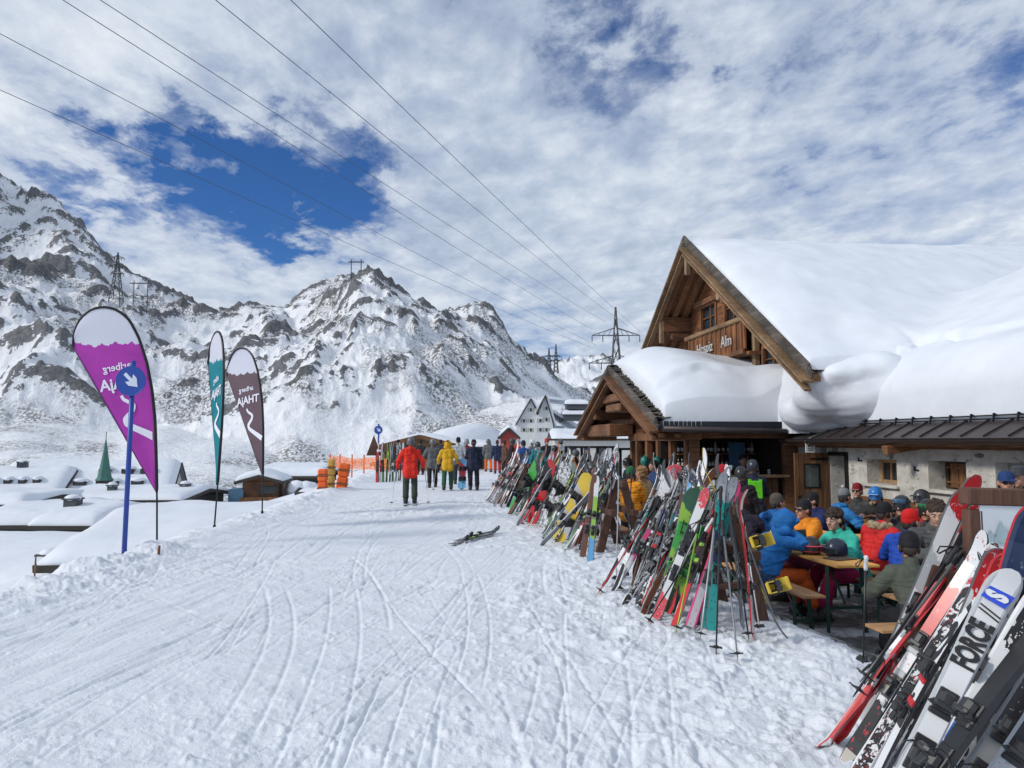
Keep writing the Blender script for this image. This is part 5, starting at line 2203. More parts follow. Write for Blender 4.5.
def gpt(px, py):
    """ground point of the photo on the uneven ground"""
    v = ray(px, py)
    lo, hi = 1.0, 80.0
    p0 = Vector((0, 0, EYE))
    for k in range(400):
        d = 1.0 * (1.012 ** k) * 1.5
        p = p0 + v * d
        if p.z <= ground_z(p.x, p.y):
            return p
    return p0 + v * 60


bp = on_ground(157, 548, 0)
feather_flag((bp.x, bp.y, -.02), -YAW, (.44, .045, .40), 'purple feather flag with white top behind the blue arrow sign', -.8)
bp = on_ground(214, 531, 0)
feather_flag((bp.x, bp.y, -.02), -YAW - R(53), (.0, .23, .28), 'turquoise feather flag turned almost edge on', 3.2)
bp = on_ground(262, 516, 0)
feather_flag((bp.x, bp.y, -.02), -YAW - R(32), (.145, .095, .115), 'greyish brown feather flag with white name and track', .8)


# ------------------------------------------------------------------ blue arrow signs
K_BLUE = M((.015, .06, .33), .4, .12, 5, key='blue_enamel')
K_ARROW = M((.62, .68, .78), .45, .1, 5, key='arrow_white')


def arrow_sign(base, h, label, lean=0.0, rdisc=.222):
    root = empty('direction_sign', base, -YAW, label, 'direction sign', 'blue arrow signs on the run')
    root.rotation_euler = (0, R(lean), -YAW)
    mb = MB()
    mb.tube([(0, .03, -.2), (0, .03, h)], .036, 12)
    mb.build('pole', K_BLUE, root)
    zc = h - rdisc - .09
    mb = MB()
    n = 40
    rim = [(rdisc * math.cos(2 * PI * k / n), rdisc * math.sin(2 * PI * k / n) + zc) for k in range(n)]
    mb.prism(rim, -.035, -.015)
    d = mb.build('disc', K_BLUE, root)
    mb = MB()
    mb.tube([(r_[0] * 1.0, -.03, (r_[1] - zc) * 1.0 + zc) for r_ in rim + rim[:1]], .008, 5, caps=False)
    mb.build('rim', K_BLUE, d)
    a = rdisc * .72
    sh = [(-a * .98, .16 * a), (-a * .1, .16 * a), (-a * .38, .52 * a), (.12 * a, .52 * a), (a * .82, 0), (.12 * a, -.52 * a), (-a * .38, -.52 * a), (-a * .1, -.16 * a), (-a * .98, -.16 * a)]
    ca, sa = math.cos(R(-45)), math.sin(R(-45))
    mb = MB()
    mb.prism([(x * ca - y * sa + .02, x * sa + y * ca + zc) for x, y in sh], -.039, -.0352)
    mb.build('arrow', K_ARROW, d)
    mb = MB()
    mb.box((0, .02, zc + .1), (.09, .05, .03)).box((0, .02, zc - .1), (.09, .05, .03))
    mb.build('bracket', K_STEEL, root)
    return root


bp = on_ground(123, 555, 0)
arrow_sign((bp.x, bp.y, -.05), 2.97, 'blue round sign with white arrow on blue pole before the purple flag', .6)
bp = at(378, 470, 31.5)
arrow_sign((bp.x, bp.y, 0), 2.42, 'distant blue round arrow sign standing by the small ski rack', 0, .17)

# ------------------------------------------------------------------ padding, netting and stakes along the edge
K_ORPAD = M((.80, .13, .02), .6, .2, 4, key='orange_padding')
K_YEPAD = M((.55, .33, .07), .6, .2, 4, key='tan_padding')


def pad(px, py, w_, h, d, mat, label, rz=0.0, tilt=0.0):
    p = at(px, py, d)
    p.z = ground_z(p.x, p.y) - .1
    root = empty('safety_mat', p, -YAW + R(rz), label, 'safety mat', 'upright padding at the edge of the run')
    root.rotation_euler = (0, R(tilt), -YAW + R(rz))
    mb = MB()
    for k in range(4):
        mb.box((0, 0, h * (k + .5) / 4), (w_, .3, h / 4 * .985), bev=.05)
    mb.build('cushion', mat, root)
    mb = MB()
    for z in (h * .25, h * .75):
        mb.box((0, 0, z), (w_ + .012, .312, .05))
    mb.build('strap', M(tuple(c * .5 for c in (.5, .2, .08)), .6, key='mat_strap'), root)
    return p


pad(322.5, 495, .30, .84, 25.0, K_ORPAD, 'lower left orange safety mat at the edge of the run')
pad(331, 492, .22, 1.12, 25.6, K_YEPAD, 'tall tan safety mat between the two orange ones')
pad(341, 488, .36, .96, 26.2, K_ORPAD, 'leaning orange safety mat right of the tan one', 0, 8)

# net fence
nf = empty('net_fence', at(365, 460, 40), 0, 'orange safety net fence in the distance left of the small rack', 'net fence')
m, nt, b = newmat('orange_net')
v = coords(nt)
b.inputs['Base Color'].default_value = (.75, .20, .05, 1)
b.inputs['Roughness'].default_value = .7
ck = noise(nt, v, 9, 2)
nt.links.new(mth(nt, 'MULTIPLY_ADD', mth(nt, 'GREATER_THAN', ck, .5), .45, .45), b.inputs['Alpha'])
pts = [at(x, 462, dd) for x, dd in ((330, 44), (340, 43), (352, 42), (364, 41), (376, 40), (388, 39.5))]
V, F = [], []
for k, p in enumerate(pts):
    z0 = 1.7 - (466 - 441) * 42 / FPX + .0
    V += [(p.x, p.y, .15), (p.x, p.y, .78 + .08 * math.sin(k * 2))]
for k in range(len(pts) - 1):
    F.append((2 * k, 2 * k + 2, 2 * k + 3, 2 * k + 1))
me = bpy.data.meshes.new('net')
me.from_pydata(V, [], F)
me.materials.append(m)
q = link('net', me, nf)
q.matrix_parent_inverse = Matrix.Translation(-nf.location)
for p in pts:
    q = MB().tube([(p.x, p.y, -.8), (p.x, p.y, .95)], .04, 6).build('post', K_ORPAD, nf)
    q.matrix_parent_inverse = Matrix.Translation(-nf.location)

for k, (px, d, h, lb) in enumerate(((38, 17.6, .62, 'short wooden stake standing in the snow below the run'), (160, 10.9, .14, 'tiny wooden peg in the snow at the foot of the purple flag'))):
    p = at(px, 500, d)
    gzv = ground_z(p.x, p.y)
    mb = MB()
    mb.tube([(p.x, p.y, gzv - .3), (p.x + .01, p.y, gzv + h * .6), (p.x + .015, p.y, gzv + h)], [.022, .02, .016], 7)
    tag(mb.build('stake', W_OLDZ), lb, 'stake')


# ------------------------------------------------------------------ power line
K_PYL = M((.10, .105, .11), .5, .2, 3, .6, key='galvanised_lattice')


def pylon(base, h, arms, label, wbase=None, yaw=0.0, th=.12, cross=True):
    """lattice tower; arms = [(height, half span)]"""
    wb = wbase or h * .16
    root = empty('power_pylon', base, yaw, label, 'power pylon', 'pylons of the power line')
    mb = MB()
    def wat(z):
        return wb * (1 - z / h) ** 1.1 + th * .8
    n = 9
    zs = [h * (1 - (1 - k / n) ** 1.25) for k in range(n + 1)]
    for sx_ in (-1, 1):
        for sy_ in (-1, 1):
            for a, c in zip(zs, zs[1:]):
                mb.beam((sx_ * wat(a) / 2, sy_ * wat(a) / 2, a), (sx_ * wat(c) / 2, sy_ * wat(c) / 2, c), th, th)
    for k, (a, c) in enumerate(zip(zs, zs[1:])):
        for f in range(4):
            s = [(-1, -1), (1, -1), (1, 1), (-1, 1)]
            (p, q), (r_, t) = s[f], s[(f + 1) % 4]
            for (z0, z1) in ((a, c), (c, a)):
                mb.beam((p * wat(z0) / 2, q * wat(z0) / 2, z0), (r_ * wat(z1) / 2, t * wat(z1) / 2, z1), th * .6, th * .6)
    mb.build('lattice', K_PYL, root)
    for (z, hs) in arms:
        am = MB()
        am.beam((-hs, 0, z + .01), (hs, 0, z + .01), th * .6, th * .6)
        for s in (-1, 1):
            w_ = wat(z) / 2
            for yy in (-w_, w_):
                am.beam((s * w_, yy, z), (s * hs, 0, z + .0), th * .7, th * .7)
                am.beam((s * w_, yy, z + h * .045), (s * hs, 0, z + .02), th * .7, th * .7)
            for k in range(1, 4):
                x = w_ + (hs - w_) * k / 4
                am.beam((s * x, 0, z), (s * (x - (hs - w_) / 8), 0, z + h * .045 * (1 - k / 4)), th * .5, th * .5)
        ao = am.build('cross_arm', K_PYL, root)
        ins = MB()
        for s in (-1, -.55, .55, 1):
            ins.tube([(s * hs, 0, z), (s * hs, 0, z - h * .04)], th * .5, 6)
        ins.build('insulator', K_BLACK, ao)
    return root


def terrain_hit(px, py, d0=60.0, d1=1200.0):
    v = ray(px, py)
    k = v.x * SN + v.y * CS
    ds = np.geomspace(d0, d1, 1500)
    X_, Y_, Z_ = v.x / k * ds, v.y / k * ds, EYE + v.z / k * ds
    hit = np.nonzero(Z_ <= height(X_, Y_))[0]
    i = hit[0] if len(hit) else len(ds) - 1
    return Vector((X_[i], Y_[i], Z_[i])), float(ds[i])


PD = 165.0
pb_ = at(617, 441, PD)
PH = (441 - 306) / FPX * PD + 6
pylon((pb_.x, pb_.y, EYE - 6), PH, [(PH - 29 / FPX * PD, 24 / FPX * PD), (PH - 57 / FPX * PD, 27 / FPX * PD)], 'dark lattice power pylon rising behind the chalet', 5.0, -YAW + R(0), .19)
p, pd_ = terrain_hit(116, 303)
ph = 52 / FPX * pd_ + 2
pylon(p - Vector((0, 0, 2)), ph, [(ph * .90, ph * .11), (ph * .74, ph * .15), (ph * .62, ph * .11)], 'tall lattice power pylon on the left mountain shoulder', ph * .2, 0, .22)


def hframe(px, py0, py1, gap_px, label):
    a, d = terrain_hit(px, py0)
    gap = gap_px / FPX * d
    hh = (py0 - py1) / FPX * d
    root = empty('power_pylon', a - Vector((0, 0, 4)), -YAW, label, 'power pylon', 'pylons of the power line')
    for s in (-1, 1):
        mb = MB().tube([(s * gap / 2, 0, 0), (s * gap / 2, 0, hh + 4)], .0007 * d, 6)
        mb.build('mast', K_PYL, root)
    mb = MB().beam((-gap * .8, 0, hh + 3), (gap * .8, 0, hh + 3), .0012 * d, .0014 * d)
    mb.build('cross_arm', K_PYL, root)


hframe(140, 307, 280, 14, 'double-mast pylon beside the tall pylon on the left shoulder')
hframe(356, 277, 259, 10, 'double-mast pylon standing on top of the central peak')
for px, y1, lb in ((549, 348, 'left one of two small pylons on the far ridge'), (556, 344, 'right one of two small pylons on the far ridge')):
    b0 = at(px, 366, 420)
    pylon(b0 - Vector((0, 0, 4)), (366 - y1) / FPX * 420 + 4, [(9.5, 3.2), (7, 2.4)], lb, 2.2, 0, .32)

K_WIRE = M((.07, .075, .085), .5, .2, 3, .5, key='aluminium_cable')
for k, ((tx, ty), (qx, qy), dq, nm) in enumerate((((0, 84), (590, 347), 27.9, 'lowest cable at the left, entering the sky beneath all others'), ((0, 27), (596, 345), 24.5, 'second lowest cable at the left, parallel to the lowest'),
                                                  ((80, 0), (592, 329), 22.5, 'left cable of the close pair entering at the top left'), ((117, 0), (606, 322), 22.5, 'right cable of the close pair entering at the top left'),
                                                  ((229, 0), (628, 326), 22.5, 'second cable from the right among those overhead'), ((302, 0), (640, 331), 22.5, 'rightmost cable overhead, running to the pylon behind the chalet'))):
    a = at(tx, ty, dq)
    b_ = at(qx, qy, PD - .5)
    d = a - b_
    e = a + d * .25
    pts = []
    for i in range(41):
        u = i / 40
        q = b_.lerp(e, u)
        q.z -= 4 * .9 * u * (1 - u) * (.6 if k > 1 else .4)
        pts.append(q)
    mb = MB().tube(pts, [.036 - .024 * (i / 40) ** .4 for i in range(41)], 6)
    tag(mb.build('power_cable', K_WIRE), nm, 'power cable', 'cables of the power line')
# ------------------------------------------------------------------ the village below, huts and hotel
K_PLASTER = M((.56, .55, .52), .85, .1, 2, bmp=.1, key='white_plaster')
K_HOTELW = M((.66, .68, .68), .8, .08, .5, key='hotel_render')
K_HOTELS = M((.36, .41, .46), .8, .08, .5, key='hotel_render_painted_shade')  # the white render again, with the side wall's shade put into its colour
K_DARKW = M((.045, .038, .033), .8, .3, 5, key='dark_boards')
K_BROWN = wood('chalet_boards', (.07, .03, .015), (.24, .11, .05), 0, .6)
K_SLATE = M((.06, .065, .075), .6, .2, 4, key='slate')
K_COPPER = M((.045, .15, .12), .6, .25, 3, key='green_copper')


def snow_slab(mb_w, mb_d, z_e, z_r, over=.5, thick=.7, seed=0, axis='x', n=26, asym=0.0):
    """puffed snow on a saddle roof, ridge along `axis`, as one soft sheet"""
    xs, ys = np.linspace(-mb_w / 2 - over, mb_w / 2 + over, n), np.linspace(-mb_d / 2 - over, mb_d / 2 + over, n)
    X, Y = np.meshgrid(xs, ys)
    A, half = (Y, mb_d / 2 + over) if axis == 'x' else (X, mb_w / 2 + over)
    A = A - asym * half
    hh = np.where(A > 0, half * (1 - asym), half * (1 + asym))
    t = np.clip(np.sqrt((A / hh) ** 2 + .012) - .07, 0, 1)
    roof = z_r + (z_e - z_r) * t
    dx, dy = np.minimum(X - xs[0], xs[-1] - X), np.minimum(Y - ys[0], ys[-1] - Y)
    rnd = edge(np.minimum(dx, dy), max(.9, thick * 1.5))
    top = roof + thick * (.12 + .88 * rnd) + .12 * fbm(X + seed * 9.1, Y, 3, 3, .5, seed)
    V = np.concatenate([np.stack([X.ravel(), Y.ravel(), top.ravel()], 1), np.stack([X.ravel(), Y.ravel(), roof.ravel() - .03], 1)])
    i = (np.arange(n - 1)[:, None] * n + np.arange(n - 1)[None, :]).ravel()
    F = [np.stack([i, i + 1, i + n + 1, i + n], 1)]
    nv = n * n
    b0 = [(k, k + 1) for k in range(n - 1)] + [(k * n + n - 1, (k + 1) * n + n - 1) for k in range(n - 1)] + [((n - 1) * n + k + 1, (n - 1) * n + k) for k in range(n - 1)] + [((k + 1) * n, k * n) for k in range(n - 1)]
    F.append(np.array([(v, u, u + nv, v + nv) for u, v in b0]))
    return V, np.concatenate(F)


def house(px, d, w_, dep, z0, z_e, z_r, label, wall=K_PLASTER, rot=0.0, axis='x', thick=.7, wins=(), chim=(), roofm=None, cat='house', over=.5, seed=1, name='house', group='snowed-in houses of the village', asym=0.0):
    c = at(px, 441, d)
    root = empty(name, (c.x, c.y, z0), -YAW + R(rot), label, cat, group)
    ze, zr = z_e - z0, z_r - z0
    mb = MB()
    mb.box((0, 0, ze / 2), (w_, dep, ze))
    if axis == 'x':
        for s in (-1, 1):
            x = s * (w_ / 2 - .05)
            mb.add([(x, -dep / 2, ze), (x, dep / 2, ze), (x, asym * dep / 2, zr)], [(0, 1, 2)])
    else:
        for s in (-1, 1):
            y = s * (dep / 2 - .05)
            mb.add([(-w_ / 2, y, ze), (w_ / 2, y, ze), (asym * w_ / 2, y, zr)], [(0, 1, 2)])
    mb.build('wall', wall, root)
    V, F = snow_slab(w_, dep, ze, zr, over, thick, seed, axis, asym=asym)
    # eaves line of dark boards below the snow
    rb = MB()
    a, b_ = w_ / 2 + over + .04, dep / 2 + over + .04
    slope_edge = [(-a, -b_), (a, -b_), (a, b_), (-a, b_)]
    for (p, q) in zip(slope_edge, slope_edge[1:] + slope_edge[:1]):
        if (axis == 'x') == (abs(p[1] - q[1]) < .01):
            rb.beam((*p, ze - .05), (*q, ze - .05), .12, .22)
        else:
            m_ = ((p[0] + q[0]) / 2, (p[1] + q[1]) / 2)
            m_ = (m_[0], asym * b_) if axis == 'x' else (asym * a, m_[1])
            rb.beam((*p, ze - .05), (*m_, zr - .05), .12, .22)
            rb.beam((*m_, zr - .05), (*q, ze - .05), .12, .22)
    ro = rb.build('roof_edge', roofm or K_DARKW, root)
    np_mesh('roof_snow', V, F, K_SNOW, parent=root)
    for (x, z, ww, hh) in wins:                      # on the wall that looks at the run
        f = MB()
        y = -dep / 2 - .02
        f.box((x, y, z), (ww + .16, .06, hh + .16))
        o = f.build('window', K_DARKW, root)
        MB().box((x, y - .035, z), (ww, .02, hh)).build('pane', K_GLASS, o)
    for (x, y, z1, s_) in chim:
        m = MB()
        m.box((x, y, (ze + z1) / 2), (s_, s_, z1 - ze + 1)).box((x, y, z1 + .54), (s_ + .14, s_ + .14, .08))
        o = m.build('chimney', K_SLATE, root)
        MB().ball((x, y, z1 + .58), (s_ * .65, s_ * .65, .22), 10).build('snow_cap', K_SNOW, o)
    return root


house(52, 32, 12.5, 9.5, -8, -3.6, -2.75, 'wide low roof deep in snow at the lower left, nearest in the village', K_DARKW, -4, 'x', .65, chim=[(2.6, -3.4, 4.9, .62)], seed=2)
house(246, 27.5, 8.6, 7.0, -8, -2.1, -1.12, 'broad smooth snow roof directly below the feather flags', K_DARKW, 6, 'x', .55, seed=3, over=.7, asym=.5)
house(10, 50, 6.4, 7, -12, -2.25, -1.9, 'white plastered house with dark windows at the left edge', K_PLASTER, 0, 'x', .5, [(-1.4, 9.2, .9, .6), (.9, 9.2, .9, .6), (2.2, 8.9, .8, 1.2), (-.4, 8.1, .9, .7)], seed=4)
house(62, 47, 4.4, 8, -12, -3.1, -2.4, 'snowy barrel-like roof right of the white plastered house', K_DARKW, 4, 'x', .55, seed=5)
house(106, 44, 2.6, 7, -12, -2.85, -2.2, 'narrow snow roof with square chimney before the church', K_DARKW, 0, 'x', .45, chim=[(-.9, -1.5, 9.9, .7)], seed=6)
house(150, 56, 8.2, 8, -12, -2.4, -1.9, 'long low roof behind the purple flag with dark eaves', K_DARKW, 0, 'x', .4, chim=[(3.2, -1, 10.0, .6), (-1.4, -2.4, 10.0, .5)], seed=7)
house(140, 36, 1.5, 2.4, -9, -3.6, -3.2, 'small chimney house beside the blue sign pole', K_SLATE, 0, 'x', .3, chim=[(0, -.6, 6.2, .8)], seed=8)
rt = house(100, 98, 19, 14, -13, -5.2, -1.2, 'large hotel roof with two rows of dark dormers on the far side', K_PLASTER, 16, 'x', .7, seed=9)
rt2 = house(10, 92, 14, 13, -13, -5.0, -2.0, 'long roof with a row of small dark dormers at the far left', K_PLASTER, 16, 'x', .7, seed=10, chim=[(1.5, 0, 11.6, 1.0)])


def dormers(root, xs, y, z, w_=1.4, h=.9):
    for x in xs:
        m = MB()
        m.box((x, y, z), (w_, 1.4, h))
        o = m.build('dormer', K_DARKW, root)
        MB().box((x, y - .72, z), (w_ * .8, .04, h * .7)).build('pane', K_GLASS, o)
        MB().ball((x, y, z + h * .6), (w_ * .7, .95, .32), 10).build('snow_cap', K_SNOW, o)


dormers(rt, (-5.6, -2.6, 1.6, 4.2, 6.4), -3.4, 10.7)
dormers(rt, (-3.4, -.6, 3.0, 5.8), -5.7, 9.3)
dormers(rt2, (-4.5, -3, -1.5, 0, 1.5, 3, 4.5), -4.2, 9.9, .8, .6)

# church with green spire
c = at(106, 441, 80)
ch = empty('church', (c.x, c.y, -11.2), -YAW, 'small church tower with pointed dark green spire', 'church')
MB().box((0, 0, 4.4), (1.2, 1.2, 8.8)).build('tower', K_DARKW, ch)
for s in (-1, 1):
    o = MB().box((s * .3, -.615, 8.1), (.3, .06, .6)).build('belfry_window', K_PLASTER, ch)
MB().lathe([(.98, 8.72), (.72, 9.05), (.46, 10.4), (.22, 11.9), (.03, 13.2)], 8, smooth=False).build('spire', K_COPPER, ch)
MB().tube([(0, 0, 13.1), (0, 0, 13.9)], .04, 6).build('finial', K_BLACKM, ch)

# brown chalet between the flags and the mats
r_ = house(266, 60, 2.6, 4, -8, -1.45, -.95, 'brown timber chalet with balcony and blue shed, right of the grey flag', K_BROWN, 8, 'y', .42, [(-.8, 4.4, .8, .9), (.6, 4.4, .9, .9), (.6, 5.9, 1.2, .5)], over=.45, seed=11, cat='chalet', name='village_chalet')
MB().box((0, -2.2, 5.1), (2.8, .3, .55)).build('balcony', W_DOOR, r_)
MB().box((-1.75, -1.2, 4.2), (1.1, 2, 3.6)).build('side_shed', M((.07, .16, .25), .6, .15, 3, key='blue_boards'), r_)
mb = MB()
for k in range(14):
    mb.ball((2.2 + rr.uniform(0, 1.3), rr.uniform(-1, 1), 4.2 + rr.uniform(0, 1.9)), (.8, .8, .7), 12)
mb.build('snow_drift', K_SNOW, r_)
house(311, 42, .85, 1.2, -2.8, -1.15, -.95, 'tiny dark hut left of the orange mats', K_DARKW, 0, 'x', .18, over=.12, seed=12)
house(300, 75, 6, 6, -8, -1.7, -1.2, 'low snow covered roof behind the brown chalet', K_DARKW, 0, 'x', .7, seed=13)
house(400, 58, 3.4, 3, -1.5, .0, .45, 'small orange-brown hut at the far end of the net fence', W_DOOR, 0, 'y', .22, over=.2, seed=14, cat='hut')

# long snack hut behind the walkers
r_ = house(424, 44, 4.4, 3.4, -.2, 1.35, 2.0, 'pale timber snack hut with snowy roof behind the walking skiers', W_PALE, 0, 'y', .18, [(-.6, .95, 1.1, .5)], over=.35, seed=15, cat='hut', name='snack_hut', roofm=W_OLD)
r_ = house(463, 46, 2.6, 3, -.2, 1.3, 1.7, 'second snack hut behind the skier in white', K_DARKW, 0, 'x', .15, [(0, .9, 1.2, .5)], over=.3, seed=16, cat='hut', name='snack_hut')
r_ = house(509, 70, 1.6, 2, -.5, 2.0, 2.9, 'small red hut with white snow cap beside the hotel', M((.35, .05, .04), .7, key='red_boards'), 0, 'y', .3, over=.15, seed=17, cat='hut', name='red_hut')


# hotel with twin gables
def hotel():
    D0 = 140.0
    k = D0 / FPX
    c = at(545, 441, D0)
    root = empty('hotel', (c.x, c.y, -3), -YAW, 'tall white hotel with two steep gables and snowy roof in the distance', 'hotel')
    def X(px):
        return (px - 545) * k
    def Z(py):
        return (441 - py) * k + EYE + 3
    mb = MB()
    # left and right gable fronts as solid prisms running back
    for (xl, xa, xr, ze, za, y0, y1) in ((516.5, 531, 541, 424, 399, 0.0, 18), (534, 545, 552.5, 426, 396.5, -2.2, 18)):
        mb.prism([(X(xl), 0), (X(xr), 0), (X(xr), Z(ze)), (X(xa), Z(za)), (X(xl), Z(ze))], y0, y1)
    w_ = mb.build('wall', K_HOTELW, root)
    mb = MB()
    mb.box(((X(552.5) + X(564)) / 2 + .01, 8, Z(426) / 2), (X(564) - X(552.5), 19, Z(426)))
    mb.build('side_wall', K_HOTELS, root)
    for (px, pys, y0) in ((524, (421, 430), 0), (531, (410, 421, 430), 0), (540, (421, 430), -2.2), (546, (409, 420, 430), -2.2), (536.6, (411,), -2.2)):
        for py in pys:
            o = MB().box((X(px), y0 - .03, Z(py)), (.55, .08, .75)).build('window', K_WHITE, root)
            MB().box((X(px), y0 - .08, Z(py)), (.42, .04, .62)).build('pane', K_GLASS, o)
            MB().box((X(px) - .48, y0 - .03, Z(py)), (.2, .05, .75)).box((X(px) + .48, y0 - .03, Z(py)), (.2, .05, .75)).build('shutter', M((.40, .40, .33), .7, key='shutter'), o)
    for py in (421, 431):
        MB().box((X(560), -1.55, Z(py)), (.6, .08, .75)).build('window', K_GLASS, root)
    # roofs: snow sheets with dark verge
    mb = MB()
    def slab(p, q, y0, y1, t=.5):
        (xa, za), (xb, zb) = p, q
        n = Vector((-(zb - za), 0, xb - xa)).normalized() * t
        if n.z < 0:
            n = -n
        vs = [(xa, y0, za), (xb, y0, zb), (xb, y1, zb), (xa, y1, za)]
        vs += [(v[0] + n.x, v[1], v[2] + n.z) for v in vs]
        mb.add(vs, [(0, 1, 2, 3), (4, 7, 6, 5), (0, 4, 5, 1), (1, 5, 6, 2), (2, 6, 7, 3), (3, 7, 4, 0)])
    slab((X(531), Z(399)), (X(541), Z(418)), -.4, 18)
    slab((X(531), Z(399)), (X(516), Z(425)), -.4, 18, .25)
    slab((X(545), Z(396.5)), (X(553.5), Z(427)), -2.7, 18)
    slab((X(545), Z(396.5)), (X(536), Z(414)), -2.7, 18, .3)
    slab((X(545), Z(396.5)), (X(585), Z(401)), 6, 22)
    slab((X(552), Z(412)), (X(590), Z(436)), -1, 22)
    mb.build('roof_snow', K_SNOW, root)
    mb = MB()
    for (p, q, y) in (((531, 399), (541, 418), -.45), ((531, 399), (516, 425), -.45), ((545, 396.5), (553.5, 427), -2.75), ((545, 396.5), (536, 414), -2.75)):
        mb.beam((X(p[0]), y, Z(p[1])), (X(q[0]), y, Z(q[1])), .22, .3, up=(0, 1, 0))
    mb.build('verge', K_DARKW, root)
    for (xa, xb, ya, yb) in ((566, 586, 405, 410), (563, 584, 415, 421)):
        o = MB().box(((X(xa) + X(xb)) / 2, -.5, (Z(ya) + Z(yb)) / 2), (X(xb) - X(xa), 5, Z(ya) - Z(yb))).build('dormer', K_SLATE, root)
        V, F = snow_slab(X(xb) - X(xa), 5, Z(ya), Z(ya) + .3, .3, .7, 4)
        np_mesh('snow_cap', V + np.array([(X(xa) + X(xb)) / 2, -.5, 0]), F, K_SNOW, parent=o)


hotel()
house(590, 92, 9, 8, -4, 1.9, 2.7, 'low wide snow roof right of the hotel', K_PLASTER, 0, 'x', .5, [(-2.5, 4.6, .8, .8), (1, 4.6, .8, .8)], seed=19)

# glass wind screens round the far terrace
for j, (xa, xb, dd, n, top) in enumerate(((566, 613, 25.0, 3, 448), (620, 648, 23.0, 2, 450), (644, 668, 22.0, 2, 452))):
    a, b_ = at(xa, 441, dd), at(xb, 441, dd)
    zt = EYE - (top - 441) / FPX * dd
    a.z = b_.z = 0
    root = empty('wind_screen', (a.x, a.y, -.3), -YAW, ('long glass wind screen in dark metal frame left of the bar gable', 'short glass wind screen under the bar gable', 'glass wind screen close to the bar wall')[j], 'wind screen', 'glass wind screens of the far terrace')
    Lx = (b_ - a).length
    for k in range(n + 1):
        MB().box((Lx * k / n, 0, (zt + .3) / 2), (.09, .09, zt + .3)).build('post', K_BLACKM, root)
    MB().box((Lx / 2, 0, zt + .33), (Lx + .1, .1, .07)).build('top_rail', K_BLACKM, root)
    for k in range(n):
        MB().box((Lx * (k + .5) / n, 0, .75), (Lx / n - .12, .015, 1.1)).build('pane', K_CLEAR, root)
# ------------------------------------------------------------------ people
prng = random.Random(77)


def cone(mb, p0, r0, p1, r1, n=10, sq=1.0):
    p0, p1 = Vector(p0), Vector(p1)
    d = (p1 - p0)
    if d.length < 1e-5:
        d = Vector((0, 0, 1e-3))
        p1 = p0 + d
    u = d.normalized()
    pts, rs = [], []
    for a in (80, 55, 28):
        pts.append(p0 - u * r0 * math.sin(R(a)))
        rs.append(r0 * math.cos(R(a)))
    pts += [p0, p1]
    rs += [r0, r1]
    for a in (28, 55, 80):
        pts.append(p1 + u * r1 * math.sin(R(a)))
        rs.append(r1 * math.cos(R(a)))
    mb.tube(pts, rs, n)


def remesh(mb, name, mat, parent, vox, wrinkle=0.0, seed=0, smooth=4):
    me0 = bpy.data.meshes.new('raw')
    me0.from_pydata(mb.v, [], mb.f)
    o = bpy.data.objects.new('raw', me0)
    COL.objects.link(o)
    md = o.modifiers.new('r', 'REMESH')
    md.mode = 'VOXEL'
    md.voxel_size = vox
    md.use_smooth_shade = True
    sm = o.modifiers.new('s', 'SMOOTH')
    sm.iterations = smooth
    sm.factor = .5
    dg = bpy.context.evaluated_depsgraph_get()
    me = bpy.data.meshes.new_from_object(o.evaluated_get(dg))
    bpy.data.objects.remove(o)
    bpy.data.meshes.remove(me0)
    me.name = name
    n = len(me.vertices)
    if wrinkle and n:
        co = np.empty(n * 3, np.float32)
        no = np.empty(n * 3, np.float32)
        me.vertices.foreach_get('co', co)
        me.vertices.foreach_get('normal', no)
        co, no = co.reshape(-1, 3), no.reshape(-1, 3)
        x = co[:, 0].astype(float) + co[:, 1] * .7 + seed
        z = co[:, 2].astype(float)
        w_ = fbm(x + .5 * z, z * 2.0 - .6 * x, .20, 3, .5, 5 + seed, True)
        co = co + no * (w_ * wrinkle)[:, None]
        me.vertices.foreach_set('co', co.ravel())
    me.materials.clear()
    me.materials.append(mat)
    return link(name, me, parent)


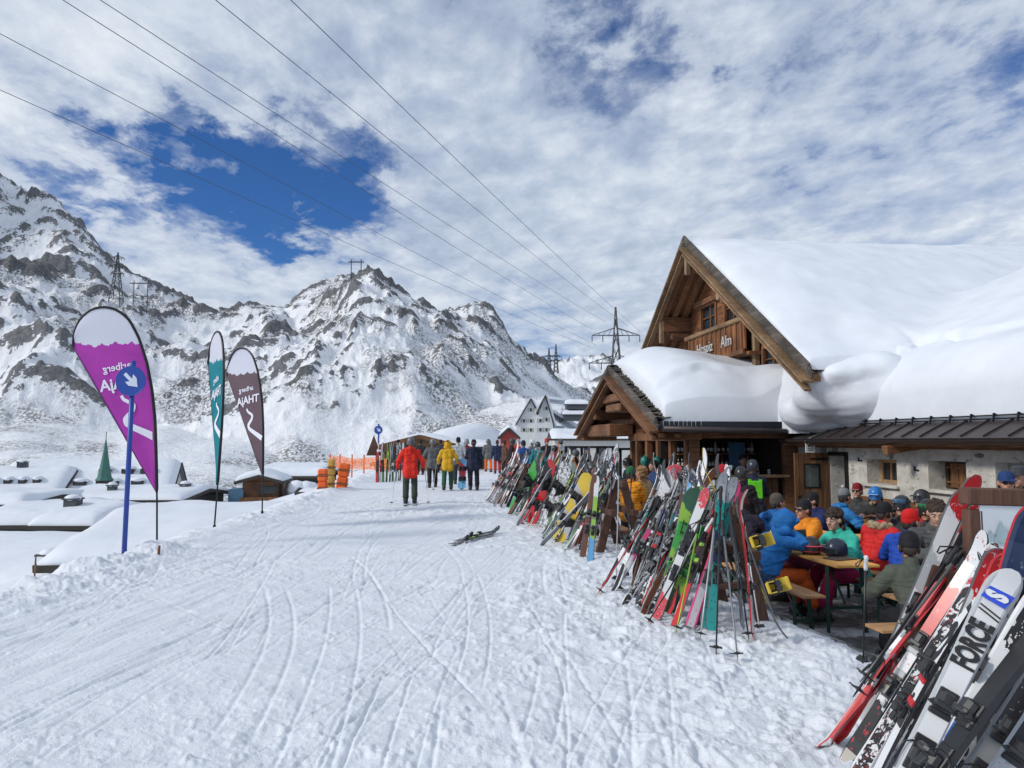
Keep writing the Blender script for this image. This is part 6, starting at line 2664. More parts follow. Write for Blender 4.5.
def fabric(col, key='cloth', col2=None, zsplit=None, quilt=False, rough=.75):
    k = ('fab', col, col2, zsplit, quilt)
    if k in _mats:
        return _mats[k]
    m, nt, b = newmat(key)
    t = nt.nodes.new('ShaderNodeTexCoord')
    f = noise(nt, t.outputs['Object'], 7, 5, .6)
    r = ramp(nt, [(.3, tuple(c * .72 for c in col)), (.7, tuple(min(1, c * 1.15) for c in col))])
    nt.links.new(f, r.inputs[0])
    c = r.outputs[0]
    s = nt.nodes.new('ShaderNodeSeparateXYZ')
    nt.links.new(t.outputs['Object'], s.inputs[0])
    if col2 is not None:
        lo = mth(nt, 'LESS_THAN', mth(nt, 'ADD', s.outputs[2], mth(nt, 'MULTIPLY', mth(nt, 'ABSOLUTE', s.outputs[0]), .35)), zsplit)
        c = mixc(nt, lo, c, col2)
    if rough < .9:                                   # sewn seams
        sm = mth(nt, 'LESS_THAN', mth(nt, 'ABSOLUTE', s.outputs[0]), .0045)
        q1 = mth(nt, 'LESS_THAN', mth(nt, 'ABSOLUTE', mth(nt, 'SUBTRACT', mth(nt, 'FRACT', mth(nt, 'MULTIPLY', s.outputs[2], 3.1)), .5)), .012)
        c = mixc(nt, mth(nt, 'MULTIPLY', mth(nt, 'MAXIMUM', sm, q1), .55), c, tuple(v * .25 for v in col))
    nt.links.new(c, b.inputs['Base Color'])
    b.inputs['Roughness'].default_value = rough
    b.inputs['Specular IOR Level'].default_value = .25
    h = f
    if quilt:
        q = mth(nt, 'SINE', mth(nt, 'MULTIPLY', s.outputs[2], 62))
        h = mth(nt, 'ADD', mth(nt, 'MULTIPLY', f, .4), mth(nt, 'MULTIPLY', mth(nt, 'ABSOLUTE', q), .9))
    bump(nt, b, h, .5, .02)
    _mats[k] = m
    return m


SKIN = M((.46, .24, .165), .5, .12, 14, key='skin')
SKIN2 = M((.52, .30, .22), .5, .12, 14, key='skin_fair')
K_EYEW = M((.7, .7, .68), .3, .05, 9, key='eye_white')
K_IRIS = M((.03, .02, .015), .2, .1, 9, key='iris')
K_LIP = M((.36, .13, .10), .5, .1, 20, key='lip')
K_LENS = M((.02, .02, .025), .12, .2, 3, .2, key='dark_lens')
K_LENSG = M((.06, .30, .12), .12, .4, 12, .4, key='green_lens')
K_LENSB = M((.10, .25, .45), .12, .5, 12, .4, key='blue_lens')
K_FUR = M((.42, .31, .20), .95, .4, 30, bmp=.8, bd=.03, key='fur_trim')
TROUS = {}


def ik(s, w_, l1, l2, bend):
    s, w_ = Vector(s), Vector(w_)
    d = w_ - s
    L = min(d.length, (l1 + l2) * .995)
    u = d.normalized()
    a = (l1 * l1 - l2 * l2 + L * L) / (2 * L)
    h = math.sqrt(max(0, l1 * l1 - a * a))
    bv = Vector(bend)
    bv = (bv - u * bv.dot(u)).normalized()
    return s + u * a + bv * h, s + u * L


def hand(mb, w_, fwd, up, side, grip=.5):
    """palm, four unequal fingers bent at the knuckles and a thumb leaving the side of the palm"""
    f, u = Vector(fwd).normalized(), Vector(up)
    u = (u - f * u.dot(f)).normalized()
    s = f.cross(u) * side
    cone(mb, w_, .026, w_ + f * .03, .027)
    for k in range(4):
        o = (k - 1.5) * .019
        cone(mb, w_ + f * .02 + s * o, .016, w_ + f * .085 + s * o, .014, 8)
        L = (.038, .044, .041, .032)[k]
        a = w_ + f * .088 + s * o
        d1 = (f * math.cos(grip) - u * math.sin(grip))
        b = a + d1 * L
        d2 = (f * math.cos(grip * 2.3) - u * math.sin(grip * 2.3))
        c = b + d2 * L * .8
        cone(mb, a, .0098, b, .009, 7)
        cone(mb, b, .009, c, .0078, 7)
    t0 = w_ + f * .025 + s * -.032
    t1 = t0 + f * .035 - s * .028 - u * .008
    t2 = t1 + f * .034 - s * .002 - u * .016 * (1 + grip)
    cone(mb, t0, .015, t1, .012, 7)
    cone(mb, t1, .0118, t2, .0095, 7)


def person(loc, yaw, label, jacket=(.1, .1, .1), trousers=(.03, .03, .035), hat=('beanie', (.02, .02, .02)), pose='stand', lean=4, headturn=0, headtilt=0, headroll=0, arms=('down', 'down'), H=1.76,
           group=None, fine=True, hood=None, gloves=None, jacket2=None, zsplit=.3, quilt=False, goggles=None, glasses=False, face=True, hair=(.03, .018, .012), boots=(.03, .03, .035), stride=0.0, skin=SKIN, seat=.47, bib=None, longhair=False, feet_fwd=.05, fur=None):
    k = H / 1.76
    P = Vector((0, 0, .93 * k))
    J = {}
    if pose == 'sit':
        P = Vector((0, -.02, seat + .10))
    lr_ = R(lean)
    Lm = Matrix.Rotation(-lr_, 3, 'X')
    chest = P + Lm @ Vector((0, 0, .36 * k))
    nk = P + Lm @ Vector((0, .0, .53 * k))
    hm = (Matrix.Rotation(R(headturn), 3, 'Z') @ Matrix.Rotation(R(-headtilt), 3, 'X') @ Matrix.Rotation(R(headroll), 3, 'Y'))
    hc = nk + Vector((0, .02 + math.sin(lr_) * .03, .055 * k)) + hm @ Vector((0, .015, .105))
    legs = []
    for s in (-1, 1):
        hip = P + Vector((s * .088, 0, -.03))
        if pose == 'sit':
            knee = Vector((s * (.13 + .02 * prng.random()), .40, seat + .075))
            ank = Vector((s * (.14 + .05 * prng.random()), .40 + feet_fwd + .1 * prng.random(), .13))
        else:
            st = stride * s
            ank = Vector((s * .12, st * .5 - .02, .12 + max(0, -st) * .12))
            knee = Vector((s * .115, st * .28 + .045, .51 * k))
        legs.append((hip, knee, ank))
    sh = [P + Lm @ Vector((s * .185 * k, -.005, .445 * k)) for s in (-1, 1)]
    ar = []
    for i, s in enumerate((-1, 1)):
        a = arms[i]
        S = sh[i]
        if isinstance(a, (tuple, list)):
            wr, bend = Vector(a), Vector((s * .7, -.4, -.7))
        elif a == 'down':
            wr, bend = S + Vector((s * .10, .06, -.50)), Vector((s * .3, -1, 0))
        elif a == 'pole':
            wr, bend = S + Vector((s * .16, .16, -.42)), Vector((s * .5, -1, -.2))
        elif a == 'table':
            wr, bend = Vector((s * .13, .36, .83)), Vector((s, -.3, -.6))
        elif a == 'drink':
            wr, bend = Vector((s * .09, .33, .99)), Vector((s, -.1, -.8))
        elif a == 'mouth':
            wr, bend = hc + Vector((s * .05, .16, -.10)), Vector((s, -.1, -.9))
        elif a == 'lap':
            wr, bend = Vector((s * .10, .26, seat + .20)), Vector((s, -.4, .1))
        elif a == 'cross':
            wr, bend = P + Vector((-s * .06, .22, .20)), Vector((s, -.2, -.3))
        elif a == 'front':
            wr, bend = S + Vector((-s * .06, .30, -.26)), Vector((s * .6, -.4, -.8))
        el, wr = ik(S, wr, .285 * k, .255 * k, bend)
        ar.append((S, el, wr))
    vox = .0125 if fine else .021
    # body: one continuous figure
    b = MB()
    for s in (-1, 0, 1):
        cone(b, P + Vector((s * .06, 0, 0)), .085, chest + Vector((s * .07, 0, .02)), .085)
    cone(b, chest + Vector((0, 0, .05)), .08, nk, .058)
    cone(b, nk, .056, hc - Vector((0, 0, .06)), .054)
    for (S, e, w_) in ar:
        cone(b, S, .052, e, .040)
        cone(b, e, .040, w_, .028)
        cone(b, nk - Vector((0, 0, .05)), .05, S, .05)
    for (h_, kn, an) in legs:
        cone(b, h_, .08, kn, .056)
        cone(b, kn, .056, an, .04)
    hd = Matrix.Translation(hc) @ hm.to_4x4()

    def hp(x, y, z):
        return hd @ Vector((x, y, z))
    b.ball((0, 0, 0), (.078, .098, .108), 16, mat=hd @ Matrix.Translation((0, -.012, .018)))
    b.ball((0, 0, 0), (.060, .072, .066), 14, mat=hd @ Matrix.Translation((0, .026, -.052)))
    b.ball((0, 0, 0), (.030, .020, .018), 10, mat=hd @ Matrix.Translation((0, .076, -.098)))
    cone(b, hp(0, .084, .018), .012, hp(0, .108, -.020), .0165, 8)
    for s in (-1, 1):
        cone(b, hp(s * .012, .093, -.024), .010, hp(s * .013, .094, -.024), .010, 8)
        b.ball((0, 0, 0), (.014, .026, .034), 10, mat=hd @ Matrix.Translation((s * .082, -.008, -.004)))
        cone(b, hp(s * .014, .082, .034), .012, hp(s * .048, .070, .032), .012, 8)
        cone(b, hp(s * .045, .055, -.018), .020, hp(s * .040, .060, -.034), .018, 8)
    if face:
        cone(b, hp(-.018, .084, -.056), .0085, hp(.018, .084, -.056), .0085, 8)
        cone(b, hp(-.015, .083, -.068), .0085, hp(.015, .083, -.068), .0085, 8)
    for i, (S, e, w_) in enumerate(ar):
        if gloves is None and fine:
            hand(b, w_, (w_ - e).normalized() * .7 + Vector((0, .5, 0)), (0, -.2, 1), (-1, 1)[i], .55 if arms[i] in ('drink', 'mouth', 'pole', 'front') else .25)
    root = remesh(b, 'person', skin, None, vox if not fine else .0085)
    root.location = loc
    root.rotation_euler = (0, 0, yaw)
    tag(root, uniq(label), 'person', group)
    # trousers
    b = MB()
    cone(b, P + Vector((-.06, -.01, .02)), .118, P + Vector((.06, -.01, .02)), .118)
    for (h_, kn, an) in legs:
        cone(b, h_, .108, kn, .084)
        cone(b, kn, .084, an + Vector((0, -.01, .10)), .080)
        cone(b, an + Vector((0, -.01, .10)), .082, an + Vector((0, -.01, .06)), .086)
    if bib:
        cone(b, P, .12, chest, .125)
    remesh(b, 'trousers', fabric(trousers, 'trouser_cloth'), root, vox * 1.1, .006, 3)
    # jacket
    b = MB()
    puf = 1.12 if quilt else 1.0
    lowz = -.06 if pose == 'sit' else -.13
    dn = Lm @ Vector((0, 0, lowz))
    for s in (-1, 0, 1):
        cone(b, P + dn + Vector((s * .070, -.008, 0)), (.125 if pose == 'sit' else .140) * puf, P + Lm @ Vector((s * .062, 0, .16)), .118 * puf)
        cone(b, P + Lm @ Vector((s * .062, 0, .16)), .118 * puf, chest + Vector((s * .085, 0, .0)), .122 * puf)
    cone(b, chest + Vector((-.1, 0, .05)), .105, chest + Vector((.1, 0, .05)), .105)
    cone(b, nk + Vector((0, -.01, -.06)), .088, nk + Vector((0, .0, .0)), .078)
    for (S, e, w_) in ar:
        cone(b, nk + Vector((0, 0, -.10)), .085, S, .082 * puf)
        cone(b, S, .080 * puf, e, .064 * puf)
        cone(b, e, .064 * puf, w_ - (w_ - e).normalized() * .02, .046 * puf)
        cone(b, w_ - (w_ - e).normalized() * .03, .050 * puf, w_ - (w_ - e).normalized() * .012, .048 * puf)
    if hood == 'down':
        cone(b, nk + Vector((-.07, -.09, -.02)), .062, nk + Vector((.07, -.09, -.02)), .062)
        cone(b, nk + Vector((0, -.13, -.06)), .06, nk + Vector((0, -.11, 0)), .065)
    jm = fabric(jacket, 'jacket_cloth', jacket2, zsplit, quilt)
    jk = remesh(b, 'jacket', jm, root, vox, .013, 7)
    if bib:
        b = MB()
        c0 = P + Lm @ Vector((0, -.125, .26))
        b.box(c0, (.26, .03, .34), Lm.to_4x4(), bev=.012)
        b.box(P + Lm @ Vector((0, .125, .26)), (.26, .03, .34), Lm.to_4x4(), bev=.012)
        for s in (-1, 1):
            b.beam(P + Lm @ Vector((s * .1, -.12, .40)), P + Lm @ Vector((s * .1, .11, .44)), .06, .11)
        b.build('bib', fabric(bib, 'bib_cloth'), root)
    if hood == 'up':
        b = MB()
        vs, fs = [], []
        nr, ns = 9, 20
        for i in range(nr + 1):
            t = R(62) + R(118) * i / nr
            for j in range(ns):
                a = 2 * PI * j / ns
                rr_ = 1 + .06 * math.sin(a * 3 + i)
                vs.append((math.sin(t) * math.cos(a) * .128 * rr_, math.cos(t) * .150, math.sin(t) * math.sin(a) * .150 * rr_ + .005))
        for i in range(nr):
            for j in range(ns):
                j2 = (j + 1) % ns
                fs.append((i * ns + j, i * ns + j2, (i + 1) * ns + j2, (i + 1) * ns + j))
        b.add(vs, fs, 0, True, hd)
        cone(b, hp(-.07, -.03, -.11), .08, hp(.07, -.03, -.11), .08)
        cone(b, hp(-.08, .05, -.13), .05, hp(.08, .05, -.13), .05)
        b.build('hood', jm, jk)
    if fur:
        b = MB()
        for j in range(16):
            a = PI * (1.0 + j / 15)
            q = nk + Vector((math.cos(a) * .125, math.sin(a) * .12 - .02, .01 + .02 * math.sin(j * 1.7)))
            b.ball(q, (.045, .045, .04), 8)
        b.build('fur_trim', K_FUR, jk)
    # boots
    for (h_, kn, an) in legs:
        b = MB()
        b.tube([(an.x, an.y - .005, .17), (an.x, an.y, .08), (an.x, an.y, .01)], [.068, .066, .058], 10)
        b.box((an.x, an.y + .06, .055), (.105, .30, .10), bev=.03)
        b.box((an.x, an.y + .055, .012), (.085, .31, .025), bev=.005)
        for z, y in ((.10, .10), (.16, .055)):
            b.box((an.x, an.y + y, z), (.11, .03, .02), bev=.004)
        b.build('boot', M(boots, .4, .2, 9, key='boot'), root)
    if gloves is not None:
        for i, (S, e, w_) in enumerate(ar):
            b = MB()
            f = (w_ - e).normalized()
            cone(b, w_ - f * .01, .046, w_ + f * .05, .048)
            cone(b, w_ + f * .05, .046, w_ + f * .10 + Vector((0, .03, 0)), .036)
            cone(b, w_ + f * .02, .024, w_ + f * .07 + Vector(((-1, 1)[i] * -.045, .03, 0)), .02)
            b.build('glove', fabric(gloves, 'glove_cloth'), root)
    # head wear
    if hat:
        kind, hcol = hat[0], hat[1]
        b = MB()
        if kind == 'beanie':
            prof = [(.097, .010), (.099, .045), (.099, .065), (.095, .092), (.083, .122), (.06, .146), (.03, .158), (.001, .161)]
            b.lathe(prof, 18, mat=hd @ Matrix.Translation((0, -.012, .0)) @ Matrix.Rotation(R(10), 4, 'X') @ Matrix.Diagonal((.88, 1.06, .98, 1)))
            o = b.build('beanie', fabric(hcol, 'knit', rough=.95), root)
            cb = MB()
            cb.lathe([(.097, .004), (.1015, .010), (.1025, .05), (.098, .056)], 18, mat=hd @ Matrix.Translation((0, -.012, .0)) @ Matrix.Rotation(R(10), 4, 'X') @ Matrix.Diagonal((.88, 1.06, .98, 1)))
            cb.build('cuff', fabric(hat[2] if len(hat) > 2 else hcol, 'knit', rough=.95), o)
            if len(hat) > 3:
                MB().ball(hp(0, -.04, .175), .035, 10).build('pompom', fabric(hat[3], 'pompom'), o)
        elif kind == 'helmet':
            prof = [(.112, -.045), (.118, .0), (.117, .05), (.105, .10), (.075, .142), (.03, .163), (.001, .167)]
            b.lathe(prof, 20, mat=hd @ Matrix.Translation((0, -.018, .0)) @ Matrix.Diagonal((.93, 1.12, 1, 1)))
            b.box((0, 0, 0), (.17, .05, .012), hd @ Matrix.Translation((0, .11, .062)) @ Matrix.Rotation(R(-12), 4, 'X'), bev=.004)
            hm_ = b.build('helmet', M(hcol, .3, .15, 7, key='helmet_shell'), root)
            v_ = MB()
            for s in (-1, 1):
                v_.ball((0, 0, 0), (.02, .045, .055), 10, mat=hd @ Matrix.Translation((s * .098, -.005, -.045)))
            v_.build('ear_pad', K_BLACK, hm_)
        elif kind == 'cap':
            b.lathe([(.098, .03), (.098, .07), (.085, .115), (.05, .138), (.001, .146)], 18, mat=hd @ Matrix.Translation((0, -.012, 0)) @ Matrix.Diagonal((.88, 1.06, .98, 1)))
            b.box((0, 0, 0), (.14, .09, .01), hd @ Matrix.Translation((0, .125, .04)) @ Matrix.Rotation(R(-10), 4, 'X'), bev=.004)
            b.build('cap', fabric(hcol, 'cap_cloth'), root)
    if hair is not None and (hat is None or longhair or hat[0] != 'helmet'):
        b = MB()
        hr = random.Random(hash(label) & 255)
        if hat is None:
            b.ball((0, 0, 0), (.086, .104, .094), 16, mat=hd @ Matrix.Translation((0, -.022, .042)))
            for q in range(46):
                a, e_ = hr.uniform(0, 2 * PI), hr.uniform(.05, 1.3)
                b.ball(hp(.08 * math.cos(a) * math.cos(e_), -.022 + .098 * math.sin(a) * math.cos(e_) - .01, .045 + .088 * math.sin(e_)), hr.uniform(.014, .026) * (1.5 if longhair else 1), 7)
        else:
            for s in (-1, 1):
                b.ball((0, 0, 0), (.02, .05, .05), 8, mat=hd @ Matrix.Translation((s * .072, -.03, -.01)))
            b.ball((0, 0, 0), (.066, .03, .06), 8, mat=hd @ Matrix.Translation((0, -.085, -.03)))
        if hat is None:
            for q in range(40):
                a, e_ = hr.uniform(PI * .98, PI * 2.02), hr.uniform(-.75, .4)
                b.ball(hp(.078 * math.cos(a) * math.cos(e_), -.02 + .098 * math.sin(a) * math.cos(e_), .03 + .09 * math.sin(e_)), hr.uniform(.016, .026), 7)
        if longhair:
            for q in range(30):
                b.ball(hp(hr.uniform(-.085, .085), -.05 + hr.uniform(-.05, .03), -.02 - hr.uniform(0, .14)), hr.uniform(.025, .04), 7)
        b.build('hair', M(hair, .7, .35, 40, bmp=.6, key='hair'), root)
    if goggles:
        zg, gm = goggles
        b = MB()
        n = 14
        pts = [hp(.108 * math.sin(2 * PI * j / n), -.014 + .125 * math.cos(2 * PI * j / n), zg) for j in range(n + 1)]
        b.tube(pts, .013, 6, caps=False)
        gg = b.build('goggles', K_BLACK, root)
        b = MB()
        for j in range(-3, 4):
            t = j / 3 * .75
            b.box((0, 0, 0), (.034, .02, .068), hd @ Matrix.Translation((.085 * math.sin(t) * 1.15, .012 + .098 * math.cos(t), zg)) @ Matrix.Rotation(-t, 4, 'Z'), bev=.006)
        b.build('lens', gm, gg)
    elif glasses:
        b = MB()
        for s in (-1, 1):
            b.box((0, 0, 0), (.052, .012, .036), hd @ Matrix.Translation((s * .034, .096, .012)) @ Matrix.Rotation(-s * .18, 4, 'Z'), bev=.006)
            b.tube([hp(s * .062, .088, .018), hp(s * .084, -.01, .014)], .004, 5)
        b.box((0, 0, 0), (.02, .01, .008), hd @ Matrix.Translation((0, .1, .018)))
        b.build('sunglasses', K_LENS, root)
    elif face and fine:
        for s in (-1, 1):
            o = MB().ball(hp(s * .033, .078, .012), (.0125, .0105, .0085), 10).build('eye', K_EYEW, root)
            MB().ball(hp(s * .033, .0872, .012), (.0058, .003, .0058), 8).build('iris', K_IRIS, o)
        b = MB()
        for s in (-1, 1):
            b.tube([hp(s * .017, .0935, .034), hp(s * .034, .0925, .040), hp(s * .053, .078, .034)], .0042, 5)
        b.build('eyebrow', M(hair or (.03, .02, .015), .8, key='brow'), root)
    if face and fine:
        b = MB()
        b.tube([hp(-.024, .086, -.061), hp(0, .0945, -.060), hp(.024, .086, -.061)], .0052, 6)
        b.build('lips', K_LIP, root)
    return root


def wxy(px, d):
    v = cam_xy((px - 512) / FPX * d, d)
    return v


FWD = 0.0        # facing up the run
GW = 'skiers walking up the run'
BLK = (.018, .018, .022)


def walker(px, d, label, yawdeg=0, z=0.0, **kw):
    x, y = wxy(px, d)
    kw.setdefault('group', GW)
    gz_ = ground_z(x, y) + z
    return person((x, y, gz_), R(yawdeg), label, **kw), x, y, gz_


NAVY, CHAR = (.018, .024, .05), (.035, .036, .04)
w1, x, y, gz_ = walker(411, 20.4, 'skier in bright red jacket and dark green trousers walking away with poles', 0, .015, jacket=(.75, .035, .02), trousers=(.045, .06, .045), hat=('helmet', (.12, .12, .13)), arms=('pole', 'pole'), gloves=BLK, face=False, H=1.78, lean=7, hood='down')
for s, nm in ((-1, 'left ski under the boots of the red-jacketed skier'), (1, 'right ski under the boots of the red-jacketed skier')):
    o = make_ski(ST[11] if s < 0 else ST[11], nm, None, .085, 1.7, 'silver')
    bx = x + s * .12
    orient(o, (bx, y - .75, gz_ - .01), (bx, y + .95, gz_ - .01), (0, 0, 1), 1.7)
    o = make_pole('silver', 'black', ('ski pole in the left hand of the red-jacketed skier', 'ski pole in the right hand of the red-jacketed skier')[s > 0])
    orient(o, (x + s * .50, y - .15, gz_ - .02), (x + s * .37, y + .24, gz_ + 1.06), (0, 1, 0), 1.2)
walker(433, 27.5, 'walker in grey jacket and black trousers behind the red skier', 3, jacket=(.13, .135, .145), trousers=BLK, hat=('helmet', (.15, .15, .16)), arms=('pole', 'down'), gloves=BLK, face=False, stride=.3, fine=False)
w3, x, y, gz_ = walker(448, 26.2, 'skier in yellow hooded jacket and green trousers walking away', -4, jacket=(.66, .37, .02), trousers=(.03, .10, .06), hat=None, hood='up', arms=('pole', 'pole'), gloves=CHAR, face=False, H=1.72, lean=8, fine=False, stride=.28)
for s in (-1, 1):
    o = make_pole('silver', 'black', 'thin ski pole held at the %s of the yellow-jacketed skier' % ('left' if s < 0 else 'right'))
    orient(o, (x + s * .50, y - .15, gz_ - .02), (x + s * .37, y + .24, gz_ + 1.04), (0, 1, 0), 1.2)
walker(458.5, 29.5, 'tall walker in pale vest and black hat beside the yellow jacket', 0, jacket=(.50, .53, .56), trousers=(.03, .035, .05), hat=('beanie', BLK), stride=.25, headturn=20, hood=None, jacket2=(.10, .11, .13), zsplit=1.0, face=False, H=1.86, fine=False, gloves=BLK)
walker(467, 31.5, 'walker in dark red jacket half hidden beside the navy one', 0, jacket=(.22, .03, .03), trousers=BLK, hat=('helmet', (.25, .25, .26)), face=False, H=1.78, fine=False, gloves=BLK)
w6, x, y, gz_ = walker(474, 26.2, 'snowboarder all in navy standing with a board at the feet', 0, jacket=NAVY, trousers=(.014, .016, .026), hat=('cap', (.02, .02, .022)), hood='down', arms=('front', 'down'), headturn=-25, face=False, H=1.76, fine=False, gloves=BLK)
o = make_board(('blueredboard', ['skyblue', 'red', 'skyblue', 'navy'], 'blocks', 71, None), 'blue and red snowboard held upright beside the navy snowboarder', None, .28, 1.1, 'black')
orient(o, (x - .42, y + .05, gz_), (x - .36, y + .2, gz_ + 1.1), (-.3, -1, .1), 1.1)
walker(488.5, 41.0, 'walker in grey jacket and neon orange trousers farther up', 0, jacket=(.15, .155, .16), trousers=(.85, .17, .02), hat=('helmet', (.10, .10, .11)), stride=-.3, arms=('down', 'front'), face=False, H=1.80, fine=False, gloves=BLK)
walker(497.5, 39.5, 'walker in dark blue jacket and red trousers beside the orange trousers', 0, jacket=(.02, .03, .07), trousers=(.4, .04, .03), hat=('beanie', (.10, .03, .03)), face=False, H=1.74, fine=False, gloves=BLK)
crowd = [(505, 33, 'crowd guest in brown jacket behind the farthest rack', (.12, .06, .04), ('beanie', (.08, .04, .03))), (511, 30, 'crowd guest in black behind the farthest rack', BLK, ('helmet', (.05, .05, .05))),
         (517, 35, 'crowd guest in bright red jacket left of the hotel', (.6, .04, .03), ('helmet', (.3, .3, .3))), (524, 29, 'crowd guest in blue jacket below the hotel', (.04, .12, .36), ('beanie', (.03, .03, .05))),
         (531, 33, 'crowd guest in white helmet and grey jacket below the hotel', (.22, .23, .25), ('helmet', (.6, .6, .6))), (538, 28, 'crowd guest in teal jacket below the hotel', (.03, .22, .24), ('helmet', (.04, .04, .05))),
         (546, 31, 'crowd guest in dark jacket and red hat below the hotel', CHAR, ('beanie', (.5, .04, .03))), (553, 27, 'crowd guest in pink-red jacket behind the third rack', (.55, .04, .10), ('helmet', (.03, .03, .03))),
         (561, 30, 'crowd guest in light grey jacket beside the wind screen', (.36, .38, .40), ('beanie', (.12, .12, .14))), (574, 26.2, 'crowd guest in dark green jacket in front of the wind screen', (.03, .08, .05), ('helmet', (.08, .08, .09))),
         (585, 27, 'crowd guest in navy jacket in front of the wind screen', NAVY, ('beanie', (.04, .05, .1))), (602, 25.8, 'guest in black with bare brown hair by the wind screen', BLK, None), (629, 24, 'guest in dark red behind the bar gable', (.15, .03, .03), ('helmet', (.1, .1, .1)))]
for i, (px, d, lb, jc, ht) in enumerate(crowd):
    walker(px, d, lb, prng.uniform(-170, 170), jacket=jc, trousers=BLK, hat=ht, H=prng.uniform(1.68, 1.82), fine=False, gloves=BLK, group='crowd standing behind the ski racks', face=True, glasses=i % 3 == 0)
for i, (px, d, lb, jc) in enumerate(((398, 41, 'distant guest in black by the snack hut, left', BLK), (421, 38, 'distant guest in black behind the red skier', CHAR), (441, 40, 'distant guest in dark clothes at the snack hut counter', (.05, .05, .07)))):
    walker(px, d, lb, prng.uniform(-60, 60), jacket=jc, trousers=BLK, hat=('beanie', BLK), fine=False, gloves=BLK, group='guests at the snack hut', face=False)


# ------------------------------------------------------------------ beer tables and benches
K_LEG = M((.012, .05, .032), .45, .2, 8, .3, key='green_tube')


def trestle(name, cat, label, x, y, rz, L, w_, h, top, group):
    root = empty(name, (x, y, TZ), rz, label, cat, group)
    mb = MB()
    n = 4 if w_ > .4 else 2
    for k in range(n):
        mb.box(((k + .5) * w_ / n - w_ / 2, 0, h - .014), (w_ / n - .004, L, .028), bev=.004)
    mb.build('table_top' if w_ > .4 else 'seat', top, root)
    for s in (-1, 1):
        yy = s * (L / 2 - .28)
        for t in (-1, 1):
            MB().beam((t * (w_ / 2 - .05), yy, h - .03), (t * (w_ / 2 - .03), yy + s * .03, 0), .035, .035).build('leg', K_LEG, root)
        m = MB()
        m.beam((-(w_ / 2 - .04), yy + s * .015, h * .35), ((w_ / 2 - .04), yy + s * .015, h * .35), .03, .03)
        m.beam((0, yy, h * .4), (0, yy - s * .35, h - .04), .02, .02)
        m.build('brace', K_LEG, root)
    return root


GT, GB = 'beer tables on the terrace', 'beer benches on the terrace'
trestle('beer_table', 'table', 'nearest orange beer table with helmets, mugs and menu board on it', 4.68, 8.72, 0, 2.25, .5, .77, W_TABLE, GT)
trestle('beer_bench', 'bench', 'bench at the left of the nearest table, drinker in orange trousers on it', 4.12, 8.60, 0, 2.2, .26, .48, W_BENCH, GB)
trestle('beer_bench', 'bench', 'bench at the right of the nearest table under the turquoise jacket', 5.26, 8.85, 0, 2.2, .26, .48, W_BENCH, GB)
trestle('beer_table', 'table', 'table between the green-jacketed man and the man with the beer', 5.75, 6.85, R(90), 2.25, .5, .77, W_TABLE, GT)
trestle('beer_bench', 'bench', 'bench under the man in the green-grey jacket', 5.05, 6.22, R(90), 2.2, .26, .48, W_BENCH, GB)
trestle('beer_bench', 'bench', 'bench under the man holding the beer', 5.9, 7.42, R(90), 2.0, .26, .48, W_BENCH, GB)
trestle('beer_table', 'table', 'table in front of the guests in red and blue hoods', 6.25, 9.0, 0, 2.25, .5, .77, W_TABLE, GT)
trestle('beer_bench', 'bench', 'bench under the guests in red and blue hoods', 5.66, 8.75, 0, 2.2, .26, .48, W_BENCH, GB)
trestle('beer_bench', 'bench', 'bench under the two guests with goggles on their helmets', 6.82, 9.4, 0, 2.0, .26, .48, W_BENCH, GB)
trestle('beer_table', 'table', 'small yellow table top near the stone wall before the maroon hat', 7.35, 12.3, 0, 2.2, .5, .77, W_TABLE, GT)
trestle('beer_bench', 'bench', 'bench under the guest in light blue with striped hat', 6.78, 12.0, 0, 2.2, .26, .48, W_BENCH, GB)
trestle('beer_table', 'table', 'table behind the orange jacket, between navy and blue guests', 5.75, 11.3, 0, 2.0, .5, .77, W_TABLE, GT)
trestle('beer_bench', 'bench', 'bench under the blue-jacketed guest with grey hat', 5.2, 11.0, 0, 2.0, .26, .48, W_BENCH, GB)
trestle('beer_bench', 'bench', 'bench under the navy guest in profile', 6.28, 11.1, 0, 2.0, .26, .48, W_BENCH, GB)
trestle('beer_table', 'table', 'pale table by the bar front with stools beside it', 4.3, 13.2, 0, 2.2, .5, .77, W_BENCH, GT)
trestle('beer_bench', 'bench', 'pale bench by the bar front, nearest to the run', 3.75, 13.0, 0, 2.2, .26, .48, W_BENCH, GB)
wb = empty('wall_bench', (8.2, 11.7, TZ), 0, 'long wooden bench with plank back along the stone wall', 'bench')
MB().box((0, 0, .47), (.42, 3.6, .04), bev=.006).build('seat', W_OLDY, wb)
for z in (.62, .80, .98):
    MB().box((.2, 0, z), (.03, 3.6, .15), bev=.005).build('backrest', W_OLDY, wb)
for y in (-1.6, 0, 1.6):
    MB().box((0, y, .23), (.36, .06, .45)).build('leg', W_OLDZ, wb)

GS_ = 'guests seated on the terrace'


def sitter(x, y, deg, label, **kw):
    """deg: 0 faces up the run, -90 faces the hut, 90 faces the run, 180 faces the camera"""
    kw.setdefault('group', GS_)
    kw.setdefault('H', 1.68)
    kw.setdefault('seat', .43)
    kw['lean'] = kw.get('lean', 6) + 5
    return person((x, y, TZ), R(deg), label, pose='sit', **kw)


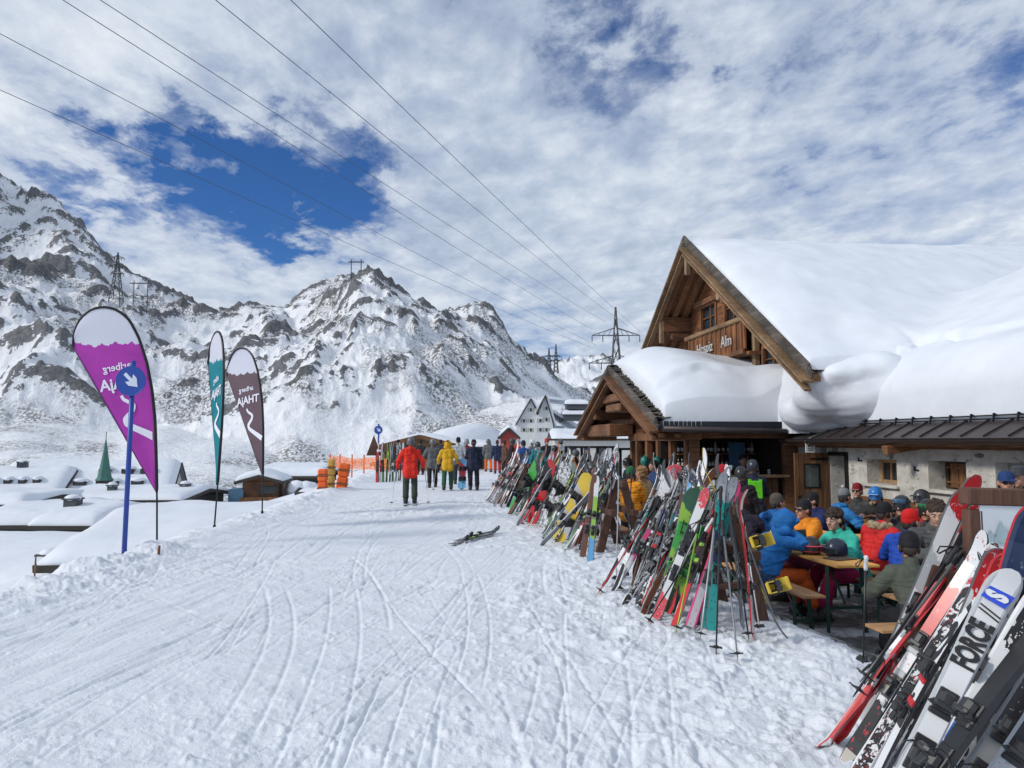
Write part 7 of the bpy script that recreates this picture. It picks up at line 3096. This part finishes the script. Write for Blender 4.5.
sitter(4.10, 8.55, -78, 'guest in blue hooded jacket and orange trousers at the nearest table', jacket=(.02, .16, .46), trousers=(.62, .11, .02), hat=None, hood='up', lean=22, headtilt=12, arms=('table', 'drink'), jacket2=(.02, .06, .14), zsplit=.62, face=True, hair=None)
sitter(5.30, 9.55, 80, 'man in orange jacket with black hat and sunglasses at the nearest table', jacket=(.80, .27, .02), trousers=(.12, .02, .05), hat=('beanie', BLK), glasses=True, lean=12, headturn=22, arms=('table', 'table'), hood='down')
sitter(5.24, 8.62, 96, 'guest in turquoise jacket with dark curly hair at the nearest table', jacket=(.05, .50, .38), trousers=(.30, .01, .07), hat=None, longhair=True, lean=20, headturn=20, headtilt=8, arms=('table', 'table'), hood='down', hair=(.035, .02, .015), skin=SKIN2)
sitter(5.20, 10.75, -70, 'guest in blue jacket and grey-brown hat behind the hooded blue one', jacket=(.02, .14, .42), trousers=BLK, hat=('beanie', (.10, .085, .075)), lean=16, headturn=-10, arms=('table', 'drink'), hood='down', jacket2=(.02, .02, .04), zsplit=.72)
sitter(4.72, 10.55, -20, 'guest with maroon hair in dark jacket behind the blue hood', jacket=(.03, .025, .045), trousers=BLK, hat=('beanie', (.13, .035, .035)), lean=10, arms=('lap', 'lap'), face=False)
sitter(6.18, 10.95, 85, 'guest in navy jacket and black hat, face in profile', jacket=(.02, .03, .11), trousers=BLK, hat=('beanie', BLK), lean=12, headturn=5, arms=('table', 'table'), hood='down', skin=SKIN2)
sitter(6.85, 11.75, -95, 'guest in light blue jacket and striped knit hat by the door', jacket=(.03, .20, .50), trousers=BLK, hat=('beanie', (.20, .21, .22), (.06, .06, .065), (.4, .4, .4)), lean=14, headturn=15, arms=('table', 'table'), hood='down', face=False)
sitter(7.98, 12.85, 130, 'guest in dark grey jacket with maroon hat and sunglasses at the wall', jacket=(.06, .065, .07), trousers=BLK, hat=('beanie', (.22, .02, .03)), glasses=True, lean=4, arms=('cross', 'cross'), skin=SKIN2)
sitter(7.92, 12.05, 110, 'guest in blue helmet and black-yellow jacket at the wall', jacket=(.03, .03, .03), trousers=BLK, hat=('helmet', (.03, .20, .55)), glasses=True, lean=14, headturn=20, headtilt=12, arms=('table', 'table'), jacket2=(.5, .36, .03), zsplit=.72, fur=True)
sitter(7.9, 10.9, 100, 'guest in red jacket at the wall under the second window', jacket=(.5, .03, .03), trousers=BLK, hat=('helmet', (.05, .05, .06)), glasses=True, lean=6, arms=('table', 'table'))
sitter(5.80, 9.02, -70, 'guest in red jacket with fur hood and black hat, seen from behind', jacket=(.62, .025, .025), trousers=BLK, hat=('beanie', BLK), lean=14, headtilt=10, arms=('table', 'table'), fur=True, face=False)
sitter(5.52, 8.02, -55, 'guest in royal blue hooded jacket and red hat, seen from behind', jacket=(.02, .07, .42), trousers=BLK, hat=('beanie', (.62, .02, .02)), lean=16, headturn=-25, arms=('table', 'table'), hood='down', face=True, skin=SKIN2)
sitter(6.78, 9.75, 95, 'guest in dark helmet with white and blue goggles up', jacket=(.05, .055, .065), trousers=BLK, hat=('helmet', (.03, .035, .045)), goggles=(.075, K_LENSB), lean=6, headturn=30, arms=('table', 'mouth'), skin=SKIN2)
sitter(6.72, 9.12, 100, 'guest in black helmet with green goggles up', jacket=(.06, .06, .065), trousers=BLK, hat=('helmet', (.02, .022, .025)), goggles=(.07, K_LENSG), lean=8, headturn=22, arms=('table', 'table'))
sitter(4.44, 6.22, -12, 'man in green-grey jacket and black hat, back to the camera', jacket=(.085, .095, .075), trousers=BLK, hat=('beanie', BLK), lean=22, headtilt=14, headturn=-20, arms=('table', 'table'), jacket2=(.04, .043, .045), zsplit=.72, face=False, H=1.72, seat=.40)
sitter(5.42, 7.42, 165, 'short-haired man in grey jacket holding a beer mug', jacket=(.09, .095, .10), trousers=BLK, hat=None, lean=8, headturn=-18, headtilt=24, arms=('table', 'drink'), hair=(.045, .026, .016), skin=SKIN2, H=1.84, seat=.56, jacket2=(.03, .03, .035), zsplit=.85)
sitter(6.15, 7.5, 170, 'guest in red jacket partly hidden behind the beer drinker', jacket=(.55, .025, .02), trousers=BLK, hat=('helmet', (.28, .30, .32)), goggles=(.07, K_LENSB), lean=4, arms=('table', 'table'))
person((6.68, 7.86, TZ), R(150), 'standing guest in blue cap behind the map board', jacket=(.03, .035, .05), hat=('cap', (.02, .05, .16)), group='guests standing on the terrace', face=True, glasses=True)
person((7.11, 8.12, TZ), R(120), 'standing guest in dark grey cap at the right picture edge', jacket=(.03, .03, .035), hat=('cap', (.06, .065, .07)), group='guests standing on the terrace', face=True, H=1.82)
GBAR = 'guests at the bar'
x, y = wxy(752, 14.3)
person((x, y, TZ), R(-8), 'skier with neon green bib over dark clothes at the bar', jacket=(.02, .025, .05), hat=('helmet', (.03, .035, .05)), bib=(.16, .72, .03), arms=('front', 'front'), gloves=BLK, face=False, group=GBAR, H=1.72)
x, y = wxy(723, 13.3)
person((x, y, TZ), R(10), 'guest in red hat with brown collar at the bar panel', jacket=(.16, .09, .055), hat=('beanie', (.42, .02, .03)), jacket2=BLK, zsplit=1.25, arms=('front', 'front'), face=False, group=GBAR, H=1.66)
x, y = wxy(739, 13.0)
person((x, y, TZ), R(-30), 'guest in black beside the red hat at the bar', jacket=BLK, hat=('helmet', (.03, .03, .03)), arms=('front', 'down'), face=False, group=GBAR, H=1.62)
x, y = wxy(629, 14.6)
person((x, y, ground_z(x, y)), R(-35), 'guest in puffy orange jacket and green hat behind the second rack', jacket=(.78, .30, .02), hat=('beanie', (.03, .15, .07)), quilt=True, arms=('front', 'front'), face=False, group=GBAR, H=1.60)
x, y = wxy(643, 14.9)
person((x, y, ground_z(x, y)), R(40), 'guest in puffy beige jacket beside the orange one', jacket=(.50, .31, .16), hat=None, longhair=True, hair=(.30, .17, .08), quilt=True, arms=('front', 'front'), face=False, group=GBAR, H=1.62)
for i, (px, d, lb, jc) in enumerate(((688, 17.0, 'barkeeper in blue shirt behind the counter, left', (.05, .10, .22)), (741, 17.3, 'barkeeper in dark shirt behind the counter, right', (.03, .03, .035)))):
    x, y = wxy(px, d)
    person((x, y, -.38), R(170), lb, jacket=jc, hat=None, arms=('front', 'front'), group='barkeepers', fine=True)
for i, (px, d, lb, jc) in enumerate(((629, 19.2, 'guest in dark jacket inside the left bar window', BLK), (655, 17.4, 'guest in blue jacket inside the right bar window', (.03, .06, .16)))):
    x, y = wxy(px, d)
    person((x, y, -.38), R(100), lb, jacket=jc, hat=('helmet', (.03, .03, .03)) if i == 0 else None, group='guests inside the bar', fine=False, H=1.62)

# ------------------------------------------------------------------ things on the tables and in the bar
TT = TZ + .77


def mug(x, y, label, full=True, z=TT, held=None):
    c = held or (x, y, z)
    root = empty('beer_mug', c, 0, label, 'beer mug', 'glasses on the terrace')
    MB().lathe([(.001, .002), (.036, .002), (.038, .02), (.036, .07), (.040, .15), (.037, .15), (.033, .07), (.033, .012), (.001, .012)], 16).build('glass', K_CLEAR, root)
    if full:
        MB().lathe([(.001, .013), (.032, .013), (.032, .07), (.035, .118), (.001, .118)], 14).build('beer', M((.62, .25, .03), .15, .1, 8, key='beer'), root)
        MB().lathe([(.001, .119), (.036, .119), (.0365, .142), (.03, .155), (.001, .158)], 14).build('foam', M((.78, .74, .66), .8, .05, 20, key='foam'), root)
    MB().tube([(.037, 0, .03), (.07, 0, .045), (.075, 0, .09), (.062, 0, .12), (.037, 0, .125)], .006, 6).build('handle', K_CLEAR, root)
    return root


for i, (x, y, f) in enumerate(((4.58, 9.15, True), (4.72, 9.05, False), (4.62, 9.42, True), (4.80, 9.30, False))):
    mug(x, y, ('full beer mug nearest the blue-jacketed drinker', 'empty glass mug beside the menu board', 'full beer mug before the orange jacket', 'empty mug at the back of the nearest table')[i], f)
mug(0, 0, 'beer mug held by the short-haired man', True, held=(5.24, 7.10, TZ + .93))
mug(4.98, 6.9, 'glass mug standing before the man in green-grey', False)


def helmet_thing(x, y, rz, col, lens, label):
    root = empty('ski_helmet', (x, y, TT), rz, label, 'ski helmet', 'helmets lying on the nearest table')
    MB().lathe([(.10, .0), (.118, .03), (.12, .09), (.108, .14), (.075, .185), (.03, .205), (.001, .208)], 20, mat=Matrix.Diagonal((.93, 1.12, 1, 1))).build('shell', M(col, .3, .15, 7, key='helmet_shell'), root)
    b = MB()
    for j in range(-4, 5):
        t = j / 4 * .95
        b.box((.125 * math.sin(t), .02 + .125 * math.cos(t), .075), (.036, .022, .075), (0, 0, -t), bev=.006)
    g = b.build('goggles', M(lens, .25, .2, 6, key='goggle_frame'), root)
    b = MB()
    for j in range(-3, 4):
        t = j / 3 * .7
        b.box((.136 * math.sin(t), .02 + .136 * math.cos(t), .075), (.034, .008, .05), (0, 0, -t))
    b.build('lens', K_LENS, g)
    return root


helmet_thing(4.60, 8.42, R(150), (.025, .027, .03), (.70, .06, .12), 'black ski helmet with red-pink goggles on the nearest table')
helmet_thing(4.80, 8.22, R(100), (.02, .03, .06), (.03, .05, .08), 'dark ski helmet with blue visor at the right of the nearest table')
mbd = empty('menu_board', (4.66, 8.78, TT), R(200), 'dark menu holder standing on the nearest table', 'menu holder')
MB().box((0, 0, .12), (.22, .02, .24), (R(10), 0, 0), bev=.004).build('panel', M((.06, .055, .055), .6, .2, 9, key='menu_cover'), mbd)
MB().box((0, .02, .012), (.24, .09, .024), bev=.004).build('base', W_OLD, mbd)
for i, (x, y, lb) in enumerate(((4.72, 8.02, 'dark leather menu lying at the near end of the nearest table'),)):
    tag(MB().box((x, y, TT + .008), (.30, .22, .012), (0, 0, .3), bev=.003).build('menu_folder', M((.09, .06, .04), .6, .2, 9, key='menu_leather')), lb, 'menu')
for i, (x, y) in enumerate(((4.9, 13.0), (5.05, 13.7))):
    root = empty('stool', (x, y, TZ), .3 * i, ('small pale wooden stool nearer to the bar bench', 'small pale wooden stool close to the bar wall')[i], 'stool')
    MB().box((0, 0, .46), (.34, .34, .04), bev=.006).build('seat', W_PALE, root)
    for sx_ in (-1, 1):
        for sy_ in (-1, 1):
            MB().beam((sx_ * .13, sy_ * .13, .45), (sx_ * .16, sy_ * .16, 0), .04, .04).build('leg', W_PALEZ, root)

BCOL = [((.02, .06, .03), 'dark green bottle'), ((.16, .07, .02), 'amber bottle'), ((.45, .47, .48), 'clear bottle'), ((.03, .03, .035), 'black bottle'), ((.30, .05, .04), 'red bottle')]
protos = []
for c_, nm in BCOL:
    q = MB().lathe([(.001, 0), (.036, 0), (.038, .02), (.038, .17), (.03, .20), (.013, .235), (.013, .29), (.016, .295), (.001, .30)], 10).build('bottle', M(c_, .15, .1, 8, key='bottle_glass'))
    lb_ = MB().lathe([(.0386, .05), (.0386, .13)], 10).build('paper_label', K_WHITE, q)
    protos.append(q)
first = set()
for z in (1.04, 1.40):
    x = 6.32
    while x < 8.2:
        i = prng.randrange(5)
        o = protos[i] if i not in first else copy_tree(protos[i])
        first.add(i)
        o.location = (x, 17.72 + prng.uniform(-.05, .05), z)
        tag(o, BCOL[i][1] + ' standing on the shelves behind the bar counter', 'bottle', 'bottles behind the bar: ' + BCOL[i][1])
        x += prng.uniform(.08, .13)
for i in range(7):
    q = MB().lathe([(.001, 0), (.03, 0), (.034, .11), (.03, .11), (.027, .01), (.001, .01)], 10).build('glass_tumbler', K_CLEAR)
    q.location = (6.3 + i * .24, 15.9 + .05 * (i % 2), .956)
    tag(q, 'drinking glass standing on the bar counter', 'glass', 'glasses on the bar counter')
tw = empty('bar_banner', (7.75, 17.6, 1.35), 0, 'light blue banner hanging inside the bar', 'banner')
MB().box((0, 0, 0), (.42, .012, .62)).build('cloth', M((.09, .22, .40), .7, .2, 5, key='banner_blue'), tw)
MB().tube([(-.24, 0, .32), (.24, 0, .32)], .012, 6).build('rod', K_STEEL, tw)

# ------------------------------------------------------------------ slumped snow under the foot of the big gable
b = MB()
for (x, y, z, r_) in ((7.72, 13.75, 2.80, .30), (8.15, 14.1, 2.62, .66), (8.7, 13.9, 2.58, .84), (9.3, 13.5, 2.66, .9), (8.2, 14.9, 2.32, .62), (9.0, 14.4, 2.5, .9), (9.6, 12.9, 2.6, .8), (8.8, 13.9, 2.2, .5), (9.2, 13.4, 2.2, .6), (8.55, 14.7, 2.15, .5), (8.0, 13.55, 2.98, .34), (8.4, 13.5, 3.05, .42), (8.8, 13.4, 3.1, .5)):
    b.ball((x, y, z), (r_, r_ * 1.15, r_ * .72), 20)
o = remesh(b, 'snow_drift', K_SNOW, CH, .06, .007, 4, smooth=36)
o.matrix_parent_inverse = Matrix.Translation((-8.4, -14, .42))
